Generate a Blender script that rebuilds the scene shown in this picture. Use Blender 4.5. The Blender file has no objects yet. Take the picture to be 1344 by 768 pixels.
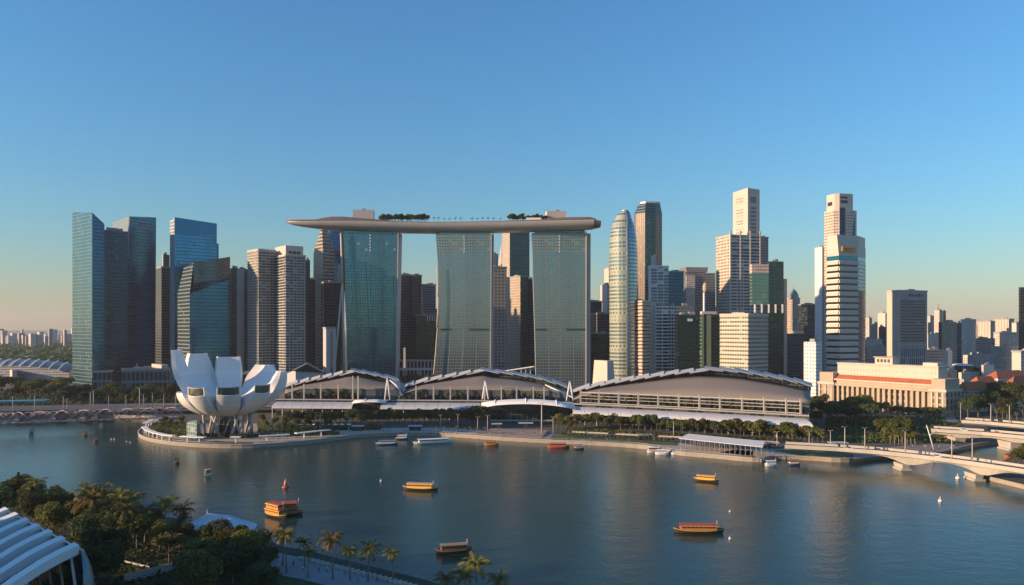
import bpy, bmesh, math, random
from mathutils import Vector, Matrix
R = math.radians
rnd = random.Random(7)
S = bpy.context.scene
COL = S.collection

# ------------------------------------------------------------------ camera, sky, sun, exposure
cam_d = bpy.data.cameras.new("camera"); cam = bpy.data.objects.new("camera", cam_d); COL.objects.link(cam)
CAMZ = 72.0
cam.location = (0, 0, CAMZ); cam.rotation_euler = (R(90), 0, 0)
cam_d.sensor_width = 36.0; cam_d.lens = 36.0 * 1000.0 / 1344.0
cam_d.shift_y = 48.0 / 1344.0
cam_d.clip_start = 1.0; cam_d.clip_end = 60000.0
S.camera = cam
SUN_EL, SUN_AZ = 12.5, Vector((-0.957, -0.29, 0)).normalized()
W = bpy.data.worlds.new("World"); S.world = W; W.use_nodes = True
wn = W.node_tree.nodes; wl = W.node_tree.links
sky = wn.new('ShaderNodeTexSky'); sky.sky_type = 'NISHITA'; sky.sun_disc = False
sky.sun_elevation = R(SUN_EL); sky.sun_rotation = math.atan2(SUN_AZ.x, SUN_AZ.y)
sky.altitude = 0; sky.air_density = 1.6; sky.dust_density = 0.15; sky.ozone_density = 9.0
bg = wn['Background']; bg.inputs[1].default_value = 0.15
wb = wn.new('ShaderNodeMix'); wb.data_type = 'RGBA'; wb.blend_type = 'MULTIPLY'; wb.inputs[0].default_value = 1.0
wb.inputs[7].default_value = (1.10, 0.93, 0.83, 1)
wl.new(sky.outputs[0], wb.inputs[6]); wl.new(wb.outputs[2], bg.inputs[0])
sd = bpy.data.lights.new("sun", 'SUN'); sd.energy = 4.4; sd.angle = R(0.6); sd.color = (1.0, 0.68, 0.41)
sun = bpy.data.objects.new("sun", sd); COL.objects.link(sun)
to_sun = Vector((SUN_AZ.x*math.cos(R(SUN_EL)), SUN_AZ.y*math.cos(R(SUN_EL)), math.sin(R(SUN_EL))))
sun.rotation_euler = to_sun.to_track_quat('Z', 'Y').to_euler(); sun.location = (-300, -100, 300)
S.view_settings.view_transform = 'Standard'; S.view_settings.look = 'None'
S.view_settings.exposure = 0.84; S.view_settings.gamma = 1.0
S.render.engine = 'CYCLES'
S.cycles.use_denoising = True
S.cycles.max_bounces = 6; S.cycles.glossy_bounces = 4; S.cycles.diffuse_bounces = 2; S.cycles.transmission_bounces = 4
S.cycles.transparent_max_bounces = 8; S.cycles.caustics_reflective = False; S.cycles.caustics_refractive = False
S.cycles.sample_clamp_indirect = 4.0

# ------------------------------------------------------------------ measuring (photo pixels -> metres)
HY = 432.0
def P(px, py, D): return Vector(((px-672.0)/1000.0*D, D, CAMZ-(py-HY)/1000.0*D))
def X(px, D): return (px-672.0)/1000.0*D
def Z(py, D): return CAMZ-(py-HY)/1000.0*D
def G(px, py, z=2.0):
    D = (CAMZ-z)/(py-HY)*1000.0
    return Vector((X(px, D), D, z))

# ------------------------------------------------------------------ nodes
class NT:
    def __init__(s, name):
        s.m = bpy.data.materials.new(name); s.m.use_nodes = True
        s.t = s.m.node_tree; s.b = s.t.nodes['Principled BSDF']
    def n(s, t, **k):
        x = s.t.nodes.new(t)
        for a, v in k.items(): setattr(x, a, v)
        return x
    def put(s, sock, v):
        if hasattr(v, 'is_output') or isinstance(v, bpy.types.NodeSocket): s.t.links.new(v, sock)
        else:
            if isinstance(v, (tuple, list)) and len(v) == 3 and sock.type == 'RGBA': v = (*v, 1)
            sock.default_value = v
    def m_(s, op, a, b=0.0, c=0.0):
        x = s.n('ShaderNodeMath', operation=op)
        s.put(x.inputs[0], a); s.put(x.inputs[1], b); s.put(x.inputs[2], c)
        return x.outputs[0]
    def mix(s, f, a, b):
        x = s.n('ShaderNodeMix', data_type='RGBA')
        s.put(x.inputs[0], f); s.put(x.inputs[6], a); s.put(x.inputs[7], b)
        return x.outputs[2]
    def mixf(s, f, a, b):
        x = s.n('ShaderNodeMix', data_type='FLOAT')
        s.put(x.inputs[0], f); s.put(x.inputs[2], a); s.put(x.inputs[3], b)
        return x.outputs[0]
    def noise(s, scale, coord='Object', detail=3.0, rough=0.55, sc=None):
        tc = s.n('ShaderNodeTexCoord'); n = s.n('ShaderNodeTexNoise')
        n.inputs['Scale'].default_value = scale; n.inputs['Detail'].default_value = detail; n.inputs['Roughness'].default_value = rough
        src = s.n('ShaderNodeNewGeometry').outputs['Position'] if coord == 'World' else tc.outputs[coord]
        if sc:
            mp = s.n('ShaderNodeMapping'); mp.inputs['Scale'].default_value = sc
            s.t.links.new(src, mp.inputs[0]); src = mp.outputs[0]
        s.t.links.new(src, n.inputs['Vector'])
        return n.outputs[0]
    def bump(s, h, strength, dist=1.0):
        b = s.n('ShaderNodeBump'); b.inputs['Strength'].default_value = strength; b.inputs['Distance'].default_value = dist
        s.put(b.inputs['Height'], h); s.t.links.new(b.outputs[0], s.b.inputs['Normal'])
    def set(s, **k):
        for a, v in k.items(): s.put(s.b.inputs[a.replace('_', ' ')], v)
        return s.m

def world_pos(t):
    return t.n('ShaderNodeNewGeometry').outputs['Position']

def plain(name, col, rough=0.7, metal=0.0, var=0.18, scale=0.15, bump=0.0, spec=0.5):
    t = NT(name)
    n = t.noise(scale, 'World', 5.0, 0.65)
    n2 = t.noise(scale*9, 'World', 3.0, 0.6)
    f = t.m_('ADD', t.m_('MULTIPLY', n, 0.7), t.m_('MULTIPLY', n2, 0.3))
    f = t.n('ShaderNodeMapRange'); 
    f.inputs[1].default_value = 0.3; f.inputs[2].default_value = 0.7
    s = t.m_('ADD', t.m_('MULTIPLY', n, 0.7), t.m_('MULTIPLY', n2, 0.3)); t.put(f.inputs[0], s)
    lo = tuple(c*(1-var) for c in col); hi = tuple(min(1, c*(1+var)) for c in col)
    c = t.mix(f.outputs[0], lo, hi)
    if bump: t.bump(n2, bump, 0.5)
    return t.set(Base_Color=c, Roughness=rough, Metallic=metal, Specular_IOR_Level=spec)

def facade(name, wall, glass, fh=3.9, ww=3.0, v=(0.3, 0.85), h=(0.12, 0.88), metal=0.85, gr=0.12, wr=0.75, var=0.35,
           blinds=0.12, bcol=None, wobble=0.04, wmetal=0.0, vgroup=0, gline=None):
    """wall and window pattern of one facade, laid out in metres by the mesh's UVs"""
    t = NT(name)
    uv = t.n('ShaderNodeUVMap'); sp = t.n('ShaderNodeSeparateXYZ'); t.t.links.new(uv.outputs[0], sp.inputs[0])
    u = t.m_('DIVIDE', sp.outputs[0], ww); w = t.m_('DIVIDE', sp.outputs[1], fh)
    fu = t.m_('FRACT', u); fv = t.m_('FRACT', w)
    mk = t.m_('MULTIPLY', t.m_('GREATER_THAN', fv, v[0]), t.m_('LESS_THAN', fv, v[1]))
    if h: mk = t.m_('MULTIPLY', mk, t.m_('MULTIPLY', t.m_('GREATER_THAN', fu, h[0]), t.m_('LESS_THAN', fu, h[1])))
    if vgroup:                                          # a wider solid pier every vgroup metres
        mk = t.m_('MULTIPLY', mk, t.m_('GREATER_THAN', t.m_('FRACT', t.m_('DIVIDE', sp.outputs[0], vgroup)), 0.05))
    cb = t.n('ShaderNodeCombineXYZ'); t.put(cb.inputs[0], t.m_('FLOOR', u)); t.put(cb.inputs[1], t.m_('FLOOR', w))
    wnz = t.n('ShaderNodeTexWhiteNoise', noise_dimensions='2D'); t.t.links.new(cb.outputs[0], wnz.inputs[0])
    r = wnz.outputs[0]
    lo = tuple(c*(1-var) for c in glass); hi = tuple(min(1, c*(1+var)) for c in glass)
    big = t.noise(0.02, 'Object', 2.0)
    st = t.n('ShaderNodeTexWhiteNoise', noise_dimensions='1D'); t.put(st.inputs['W'], t.m_('FLOOR', t.m_('DIVIDE', sp.outputs[0], ww*3.0)))
    sv = t.n('ShaderNodeTexWhiteNoise', noise_dimensions='1D'); t.put(sv.inputs['W'], t.m_('FLOOR', t.m_('DIVIDE', sp.outputs[1], fh*2.0)))
    g = t.mix(t.m_('ADD', t.m_('ADD', t.m_('MULTIPLY', r, 0.35), t.m_('MULTIPLY', st.outputs[0], 0.35)), t.m_('ADD', t.m_('MULTIPLY', big, 0.2), t.m_('MULTIPLY', sv.outputs[0], 0.1))), lo, hi)
    bl = t.m_('GREATER_THAN', r, 1-blinds)
    bc = bcol or tuple(min(0.5, 0.5*a+0.5*b+0.03) for a, b in zip(wall, glass))
    g = t.mix(bl, g, bc)
    dn = t.noise(0.05, 'Object', 5.0, 0.7, sc=(1, 1, 0.35))
    wc = t.mix(dn, tuple(c*0.78 for c in wall), tuple(min(1, c*1.15) for c in wall))
    col = t.mix(mk, wc, g)
    gm = t.m_('MULTIPLY', t.m_('SUBTRACT', 1.0, t.m_('MULTIPLY', bl, 0.6)), metal)
    wob = t.noise(0.045, 'Object', 2.0)
    pan = t.m_('ADD', t.m_('MULTIPLY', wob, 1.0), t.m_('MULTIPLY', r, 0.02))
    bp = t.n('ShaderNodeBump'); bp.inputs['Distance'].default_value = 1.0
    t.put(bp.inputs['Strength'], t.m_('MULTIPLY', mk, wobble*4)); t.put(bp.inputs['Height'], pan)
    t.t.links.new(bp.outputs[0], t.b.inputs['Normal'])
    return t.set(Base_Color=col, Metallic=t.mixf(mk, wmetal, gm), Roughness=t.mixf(mk, wr, gr))

# ------------------------------------------------------------------ mesh builder
class MB:
    def __init__(s): s.v = []; s.f = []; s.sm = []
    def add(s, pts, faces, smooth=False):
        b = len(s.v); s.v += [Vector(p) for p in pts]
        s.f += [tuple(b+i for i in f) for f in faces]; s.sm += [smooth]*len(faces); return s
    def box(s, c, d, rz=0.0, taper=1.0):
        hx, hy, hz = d[0]/2, d[1]/2, d[2]/2; ca, sa = math.cos(rz), math.sin(rz); pts = []
        for k in (-1, 1):
            q = taper if k > 0 else 1
            for i, j in ((-1, -1), (1, -1), (1, 1), (-1, 1)):
                x, y = i*hx*q, j*hy*q; pts.append((c[0]+x*ca-y*sa, c[1]+x*sa+y*ca, c[2]+k*hz))
        return s.add(pts, [(3, 2, 1, 0), (4, 5, 6, 7), (0, 1, 5, 4), (1, 2, 6, 5), (2, 3, 7, 6), (3, 0, 4, 7)])
    def prism(s, poly, z0, z1, top=None, cap=True):
        n = len(poly); z1 = z1 if isinstance(z1, (list, tuple)) else [z1]*n; top = top or poly
        pts = [(p[0], p[1], z0) for p in poly]+[(top[i][0], top[i][1], z1[i]) for i in range(n)]
        f = [(i, (i+1) % n, n+(i+1) % n, n+i) for i in range(n)]
        if cap: f += [tuple(range(n, 2*n)), tuple(reversed(range(n)))]
        return s.add(pts, f)
    def bar(s, a, b, w, h=None):
        a, b = Vector(a), Vector(b); h = h or w; d = (b-a).normalized()
        up = Vector((0, 0, 1)) if abs(d.z) < .95 else Vector((0, 1, 0))
        sd_ = d.cross(up).normalized()*w/2; u = sd_.cross(d).normalized()*h/2
        pts = [a-sd_-u, a+sd_-u, a+sd_+u, a-sd_+u, b-sd_-u, b+sd_-u, b+sd_+u, b-sd_+u]
        return s.add(pts, [(3, 2, 1, 0), (4, 5, 6, 7), (0, 1, 5, 4), (1, 2, 6, 5), (2, 3, 7, 6), (3, 0, 4, 7)])
    def tube(s, path, rad, n=8, smooth=True):
        path = [Vector(p) for p in path]; k = len(path); rad = rad if isinstance(rad, (list, tuple)) else [rad]*k
        b = []; 
        for i, p in enumerate(path):
            d = (path[min(i+1, k-1)]-path[max(i-1, 0)]).normalized()
            up = Vector((0, 0, 1)) if abs(d.z) < .9 else Vector((0, 1, 0))
            x = d.cross(up).normalized(); y = x.cross(d)
            b += [p+(x*math.cos(2*math.pi*j/n)+y*math.sin(2*math.pi*j/n))*rad[i] for j in range(n)]
        f = [(i*n+j, i*n+(j+1) % n, (i+1)*n+(j+1) % n, (i+1)*n+j) for i in range(k-1) for j in range(n)]
        f += [tuple(reversed(range(n))), tuple(range((k-1)*n, k*n))]
        return s.add(b, f, smooth)
    def grid(s, rows, smooth=False, close=False):
        m = len(rows[0]); pts = [p for r in rows for p in r]
        f = []
        for i in range(len(rows)-1):
            for j in range(m if close else m-1):
                k = (j+1) % m; f.append((i*m+j, i*m+k, (i+1)*m+k, (i+1)*m+j))
        return s.add(pts, f, smooth)
    def sheet(s, rows, th, smooth=False):
        """a grid given real thickness downwards"""
        m = len(rows[0]); n = len(rows)
        top = [Vector(p) for r in rows for p in r]; bot = [p-Vector((0, 0, th)) for p in top]; N = len(top)
        f = []
        for i in range(n-1):
            for j in range(m-1):
                a, b, c, d = i*m+j, i*m+j+1, (i+1)*m+j+1, (i+1)*m+j
                f += [(a, b, c, d), (N+d, N+c, N+b, N+a)]
        e = [(j, j+1) for j in range(m-1)]+[((i)*m+m-1, (i+1)*m+m-1) for i in range(n-1)]
        e += [((n-1)*m+j+1, (n-1)*m+j) for j in range(m-1)]+[((i+1)*m, i*m) for i in range(n-1)]
        f += [(b, a, N+a, N+b) for a, b in e]
        return s.add(top+bot, f, smooth)
    def lathe(s, c, prof, n=20, smooth=True):
        rows = [[(c[0]+r*math.cos(2*math.pi*j/n), c[1]+r*math.sin(2*math.pi*j/n), c[2]+z) for j in range(n)] for r, z in prof]
        s.grid(rows, smooth, True); b = len(s.v)
        k = len(rows); base = b-k*n
        s.f.append(tuple(reversed(range(base, base+n)))); s.f.append(tuple(range(base+(k-1)*n, base+k*n))); s.sm += [False, False]
        return s
    def build(s, name, mat, parent=None, loc=(0, 0, 0)):
        off = Vector(parent['_o']) if parent is not None and '_o' in parent else Vector(loc)
        me = bpy.data.meshes.new(name); vs = [v-off for v in s.v]; me.from_pydata(vs, [], s.f)
        uvl = me.uv_layers.new(name='UVMap'); data = []
        for f in s.f:
            p = [vs[i] for i in f]; nv = Vector((0, 0, 0))
            for i in range(len(p)):
                a, b = p[i], p[(i+1) % len(p)]
                nv += Vector(((a.y-b.y)*(a.z+b.z), (a.z-b.z)*(a.x+b.x), (a.x-b.x)*(a.y+b.y)))
            hh = math.hypot(nv.x, nv.y)
            if hh < 0.35*abs(nv.z) or hh < 1e-9:
                for q in p: data += [q.x*0+0.01, 0.01] if False else [q.x, q.y]
            else:
                t = Vector((-nv.y/hh, nv.x/hh, 0)); us = [q.dot(t) for q in p]; mu = min(us)
                for q, uu in zip(p, us): data += [uu-mu if len(s.f) < 400 else uu, q.z]
        uvl.data.foreach_set('uv', data)
        me.polygons.foreach_set('use_smooth', s.sm)
        me.update()
        me.materials.append(mat)
        o = bpy.data.objects.new(name, me); COL.objects.link(o)
        if parent is not None: o.parent = parent
        else: o.location = off
        return o

def tag(o, label, cat, group=None):
    o['label'] = label; o['category'] = cat
    if group: o['group'] = group
    return o
def thing(name, label, cat, loc=(0, 0, 0), group=None):
    o = bpy.data.objects.new(name, None); COL.objects.link(o); o.location = loc; o.empty_display_size = 1
    o['_o'] = tuple(loc); tag(o, label, cat, group); return o
def sub(parent_obj, thing_obj):
    """let a sub-part take its thing's origin"""
    parent_obj['_o'] = tuple(thing_obj['_o']); return parent_obj
def struct(name, mb, mat, kind='structure'):
    o = mb.build(name, mat); o['kind'] = kind; return o
KIDS = {}
def kids(o):
    if o.name not in KIDS: KIDS[o.name] = [(c, [g for g in bpy.data.objects if g.parent is c]) for c in bpy.data.objects if c.parent is o]
    return KIDS[o.name]
def dup(root, loc, rz=0.0, sc=1.0, label=None, cat=None, group=None):
    ks = kids(root)
    r = root.copy(); COL.objects.link(r); r.location = loc; r.rotation_euler = (0, 0, rz)
    r.scale = (sc, sc, sc) if not isinstance(sc, tuple) else sc
    if label: r['label'] = label
    if cat: r['category'] = cat
    if group: r['group'] = group
    for c, gs in ks:
        d = c.copy(); COL.objects.link(d); d.parent = r
        for g in gs: e = g.copy(); COL.objects.link(e); e.parent = d
    return r
class Kind:
    """first placement moves the prototype itself, later ones copy it"""
    def __init__(s, make): s.make = make; s.p = None; s.used = False
    def place(s, loc, rz=0.0, sc=1.0, label='', cat=None, group=None):
        if s.p is None:
            s.p = s.make()
            s.p['_o'] = (0, 0, 0); kids(s.p); KIDS[s.p.name] = kids(s.p)
            o = s.p; o.location = loc; o.rotation_euler = (0, 0, rz); o.scale = (sc, sc, sc) if not isinstance(sc, tuple) else sc
            if label: o['label'] = label
            if cat: o['category'] = cat
            if group: o['group'] = group
            return o
        return dup(s.p, loc, rz, sc, label, cat, group)
ORD1 = 'first second third fourth fifth sixth seventh eighth ninth tenth eleventh twelfth thirteenth fourteenth fifteenth sixteenth seventeenth eighteenth nineteenth'.split()
TENS = {20: ('twentieth', 'twenty'), 30: ('thirtieth', 'thirty'), 40: ('fortieth', 'forty'), 50: ('fiftieth', 'fifty'), 60: ('sixtieth', 'sixty'), 70: ('seventieth', 'seventy'), 80: ('eightieth', 'eighty')}
def ordw(i):
    i += 1
    if i < 20: return ORD1[i-1]
    t = i//10*10
    return TENS[t][0] if i == t else TENS[t][1]+'-'+ORD1[i-t-1]
HAZE = 0.00004
# ================================================================== materials
# water: long low swell and fine ripples, seen only through its reflections
t = NT('bay_water')
n1 = t.noise(0.7, 'World', 3.0, 0.6, sc=(1, 0.8, 1)); n2 = t.noise(0.16, 'World', 2.0, 0.5, sc=(0.7, 1, 1)); n3 = t.noise(0.012, 'World', 4.0, 0.6, sc=(0.35, 1, 1))
hgt = t.m_('ADD', t.m_('MULTIPLY', n1, 0.35), t.m_('MULTIPLY', n2, 0.5))
t.bump(t.m_('MULTIPLY', hgt, t.mixf(n3, 0.35, 1.25)), 0.40, 1.0)
M_WATER = t.set(Base_Color=t.mix(n3, (0.008, 0.036, 0.029), (0.016, 0.050, 0.036)), Roughness=t.mixf(n3, 0.10, 0.20), IOR=1.33, Specular_IOR_Level=0.5)
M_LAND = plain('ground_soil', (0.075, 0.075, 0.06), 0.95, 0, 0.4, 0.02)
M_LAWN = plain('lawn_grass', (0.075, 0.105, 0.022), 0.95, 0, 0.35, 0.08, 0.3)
M_QUAY = facade('quay_stone', (0.42, 0.37, 0.31), (0.30, 0.26, 0.22), 0.9, 2.2, (0.06, 0.96), (0.03, 0.97), 0, 0.8, 0.85, 0.25, 0.0, None, 0)
M_PAVE = plain('promenade_paving', (0.44, 0.36, 0.28), 0.85, 0, 0.16, 0.25, 0.1)
M_BROWN = plain('plaza_steps_paving', (0.24, 0.19, 0.16), 0.85, 0, 0.18, 0.3)
M_ASPH = plain('asphalt', (0.07, 0.07, 0.072), 0.9, 0, 0.25, 0.1)
M_GPAVE = plain('garden_promenade_paving', (0.26, 0.26, 0.27), 0.85, 0, 0.2, 0.3)
M_CONC = plain('pale_concrete', (0.43, 0.40, 0.35), 0.8, 0, 0.14, 0.12, 0.1)
M_CONC2 = plain('grey_concrete', (0.3, 0.3, 0.29), 0.85, 0, 0.2, 0.12)
M_WHITE = plain('white_paint', (0.78, 0.77, 0.75), 0.5, 0, 0.07, 0.1)
M_WROOF = plain('white_roof_sheet', (0.52, 0.52, 0.52), 0.45, 0.0, 0.1, 0.06)
M_STEEL = plain('grey_steel', (0.32, 0.32, 0.33), 0.45, 0.4, 0.15, 0.3)
M_PSTEEL = plain('lilac_stainless_steel', (0.24, 0.21, 0.25), 0.4, 0.6, 0.15, 0.3)
M_DARK = plain('dark_cladding', (0.035, 0.04, 0.045), 0.5, 0.2, 0.3, 0.2)
M_DGLASS = facade('dark_glazing', (0.03, 0.035, 0.04), (0.03, 0.06, 0.07), 4.0, 3.0, (0.06, 0.94), (0.05, 0.95), 0.6, 0.12)
M_TROOF = plain('orange_roof_tiles', (0.42, 0.12, 0.05), 0.85, 0, 0.25, 0.4, 0.2)
M_BARK = plain('tree_bark', (0.13, 0.10, 0.075), 0.95, 0, 0.3, 0.8)
M_PBARK = plain('palm_bark', (0.22, 0.19, 0.16), 0.95, 0, 0.25, 0.8)

def foliage(name, a, b, trans=0.25):
    t = NT(name)
    oi = t.n('ShaderNodeObjectInfo')
    n = t.noise(0.6, 'World', 3.0, 0.6)
    f = t.n('ShaderNodeMapRange'); f.inputs[1].default_value = 0.32; f.inputs[2].default_value = 0.68; t.put(f.inputs[0], n)
    c = t.mix(f.outputs[0], a, b)
    hs = t.n('ShaderNodeHueSaturation'); t.put(hs.inputs['Color'], c)
    t.put(hs.inputs['Hue'], t.mixf(oi.outputs['Random'], 0.47, 0.525)); t.put(hs.inputs['Value'], t.mixf(oi.outputs['Random'], 0.75, 1.35))
    m = t.set(Base_Color=hs.outputs[0], Roughness=0.75, Specular_IOR_Level=0.25)
    tr = t.n('ShaderNodeBsdfTranslucent'); t.put(tr.inputs[0], hs.outputs[0]); ms = t.n('ShaderNodeMixShader')
    t.put(ms.inputs[0], trans); t.t.links.new(t.b.outputs[0], ms.inputs[1]); t.t.links.new(tr.outputs[0], ms.inputs[2])
    t.t.links.new(ms.outputs[0], t.t.nodes['Material Output'].inputs[0])
    return m
M_LEAF = foliage('leaf_green', (0.045, 0.062, 0.018), (0.12, 0.135, 0.03))
M_LEAFY = foliage('leaf_yellow_green', (0.075, 0.085, 0.02), (0.19, 0.17, 0.04))
M_LEAFD = foliage('leaf_dark_green', (0.028, 0.046, 0.018), (0.075, 0.095, 0.03))
M_FROND = foliage('palm_frond_green', (0.085, 0.09, 0.018), (0.24, 0.19, 0.04), 0.2)

# ================================================================== water and land
mb = MB(); mb.add([(-30000, -6000, 0), (30000, -6000, 0), (30000, 40000, 0), (-30000, 40000, 0)], [(0, 1, 2, 3)])
struct('water', mb, M_WATER)
def slab(name, pts, z0, z1, mat, side=None):
    mb = MB(); n = len(pts)
    mb.add([(p[0], p[1], z1) for p in pts], [tuple(range(n))]); top = struct(name, mb, mat)
    if side:
        w = MB()
        for i in range(n):
            a, b = pts[i], pts[(i+1) % n]
            if max(abs(a[0]), abs(b[0])) > 3500 or max(a[1], b[1]) > 3500: continue
            w.prism_wall = None
            w.add([(a[0], a[1], z0), (b[0], b[1], z0), (b[0], b[1], z1), (a[0], a[1], z1)], [(0, 1, 2, 3)])
        o = w.build(side+'_wall', M_QUAY); o['kind'] = 'structure'
    return top
def Gs(l, z=2.0): return [G(a, b, z) for a, b in l]
# the shore (foot of the quay wall is at the water, so measured at water height)
SHORE = [(-900, 551), (-300, 551), (0, 549), (120, 547), (200, 550), (212, 556), (190, 563), (180, 570), (184, 576), (205, 582), (250, 587), (310, 589),
         (370, 586), (420, 581), (455, 576), (490, 572.5), (560, 571.5), (600, 574), (650, 578), (720, 582), (770, 584), (850, 589), (880, 597),
         (930, 601), (1000, 608), (1006, 603), (1060, 604), (1110, 608), (1150, 603), (1225, 599), (1262, 591), (1290, 585), (1350, 581), (1600, 578), (2600, 570)]
def chaikin(l, n=2):
    for _ in range(n):
        o = [l[0]]
        for a, b in zip(l[:-1], l[1:]): o += [(a[0]*.75+b[0]*.25, a[1]*.75+b[1]*.25), (a[0]*.25+b[0]*.75, a[1]*.25+b[1]*.75)]
        l = o+[l[-1]]
    return l
SHORE = SHORE[:2]+chaikin(SHORE[2:-2])+SHORE[-2:]
main = [(p.x, p.y) for p in Gs(SHORE, 0.0)]
poly = main+[(28000, 900), (28000, 38000), (-28000, 38000), (-28000, 640)]
slab('ground', poly, -1, 2.0, M_LAND, 'quay')
# right bank under the near bridge
rb = [(1282, 627), (1340, 641), (1420, 662), (1700, 740), (2600, 800), (2600, 640), (1500, 612), (1345, 604), (1318, 609), (1295, 618)]
slab('right_bank_ground', [(p.x, p.y) for p in Gs(rb, 0)], -1, 2.0, M_LAND, 'right_bank_quay')
# garden shore near the camera
FS = [(-700, 600), (-200, 630), (0, 645), (60, 657), (110, 672), (180, 682), (250, 690), (320, 702), (370, 726), (410, 733), (450, 744), (500, 756), (560, 772), (640, 800), (760, 850), (900, 960)]
fs = [(p.x, p.y) for p in Gs(FS, 0)]
FL = [(p[0], p[1]) for p in fs]+[(90, 40), (300, -400), (300, -5000), (-6000, -5000), (-6000, 200), (fs[0][0]-800, fs[0][1]+60)]
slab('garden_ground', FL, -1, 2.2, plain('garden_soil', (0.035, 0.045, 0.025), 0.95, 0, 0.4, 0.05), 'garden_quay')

def ribbon(name, line, w0, z, mat, side=1):
    """a strip that follows a line of world points at width w0"""
    mb = MB(); rows = [[], []]
    n = len(line)
    for i, p in enumerate(line):
        d = (Vector(line[min(i+1, n-1)])-Vector(line[max(i-1, 0)])); d = Vector((d[0], d[1], 0)).normalized(); nn = Vector((-d.y, d.x, 0))*side
        rows[0].append((p[0], p[1], z)); rows[1].append((p[0]+nn.x*w0, p[1]+nn.y*w0, z))
    mb.grid(rows if side < 0 else rows[::-1])
    return struct(name, mb, mat)
def span(a, b): 
    i0 = next(i for i, s in enumerate(SHORE) if s[0] >= 300 and s[1] > 580); ii = [i for i, s in enumerate(SHORE) if i >= i0 and a <= s[0] <= b]
    return [Vector((main[i][0], main[i][1], 2)) for i in ii]
ribbon('promenade_path', span(320, 1120), 26, 2.02, M_PAVE)
# kerb along the quay edge
def kerb(name, line, z, mat, w=0.8, h=0.35):
    mb = MB()
    for a, b in zip(line[:-1], line[1:]): mb.bar((a[0], a[1], z+h/2), (b[0], b[1], z+h/2), w, h)
    return struct(name, mb, mat)
kerb('quay_kerb', [Vector((p[0], p[1], 2)) for p, s in zip(main, SHORE) if 100 < s[0] < 1300], 2.0, M_CONC)
rl = [Vector((p[0], p[1]+.9, 2)) for p, s in zip(main, SHORE) if 185 < s[0] < 1005]
mb = MB()
for a, b in zip(rl[:-1], rl[1:]):
    mb.bar((a.x, a.y, 3.2), (b.x, b.y, 3.2), .14); mb.bar((a.x, a.y, 2.8), (b.x, b.y, 2.8), .07)
    n = max(1, int((b-a).length/3.5))
    for k in range(n): p = a+(b-a)*k/n; mb.box((p.x, p.y, 2.65), (.16, .16, 1.2))
tag(mb.build('quay_railing', M_STEEL), 'long thin steel railing along the quay edge of the island and promenade', 'railing')
# lawns, steps plaza, garden paths
def sheet(name, pts, z, mat):
    mb = MB(); q = Gs(pts, z); mb.add(q, [tuple(reversed(range(len(q))))]); return struct(name, mb, mat)
sheet('lawn_strip', [(726, 571), (760, 570), (830, 575), (888, 580), (888, 584.5), (830, 581.5), (770, 577.5), (722, 576.5)], 2.3, M_LAWN)
sheet('lawn_slope', [(1010, 590), (1075, 592), (1120, 596), (1105, 601), (1050, 598)], 2.1, M_LAWN)
mb = MB()
q = Gs([(618, 571.2), (660, 573.4), (700, 575.6), (722, 576.0), (730, 566), (690, 563.5), (636, 564)], 2.14); mb.add(q, [tuple(range(7))[::1]]); struct('plaza_paving', mb, M_BROWN)
mb = MB()
for k in range(5):                                     # broad low steps of the event plaza
    a, b = G(634+k*2.5, 571.0-k*1.5, 2.1), G(712+k*1.6, 574.4-k*1.7, 2.1)
    mb.bar(a+Vector((0, 0, .12+k*.22)), b+Vector((0, 0, .12+k*.22)), 6.5, .3+k*.02)
struct('plaza_steps', mb, M_BROWN)
sheet('lotus_island_paving', [(200, 560), (240, 556), (420, 556), (440, 572), (400, 577), (330, 580), (260, 579), (205, 573)], 2.05, M_PAVE)
sheet('left_road', [(-60, 520), (0, 518), (40, 523), (75, 531), (95, 538), (20, 533), (-60, 530)], 2.06, M_ASPH)
sheet('right_road', [(1180, 556), (1290, 553), (1400, 556), (1400, 560), (1290, 560), (1180, 567)], 2.2, M_ASPH)
sheet('riverside_path', [(1120, 590), (1190, 585), (1240, 581), (1262, 588), (1222, 596), (1150, 600), (1120, 603)], 2.12, M_BROWN)
sheet('forecourt_path', [(1170, 545), (1250, 546), (1260, 553), (1180, 556), (1150, 552)], 2.15, M_PAVE)
# garden promenade in the foreground
mb = MB(); gl = Gs([(348, 722), (400, 733), (450, 746), (500, 758), (560, 774), (640, 803)], 2.24); gr_ = Gs([(330, 745), (352, 752), (395, 760), (450, 774), (500, 790), (560, 830)], 2.24)
mb.grid([gr_, gl]); struct('garden_promenade_path', mb, M_GPAVE)
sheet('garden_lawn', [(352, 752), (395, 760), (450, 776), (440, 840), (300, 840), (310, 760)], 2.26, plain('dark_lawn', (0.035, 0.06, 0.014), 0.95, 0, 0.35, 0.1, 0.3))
sheet('garden_clearing_lawn', [(155, 735), (200, 742), (240, 752), (240, 790), (150, 800), (140, 755)], 2.26, M_LAWN)
mb = MB()
for i in range(46):                                    # row of stone blocks at the water edge
    pass
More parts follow.
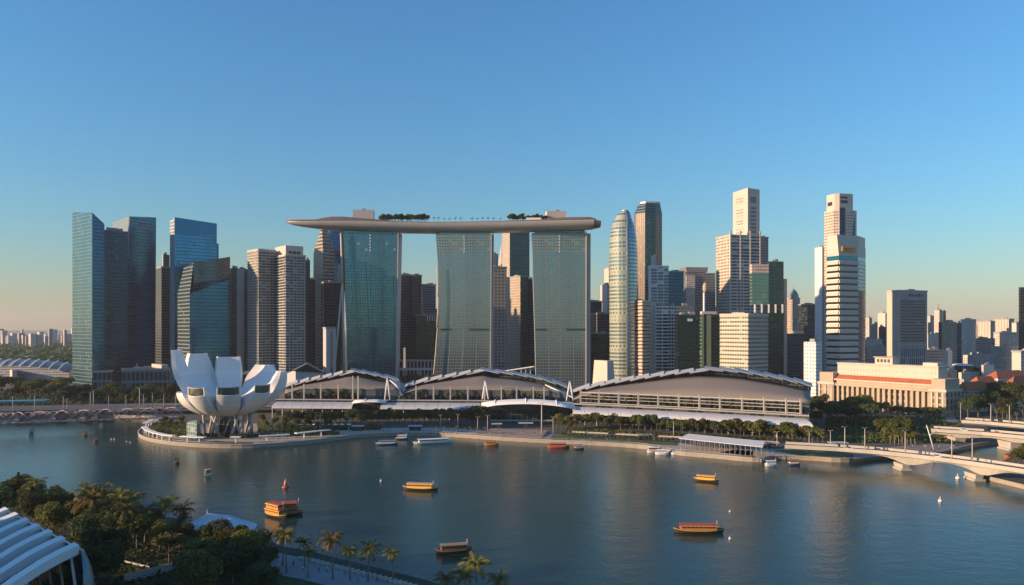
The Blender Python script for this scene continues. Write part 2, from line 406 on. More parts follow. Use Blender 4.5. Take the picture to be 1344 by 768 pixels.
# ================================================================== towers
def foot(pL, pM, pR, D, deg):
    """parallelogram-free rectangle whose near corner stands at photo column pM, D metres out, turned by deg"""
    th = R(deg); c, s = math.cos(th), math.sin(th); kL, kR = (pL-672)/1000., (pR-672)/1000.
    Mx, My = X(pM, D), D
    a = (kR*My-Mx)/(c-kR*s); b = (Mx-kL*My)/(s+kL*c)
    r = Vector((c, s)); l = Vector((-s, c)); M = Vector((Mx, My))
    a = max(a, 1.0)
    if b <= 0 or b > 90: b = 22.0
    if pL >= pM-0.5: b = 22.0
    return [M+l*b, M, M+r*a, M+r*a+l*b]
def inset(poly, q):
    c = sum(poly, Vector((0, 0)))/len(poly)
    return [c+(p-c)*q for p in poly]
def shift(poly, dx): return [p+Vector((dx, 0)) for p in poly]

def tower(name, label, pL, pM, pR, D, deg, ty, mat, mats=None, tops=None, cap=None, cat='office tower', group=None,
          base=2.0, par=True, plant=True, zone=None, antenna=0, slabs=None):
    """walls with their own facade pattern, a parapet and rooftop plant; tops = roof heights (photo rows) at left, near, right corner"""
    f = foot(pL, pM, pR, D, deg); c = sum(f, Vector((0, 0)))/4
    o = thing(name, label, cat, (c.x, c.y, base), group)
    zM = Z(ty, D)
    if tops:
        zz = [Z(tops[0], f[0].y), Z(tops[1], D), Z(tops[2], f[2].y)]; zz.append(zz[0]+zz[2]-zz[1])
    else: zz = [zM]*4
    # left-hand face and the rest as two walls when their look differs
    if mats:
        for nm, m, ids in (('side_facade', mats, (3, 0, 1)), ('front_facade', mat, (1, 2, 3))):
            mb = MB()
            pts = [(f[i].x, f[i].y, base) for i in ids]+[(f[i].x, f[i].y, zz[i]) for i in ids]
            mb.add(pts, [(0, 1, 4, 3), (1, 2, 5, 4)]); mb.build(nm, m, o)
        mb = MB(); mb.add([(f[i].x, f[i].y, zz[i]-0.05) for i in range(4)], [(0, 1, 2, 3)]); mb.build('roof', M_CONC2, o)
    else:
        mb = MB(); mb.prism([(p.x, p.y) for p in f], base, zz); mb.build('facade', mat, o)
    if par and not tops and (f[2]-f[1]).length > 9 and (f[0]-f[1]).length > 9:
        mb = MB(); g = inset(f, 1.012)
        for i in range(4):
            a, b = g[i], g[(i+1) % 4]; mb.bar((a.x, a.y, zM+0.4), (b.x, b.y, zM+0.4), 0.9, 1.9)
        mb.build('parapet', cap or M_CONC2, o)
    if plant and not tops:
        rr = random.Random(int(pM*7+ty)); mb = MB(); e1 = (f[2]-f[1]); e2 = (f[0]-f[1]); an = math.atan2(e1.y, e1.x)
        for k in range(3):
            q = f[1]+e1*rr.uniform(.28, .72)+e2*rr.uniform(.35, .7); h = rr.uniform(1.6, 3.6)
            mb.box((q.x, q.y, zM+h/2), (min(e1.length*.35, 12)*rr.uniform(.5, 1), min(e2.length*.4, 9), h), an)
        mb.build('roof_plant', M_CONC2, o)
    if plant and not tops and (int(pM*3+ty) % 3 == 0):
        mb = MB(); q = f[1]+(f[2]-f[1])*.3+(f[0]-f[1])*.4; hh = 4+int(pM) % 6; mb.tube([(q.x, q.y, zM), (q.x, q.y, zM+hh)], [0.22, 0.08], 5); mb.build('rooftop_mast', M_STEEL, o)
    if slabs:
        sp_, th_, pj, sm = slabs; z = base+sp_; e1_ = (f[2]-f[1]).normalized(); e2_ = (f[0]-f[1]).normalized(); n1 = Vector((e1_.y, -e1_.x)); n2_ = Vector((-e2_.y, e2_.x))
        while z < zM-1:
            if z > 30:
                a, b, c_ = f[0]+n2_*pj/2, f[1]+n2_*pj/2, f[1]+n1*pj/2; d_ = f[2]+n1*pj/2
                mb = MB(); mb.bar((a.x, a.y, z), (b.x, b.y, z), pj, th_); mb.bar((c_.x, c_.y, z), (d_.x, d_.y, z), pj, th_*.98); mb.build('floor_slab', sm, o)
            z += sp_
    if antenna:
        mb = MB(); q = c; mb.tube([(q.x, q.y, zM), (q.x, q.y, zM+antenna)], [0.5, 0.15], 6); mb.build('antenna', M_STEEL, o)
    return o, f, zM

def lofted(o, name, rows, mat, smooth=False):
    """a body from horizontal rings [(poly, z)...]"""
    mb = MB(); mb.grid([[(p[0], p[1], z) for p in poly] for poly, z in rows], smooth, True); n = len(rows[0][0]); b = len(mb.v)-n
    mb.f += [tuple(range(b, b+n)), tuple(reversed(range(n)))]; mb.sm += [False, False]
    return mb.build(name, mat, o)

# facade looks
F_TEALL = facade('teal_glass_light', (0.06, 0.13, 0.15), (0.075, 0.22, 0.28), 4.2, 2.6, (0.14, 0.95), (0.07, 0.95), 0.85, 0.14, 0.5, 0.3, 0.05)
F_NAVY = facade('navy_glass', (0.008, 0.04, 0.075), (0.008, 0.10, 0.20), 4.2, 3.0, (0.2, 0.95), (0.05, 0.97), 0.85, 0.12, 0.4, 0.3, 0.03)
F_NAVYD = facade('dark_navy_ribbons', (0.02, 0.075, 0.115), (0.008, 0.045, 0.08), 4.2, 3.0, (0.3, 0.95), None, 0.8, 0.14, 0.5, 0.35, 0.05)
F_BLUE = facade('deep_blue_glass', (0.008, 0.05, 0.10), (0.010, 0.11, 0.22), 4.2, 3.2, (0.22, 0.97), (0.03, 0.98), 0.88, 0.1, 0.35, 0.22, 0.02)
F_BLUE2 = facade('bright_blue_glass', (0.015, 0.10, 0.18), (0.018, 0.19, 0.36), 4.2, 3.2, (0.18, 0.97), (0.03, 0.98), 0.88, 0.1, 0.35, 0.2, 0.02)
F_PALE = facade('pale_grey_blue_panels', (0.42, 0.48, 0.52), (0.3, 0.4, 0.46), 4.2, 3.0, (0.4, 0.9), None, 0.4, 0.3, 0.6)
F_GREYP = facade('grey_green_panels', (0.24, 0.28, 0.28), (0.18, 0.24, 0.25), 4.2, 6.0, (0.2, 0.95), (0.04, 0.98), 0.3, 0.35, 0.6, 0.15, 0.0)
F_BRONZE = facade('reflection_toned_glass', (0.04, 0.055, 0.065), (0.05, 0.075, 0.095), 4.2, 2.2, (0.1, 0.97), (0.06, 0.9), 0.9, 0.1, 0.5, 0.6, 0.1, None, 0.12)
F_CONDO = facade('condo_balconies', (0.36, 0.36, 0.35), (0.035, 0.045, 0.055), 3.3, 4.6, (0.28, 0.92), (0.09, 0.93), 0.35, 0.2, 0.8, 0.5, 0.12, None, 0.04)
F_CONDO2 = facade('condo_punched_windows', (0.48, 0.46, 0.42), (0.06, 0.06, 0.06), 3.3, 3.4, (0.28, 0.8), (0.25, 0.72), 0.35, 0.2, 0.8, 0.5, 0.1)
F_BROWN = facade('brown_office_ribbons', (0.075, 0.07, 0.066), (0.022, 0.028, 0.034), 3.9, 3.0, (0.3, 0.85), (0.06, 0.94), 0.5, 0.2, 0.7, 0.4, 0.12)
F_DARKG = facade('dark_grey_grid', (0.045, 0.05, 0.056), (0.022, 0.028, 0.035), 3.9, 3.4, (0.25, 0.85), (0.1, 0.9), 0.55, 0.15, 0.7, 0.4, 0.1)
F_GREYG = facade('grey_blue_fine_grid', (0.20, 0.215, 0.235), (0.09, 0.11, 0.14), 3.6, 2.4, (0.25, 0.85), (0.15, 0.85), 0.5, 0.2, 0.7, 0.4, 0.1)
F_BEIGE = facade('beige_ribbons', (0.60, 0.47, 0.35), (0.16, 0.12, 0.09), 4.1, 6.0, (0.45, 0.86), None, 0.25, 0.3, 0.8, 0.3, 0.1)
F_BEIGEP = facade('beige_punched_windows', (0.58, 0.48, 0.38), (0.10, 0.085, 0.075), 3.6, 3.0, (0.3, 0.8), (0.22, 0.78), 0.3, 0.25, 0.8, 0.4, 0.12)
F_BEIGEF = facade('beige_stone_piers', (0.56, 0.47, 0.38), (0.12, 0.10, 0.09), 3.8, 2.6, (0.15, 0.95), (0.35, 0.85), 0.3, 0.25, 0.8, 0.4, 0.1)
F_GREYP2 = facade('grey_wall_big_windows', (0.40, 0.38, 0.36), (0.03, 0.035, 0.04), 4.4, 4.8, (0.3, 0.78), (0.22, 0.78), 0.35, 0.2, 0.85, 0.4, 0.08)
F_GREEN = facade('sunlit_green_glass', (0.33, 0.36, 0.30), (0.22, 0.31, 0.28), 4.3, 3.0, (0.42, 0.95), (0.05, 0.96), 0.65, 0.14, 0.4, 0.45, 0.15, (0.5, 0.48, 0.32), 0.08)
F_STEELB = facade('steel_blue_glass', (0.18, 0.24, 0.26), (0.22, 0.31, 0.36), 4.3, 3.0, (0.28, 0.96), (0.04, 0.97), 0.85, 0.12, 0.4, 0.2, 0.04)
F_DTEAL = facade('dark_teal_glass', (0.02, 0.045, 0.05), (0.03, 0.085, 0.095), 4.1, 3.0, (0.2, 0.95), (0.06, 0.95), 0.85, 0.12, 0.4, 0.3, 0.05)
F_BRPIER = facade('brown_granite_piers', (0.22, 0.16, 0.12), (0.07, 0.065, 0.06), 4.1, 3.3, (0.1, 0.95), (0.4, 0.9), 0.5, 0.2, 0.6, 0.4, 0.05)
F_WGRID = facade('white_grid_blue_glass', (0.66, 0.68, 0.70), (0.06, 0.10, 0.15), 4.0, 8.5, (0.26, 0.98), (0.07, 0.97), 0.75, 0.12, 0.6, 0.35, 0.08, None, 0.1)
F_WGRIDF = facade('white_fine_grid', (0.60, 0.63, 0.66), (0.035, 0.055, 0.075), 4.0, 3.6, (0.26, 0.98), (0.14, 0.96), 0.6, 0.15, 0.6, 0.35, 0.05)
F_DGREEN = facade('dark_green_glass', (0.012, 0.028, 0.032), (0.012, 0.044, 0.048), 4.0, 3.0, (0.12, 0.96), (0.05, 0.95), 0.8, 0.12, 0.4, 0.25, 0.04)
F_WRIB = facade('white_piers_dark_ribbons', (0.66, 0.62, 0.60), (0.03, 0.04, 0.06), 4.3, 10.0, (0.36, 0.9), (0.06, 0.96), 0.55, 0.15, 0.7, 0.3, 0.05)
F_WPUN = facade('pale_stone_punched', (0.68, 0.58, 0.48), (0.07, 0.06, 0.06), 4.3, 4.0, (0.3, 0.85), (0.22, 0.78), 0.4, 0.2, 0.8, 0.4, 0.08)
F_TGREEN = facade('sea_green_glass', (0.17, 0.25, 0.22), (0.12, 0.27, 0.24), 4.1, 6.0, (0.2, 0.96), (0.03, 0.98), 0.8, 0.14, 0.4, 0.2, 0.04)
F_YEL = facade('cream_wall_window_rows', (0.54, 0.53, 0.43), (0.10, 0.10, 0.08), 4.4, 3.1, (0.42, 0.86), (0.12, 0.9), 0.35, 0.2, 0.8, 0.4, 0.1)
F_YELS = facade('shaded_wall_window_rows', (0.30, 0.31, 0.29), (0.07, 0.08, 0.08), 4.4, 3.1, (0.42, 0.86), (0.12, 0.9), 0.35, 0.2, 0.8, 0.4, 0.1)  # shaded copy of F_YEL, the dimmer side put into its colours
F_STONE = facade('pink_stone_small_windows', (0.62, 0.50, 0.41), (0.26, 0.2, 0.17), 3.9, 3.2, (0.4, 0.85), (0.15, 0.85), 0.4, 0.25, 0.8, 0.3, 0.1)
F_STRIPE = facade('white_panels_black_stripes', (0.70, 0.64, 0.57), (0.03, 0.035, 0.05), 7.0, 6.0, (0.0, 0.45), None, 0.5, 0.15, 0.7, 0.2, 0.0)
F_GLOUV = facade('grey_louvres', (0.27, 0.27, 0.28), (0.06, 0.065, 0.075), 3.6, 6.0, (0.3, 0.92), None, 0.4, 0.25, 0.8, 0.2, 0.03)
F_WHITEW = facade('white_wall_small_windows', (0.72, 0.71, 0.70), (0.12, 0.13, 0.15), 3.6, 3.4, (0.35, 0.72), (0.3, 0.68), 0.3, 0.3, 0.7, 0.4, 0.1)
F_HDB = facade('pale_block_window_rows', (0.60, 0.54, 0.47), (0.16, 0.15, 0.15), 2.9, 3.6, (0.35, 0.8), (0.15, 0.85), 0.2, 0.4, 0.85, 0.4, 0.2)
F_HDBG = facade('grey_block_window_rows', (0.36, 0.37, 0.38), (0.12, 0.13, 0.15), 3.2, 3.6, (0.3, 0.8), (0.1, 0.9), 0.3, 0.3, 0.85, 0.4, 0.15)
F_HDBP = facade('pink_beige_strips', (0.62, 0.48, 0.38), (0.30, 0.24, 0.22), 3.0, 7.0, (0.0, 1.0), (0.35, 0.6), 0.1, 0.5, 0.85, 0.2, 0.1)
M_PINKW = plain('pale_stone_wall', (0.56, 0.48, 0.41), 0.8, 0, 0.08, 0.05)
M_GREYW = plain('grey_painted_wall', (0.42, 0.42, 0.43), 0.8, 0, 0.08, 0.05)

# ---- left cluster
TW = 'office towers at the end of the bay'
o, f, z = tower('glass_tower', 'tall teal glass tower with slanted roof standing at the far end of the row', 95, 121, 137, 905, 50, 278, F_NAVY, F_TEALL, tops=(278.5, 279, 294), group=TW)
o, f, z = tower('glass_tower', 'dark navy ribboned slab joined below the slanted teal glass tower', 126, 127, 168, 935, 40, 301, F_NAVYD, F_NAVY, group=TW)
# leaning dark blue tower
o = thing('glass_tower', 'dark blue glass tower with grey flank and small red sign at its top', 'office tower', (X(172, 960), 960, 2), TW)
D = 960
A0, B0, C0 = Vector((X(161, D), D)), Vector((X(203.5, 1000), 1000)), Vector((X(148, 1015), 1015))
A1, B1, C1 = Vector((X(170, D), D)), Vector((X(205, 1000), 1000)), Vector((X(148, 1015), 1015))
zz = [Z(284, D), Z(285.5, 1000), Z(292, 1015)]
mb = MB(); mb.add([(C0.x, C0.y, 2), (A0.x, A0.y, 2), (A1.x, A1.y, zz[0]), (C1.x, C1.y, zz[2])], [(0, 1, 2, 3)]); mb.build('side_facade', F_GREYP, o)
mb = MB(); mb.add([(A0.x, A0.y, 2), (B0.x, B0.y, 2), (B1.x, B1.y, zz[1]), (A1.x, A1.y, zz[0])], [(0, 1, 2, 3)]); mb.build('front_facade', F_NAVY, o)
mb = MB(); q = B0+C0-A0; q1 = (q.x, q.y, zz[1]-5)
mb.add([(A1.x, A1.y, zz[0]), (B1.x, B1.y, zz[1]), q1, (C1.x, C1.y, zz[2]), (B0.x, B0.y, 2), (q.x, q.y, 2), (C0.x, C0.y, 2)], [(0, 1, 2, 3), (4, 5, 2, 1), (5, 6, 3, 2)]); mb.build('roof', M_DARK, o)
d = (B1-A1).normalized(); n_ = Vector((d.y, -d.x))
mb = MB()
for k, (a, w, h) in enumerate(((0.42, 3.0, 2.6), (0.50, 2.2, 2.0), (0.56, 1.8, 1.2), (0.62, 1.8, 1.2), (0.68, 1.6, 1.2))):
    p = A1+(B1-A1)*a+n_*0.5; mb.box((p.x, p.y, zz[0]-7.0), (w, 0.4, h), math.atan2(d.y, d.x))
mb.build('sign', plain('red_sign_paint', (0.65, 0.03, 0.06), 0.5), o)
mb = MB(); mb.bar((A0.x, A0.y-0.4, 2), (A1.x, A1.y-0.4, zz[0]), 0.9); mb.build('corner_trim', M_CONC, o)
tower('office_tower', 'narrow dark tower with beige window dots behind the blue towers', 203, 212, 223, 1080, 38, 351, F_BROWN, F_DARKG, cat='office tower')
tower('office_tower', 'slim concrete tower with open rooftop frame between two blue glass towers', 213, 214, 222.5, 1110, 38, 334, F_BROWN, F_HDB, antenna=4)
o, f, z = tower('glass_tower', 'bright blue glass tower with pale edge and gently sloping roof', 223, 229, 284.5, 955, 42, 286, F_BLUE2, F_PALE, tops=(290, 285, 293.5), group=TW)
tower('glass_tower', 'lower blue wing attached to the right side of the sloping blue tower', 270, 272, 287, 985, 35, 319, F_BLUE, None, par=False, group=TW)
# crown band of the blue tower
mb = MB(); e = (f[2]-f[1]).normalized(); nn = Vector((e.y, -e.x))*0.35
a, b = f[1]+nn, f[2]+nn
mb.add([(a.x, a.y, Z(308, 955)), (b.x, b.y, Z(309, f[2].y)), (b.x, b.y, Z(293.8, f[2].y)), (a.x, a.y, Z(285.4, 955))], [(0, 1, 2, 3)]); mb.build('crown_glass', NT('smooth_navy_glass').set(Base_Color=(0.012, 0.12, 0.22), Metallic=0.9, Roughness=0.12), o)
# faceted blue tower in front
D = 880
o = thing('glass_tower', 'shorter faceted blue glass tower mirroring bronze light near its slanted top', 'office tower', (X(270, D), D, 2), TW)
L0, L1 = Vector((X(233, 915), 915)), Vector((X(241, 910), 910)); M0 = Vector((X(249, D), D)); M1 = Vector((X(254, D), D)); Rr = Vector((X(302, 915), 915)); Bk = Vector((X(280, 960), 960))
zs = [Z(385, 915), Z(352, 910), Z(344.5, D), Z(337, 915)]
mb = MB(); mb.add([(L0.x, L0.y, 2), (M0.x, M0.y, 2), (M0.x, M0.y, Z(386, D)), (L0.x, L0.y, Z(386, 915)), (M1.x, M1.y, zs[2]), (L1.x, L1.y, zs[1])], [(0, 1, 2, 3), (3, 2, 4, 5)]); mb.build('side_facade', F_STEELB, o)
mb = MB(); mb.add([(M0.x, M0.y, 2), (Rr.x, Rr.y, 2), (Rr.x, Rr.y, Z(386, 915)), (M0.x, M0.y, Z(386, D))], [(0, 1, 2, 3)])
mb.add([(M0.x, M0.y, Z(386, D)), (Rr.x, Rr.y, Z(386, 915)), (Rr.x, Rr.y, Z(366, 915)), (M1.x, M1.y, Z(372, D))], [(0, 1, 2, 3)]); mb.build('front_facade', F_BLUE, o)
mb = MB(); mb.add([(M1.x, M1.y, Z(372, D)), (Rr.x, Rr.y, Z(366, 915)), (Rr.x, Rr.y, zs[3]), (M1.x, M1.y, zs[2])], [(0, 1, 2, 3)]); mb.build('crown_glass', F_BRONZE, o)  # reflection area put in as a separate mottled glass band
mb = MB(); mb.add([(L1.x, L1.y, zs[1]), (M1.x, M1.y, zs[2]), (Rr.x, Rr.y, zs[3]), (Bk.x, Bk.y, zs[3]-2), (L0.x, L0.y, 2), (Bk.x, Bk.y, 2), (Rr.x, Rr.y, 2)], [(0, 1, 2, 3), (3, 2, 6, 5), (4, 0, 3, 5)]); mb.build('roof', M_DARK, o)
tower('office_tower', 'brown grey tower peeking out beside the faceted blue tower', 302, 304, 314, 1010, 38, 352, F_BROWN)
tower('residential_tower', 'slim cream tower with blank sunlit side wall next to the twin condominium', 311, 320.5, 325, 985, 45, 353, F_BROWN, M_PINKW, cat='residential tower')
# twin condominium
CG = 'twin condominium towers'; M_CSLAB = plain('pale_balcony_slab', (0.46, 0.45, 0.43), .8, 0, .08, .1)
tower('condominium', 'beige condominium tower with balcony bands and sunlit narrow side', 325, 339, 362, 900, 42, 328, F_CONDO, F_CONDO2, cat='condominium', group=CG, cap=M_PINKW, slabs=(3.3, .5, 1.3, M_CSLAB))
tower('condominium', 'taller grey beige condominium tower with tiered top and white mast', 361, 375, 401, 890, 38, 335, F_CONDO, F_CONDO, cat='condominium', group=CG, cap=M_PINKW, slabs=(3.3, .5, 1.2, M_CSLAB))
f = foot(361, 375, 398, 900, 38); o = thing('penthouse_block', 'white stepped penthouse block crowning the taller condominium tower', 'penthouse block', (X(380, 900), 900, Z(340, 900)))
mb = MB(); mb.prism([(p.x, p.y) for p in f], Z(336, 900), Z(322, 900)); mb.build('wall', M_PINKW, o)
mb = MB(); d = (f[2]-f[1]); n_ = Vector((d.y, -d.x)).normalized()*0.4
for k in range(3):
    p = f[1]+d*(0.25+k*.24)+n_; mb.box((p.x, p.y, Z(331, 900)), (3.8, 0.4, 3), math.atan2(d.y, d.x))
mb.build('window_opening', M_DARK, o)
mb = MB(); mb.tube([(f[1].x+2, f[1].y+4, Z(322, 900)), (f[1].x+2, f[1].y+4, Z(316, 900))], [0.4, 0.1], 6); mb.build('mast', M_WHITE, o)
tower('office_tower', 'very slim dark tower hugging the condominium', 399, 401, 407, 985, 30, 341, F_DARKG)
tower('office_tower', 'low dark slab filling the gap before the faceted crown tower', 404, 406, 414, 1000, 30, 367, F_DARKG)
# faceted crown tower
D = 1010; o = thing('crown_tower', 'bronze brown tower with tapering faceted crown under the tip of the roof park', 'office tower', (X(425, D), D, 2))
rows = []
for y, l, m, r in ((560, 411, 424, 441), (400, 411, 424, 440), (331, 411.5, 424, 439), (318, 415, 423.5, 436), (305, 419.5, 423, 432), (300, 421, 423, 429)):
    ff = foot(l, m, r, D, 42); rows.append(([(p.x, p.y) for p in ff], Z(y, D) if y < 550 else 2))
lofted(o, 'facade', rows, facade('bronze_band_facade', (0.36, 0.29, 0.22), (0.07, 0.06, 0.06), 4.6, 3.0, (0.42, 0.9), (0.05, 0.95), 0.5, 0.2, 0.7, 0.4, 0.1))
tower('office_tower', 'grey green lower volume in front of the faceted crown tower', 422, 425, 448, 975, 30, 371, F_DARKG)
tower('glass_tower', 'deep blue glass tower half hidden behind the first hotel tower', 430, 433, 452, 1080, 30, 300, F_BLUE)
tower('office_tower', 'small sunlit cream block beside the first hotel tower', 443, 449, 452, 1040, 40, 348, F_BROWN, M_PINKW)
# white concrete shaft
tower('concrete_shaft', 'plain pale grey concrete shaft with dark slot behind the lotus museum terrace', 424, 428, 441, 790, 20, 431, M_GREYW, None, cat='service shaft', plant=False)
mb = MB(); mb.box((X(435, 787), 787, 45), (2.2, 1.0, 50)); tag(mb.build('ventilation_slot', M_DARK), 'tall dark louvre slot fixed to the pale concrete shaft', 'louvre panel')

# ---- between the hotel towers
GB = 'office blocks behind the hotel towers'
tower('office_block', 'brown ribboned office block close to the right edge of the first hotel tower', 522, 524, 542, 1080, 14, 361, F_BROWN, None, group=GB)
tower('office_block', 'brown office block with teal glass patch and pale edge between two hotel towers', 540, 541, 553.5, 1060, 12, 362, F_BROWN, F_BROWN, group=GB)
tower('office_block', 'blue grey fine grid office block between two hotel towers', 553, 554, 572, 1120, 10, 374, F_GREYG, None, group=GB)
tower('office_block', 'low dark block with white roof pillars left of the middle hotel tower', 546, 547, 577, 1000, 8, 414, F_DGREEN, None, group=GB)
mb = MB()
for k in range(4): mb.box((X(561+k*3.2, 998), 998.2, Z(418, 998)), (1.1, 0.6, 7))
tag(mb.build('roof_louvre', M_WHITE), 'row of white roof pillars on the low dark block', 'roof screen')
tower('residential_tower', 'pale distant tower seen right of the middle hotel tower', 644, 648, 654, 1250, 25, 333, F_HDB, None, cat='residential tower')
o, f, z = tower('spire_tower', 'beige stepped tower ending in a slim spire behind the hotel', 654, 657, 663, 1300, 20, 347, F_HDB, None, cat='tower')
mb = MB(); c = sum(f, Vector((0, 0)))/4; mb.lathe((c.x, c.y, z), [(5.5, 0), (5, 8), (3.5, 14), (3, 22), (1.2, 30), (0.2, 40)], 8, False); mb.build('spire', M_PINKW, o)
tower('residential_tower', 'grey white tower with big square windows right of the middle hotel tower', 640, 644, 665, 1020, 12, 351, F_GREYP2, None, cat='residential tower')
tower('office_tower', 'huge dark blue tower with sunlit beige flank under the middle of the roof park', 659, 669, 695, 1180, 18, 300, F_DTEAL, F_BEIGEF)
tower('office_tower', 'cream pier tower with window slots beside a dark blue slab', 665, 683, 693, 1060, 30, 363, F_DGREEN, F_BEIGEF)
tower('office_tower', 'dark brown slab touching the left edge of the third hotel tower', 688, 690, 702, 1090, 10, 366, F_BROWN)
# podiums below the left towers and the hotel
POD = facade('podium_fins', (0.17, 0.19, 0.20), (0.04, 0.06, 0.07), 12.0, 4.5, (0.1, 0.86), (0.12, 0.88), 0.6, 0.2)
tower('podium', 'low glass podium with pale frame at the foot of the teal glass tower', 118, 122, 145, 850, 22, 489, POD, None, cat='podium', plant=False)
tower('podium', 'long low podium with upright grey fins below the dark blue tower', 146, 160, 222, 835, 22, 486, POD, None, cat='podium')
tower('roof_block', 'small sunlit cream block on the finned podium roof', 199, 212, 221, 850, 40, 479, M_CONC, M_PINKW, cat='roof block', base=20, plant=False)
tower('podium', 'dark podium base behind the lotus museum petals', 222, 232, 405, 830, 12, 492, F_DARKG, None, cat='podium')
tower('podium', 'dark podium with white columns between the first and second hotel tower', 523, 524, 572, 960, 3, 474, facade('white_column_podium', (0.45, 0.45, 0.45), (0.02, 0.025, 0.03), 20, 4.5, (0.05, 0.9), (0.18, 0.95), 0.5, 0.2), None, cat='podium', plant=False)
tower('podium', 'dark planted podium filling the ground between the second and third hotel tower', 640, 642, 712, 985, 3, 486, F_DARKG, None, cat='podium')
mb = MB(); mb.box((X(531, 900), 900, 38), (2.5, 2.5, 24)); tag(mb.build('ventilation_post', M_CONC), 'single pale concrete post right of the first hotel tower', 'post')
# wedge theatre
D = 800; o = thing('theatre', 'grey wedge shaped theatre with triangular glass roof behind the lotus museum', 'theatre', (X(400, D), D, 2))
mb = MB(); mb.prism([(X(375, 810), 810), (X(388, 780), 780), (X(425, 790), 790), (X(428, 840), 840), (X(380, 850), 850)], 2, [24, 30, 27, 27, 24], cap=True); mb.build('wall', M_GREYW, o)
mb = MB(); a, b, c, d = Vector((X(384, 778), 778, 29)), Vector((X(403, 780), 780, 36.5)), Vector((X(426, 788), 788, 27)), Vector((X(405, 840), 840, 36))
mb.add([a, b, c, d], [(0, 2, 1), (0, 1, 3), (1, 2, 3), (0, 3, 2)]); mb.build('glass_roof', F_DTEAL, o)
mb = MB(); mb.bar(a+Vector((0, -1, 0.5)), b+Vector((0, -1, 0.5)), 1.2); mb.bar(b+Vector((0, -1, 0.5)), c+Vector((0, -1, 0.5)), 1.2); mb.build('roof_edge', M_CONC, o)
# ---- right of the hotel
CB = 'office towers right of the hotel'
tower('residential_tower', 'small cream stepped tower just right of the third hotel tower', 788, 797, 803, 1250, 18, 373, F_BEIGEP, M_PINKW, cat='residential tower')
tower('residential_tower', 'narrow cream tower top poking above the small stepped one', 793, 799, 803, 1275, 18, 352, F_BEIGEP, M_PINKW, cat='residential tower')
tower('office_block', 'low dark grey block touching the right edge of the third hotel tower', 770, 772, 790, 1230, 10, 396, F_DARKG)
tower('office_block', 'rust brown block with lit columns low beside the third hotel tower', 772, 784, 802, 1090, 18, 412, F_BROWN, F_BRPIER)
tower('office_block', 'dark green low block above the white concrete pylon', 774, 776, 801, 1010, 6, 438, F_DGREEN)
# oval banded tower
D = 885; o = thing('oval_tower', 'oval glass tower with green bands coloured as sunlit gold and domed pointed top', 'office tower', (X(821, D), D, 2), CB)
def ringp(cx, cy, rx, ry, n=28, rot=0.0, a0=0, a1=2*math.pi, closed=True):
    out = []
    for k in range(n):
        a = a0+(a1-a0)*k/(n if closed else n-1); x, y = rx*math.cos(a), ry*math.sin(a)
        out.append((cx+x*math.cos(rot)-y*math.sin(rot), cy+x*math.sin(rot)+y*math.cos(rot)))
    return out
prof = [(560, 802.5, 840.5), (400, 802, 840.5), (330, 802, 839.5), (312, 802.5, 838.5), (300, 804, 836.5), (291, 806.5, 834), (284, 810, 831.5), (279, 812.5, 830.5), (275.5, 816.5, 828.5), (274.2, 819.5, 826.5)]
for nm, mt, a0, a1 in (('sunlit_facade', F_GREEN, math.pi*0.55, math.pi*1.53), ('grey_facade', F_STEELB, math.pi*1.53, math.pi*2.55)):  # left half carries its sunlit gold in the glass colours
    rows = []
    for y, l, r in prof:
        cx = (X(l, D)+X(r, D))/2; rx = (X(r, D)-X(l, D))/2
        z = Z(y, D) if y < 550 else 2
        rows.append([(p[0], p[1], z) for p in ringp(cx, D+15, rx, 16*rx/19+2, 12, 0, a0, a1, False)])
    mb = MB(); mb.grid(rows); mb.build(nm, mt, o)
mb = MB(); mb.prism(ringp(X(822.5, D), D+15, 4.4, 6, 16), Z(276, D), Z(274.0, D)); mb.build('roof', M_STEEL, o)
mb = MB(); mb.tube([(X(823, D), D-1.8, 2)]+[(X(823+(0.8 if y < 300 else 0), D), D+15-16*((X(r, D)-X(l, D))/2/19)-1.6, Z(y, D)) for y, l, r in prof[2:]], 0.5, 6); mb.build('corner_fin', M_STEEL, o)
# octagonal dark tower
D = 1080; o = thing('octagonal_tower', 'dark teal octagonal tower with chamfered crown and brown granite flanks', 'office tower', (X(853, D), D, 2), CB)
def octo(l, r, D, deep, ch=0.28):
    x0, x1 = X(l, D), X(r, D); w = x1-x0; c = w*ch; d = deep
    return [Vector(p) for p in ((x0, D+c), (x0+c, D), (x1-c, D), (x1, D+c), (x1, D+d-c), (x1-c, D+d), (x0+c, D+d), (x0, D+d-c))]
B = octo(836, 871, D, 40, 0.3); T = octo(842, 867.5, D, 36, 0.22)
zt, zs_ = Z(265, D), Z(279, D)
for nm, mt, ids in (('side_facade', F_BRPIER, (7, 0, 1)), ('front_facade', F_DTEAL, (1, 2)), ('right_facade', F_BRPIER, (2, 3, 4)), ('rear_facade', F_BROWN, (4, 5, 6, 7))):
    mb = MB(); n = len(ids); mb.add([(B[i].x, B[i].y, 2) for i in ids]+[(B[i].x, B[i].y, zs_) for i in ids], [(k, k+1, n+k+1, n+k) for k in range(n-1)]); mb.build(nm, mt, o)
mb = MB(); mb.prism([(p.x, p.y) for p in B], zs_, zt, [(p.x, p.y+2) for p in T]); mb.build('crown', F_DTEAL, o)
mb = MB(); mb.prism([(p.x, p.y) for p in inset([q+Vector((0, 2)) for q in T], 1.03)], zt-1.5, zt+0.8); mb.build('roof', M_STEEL, o)
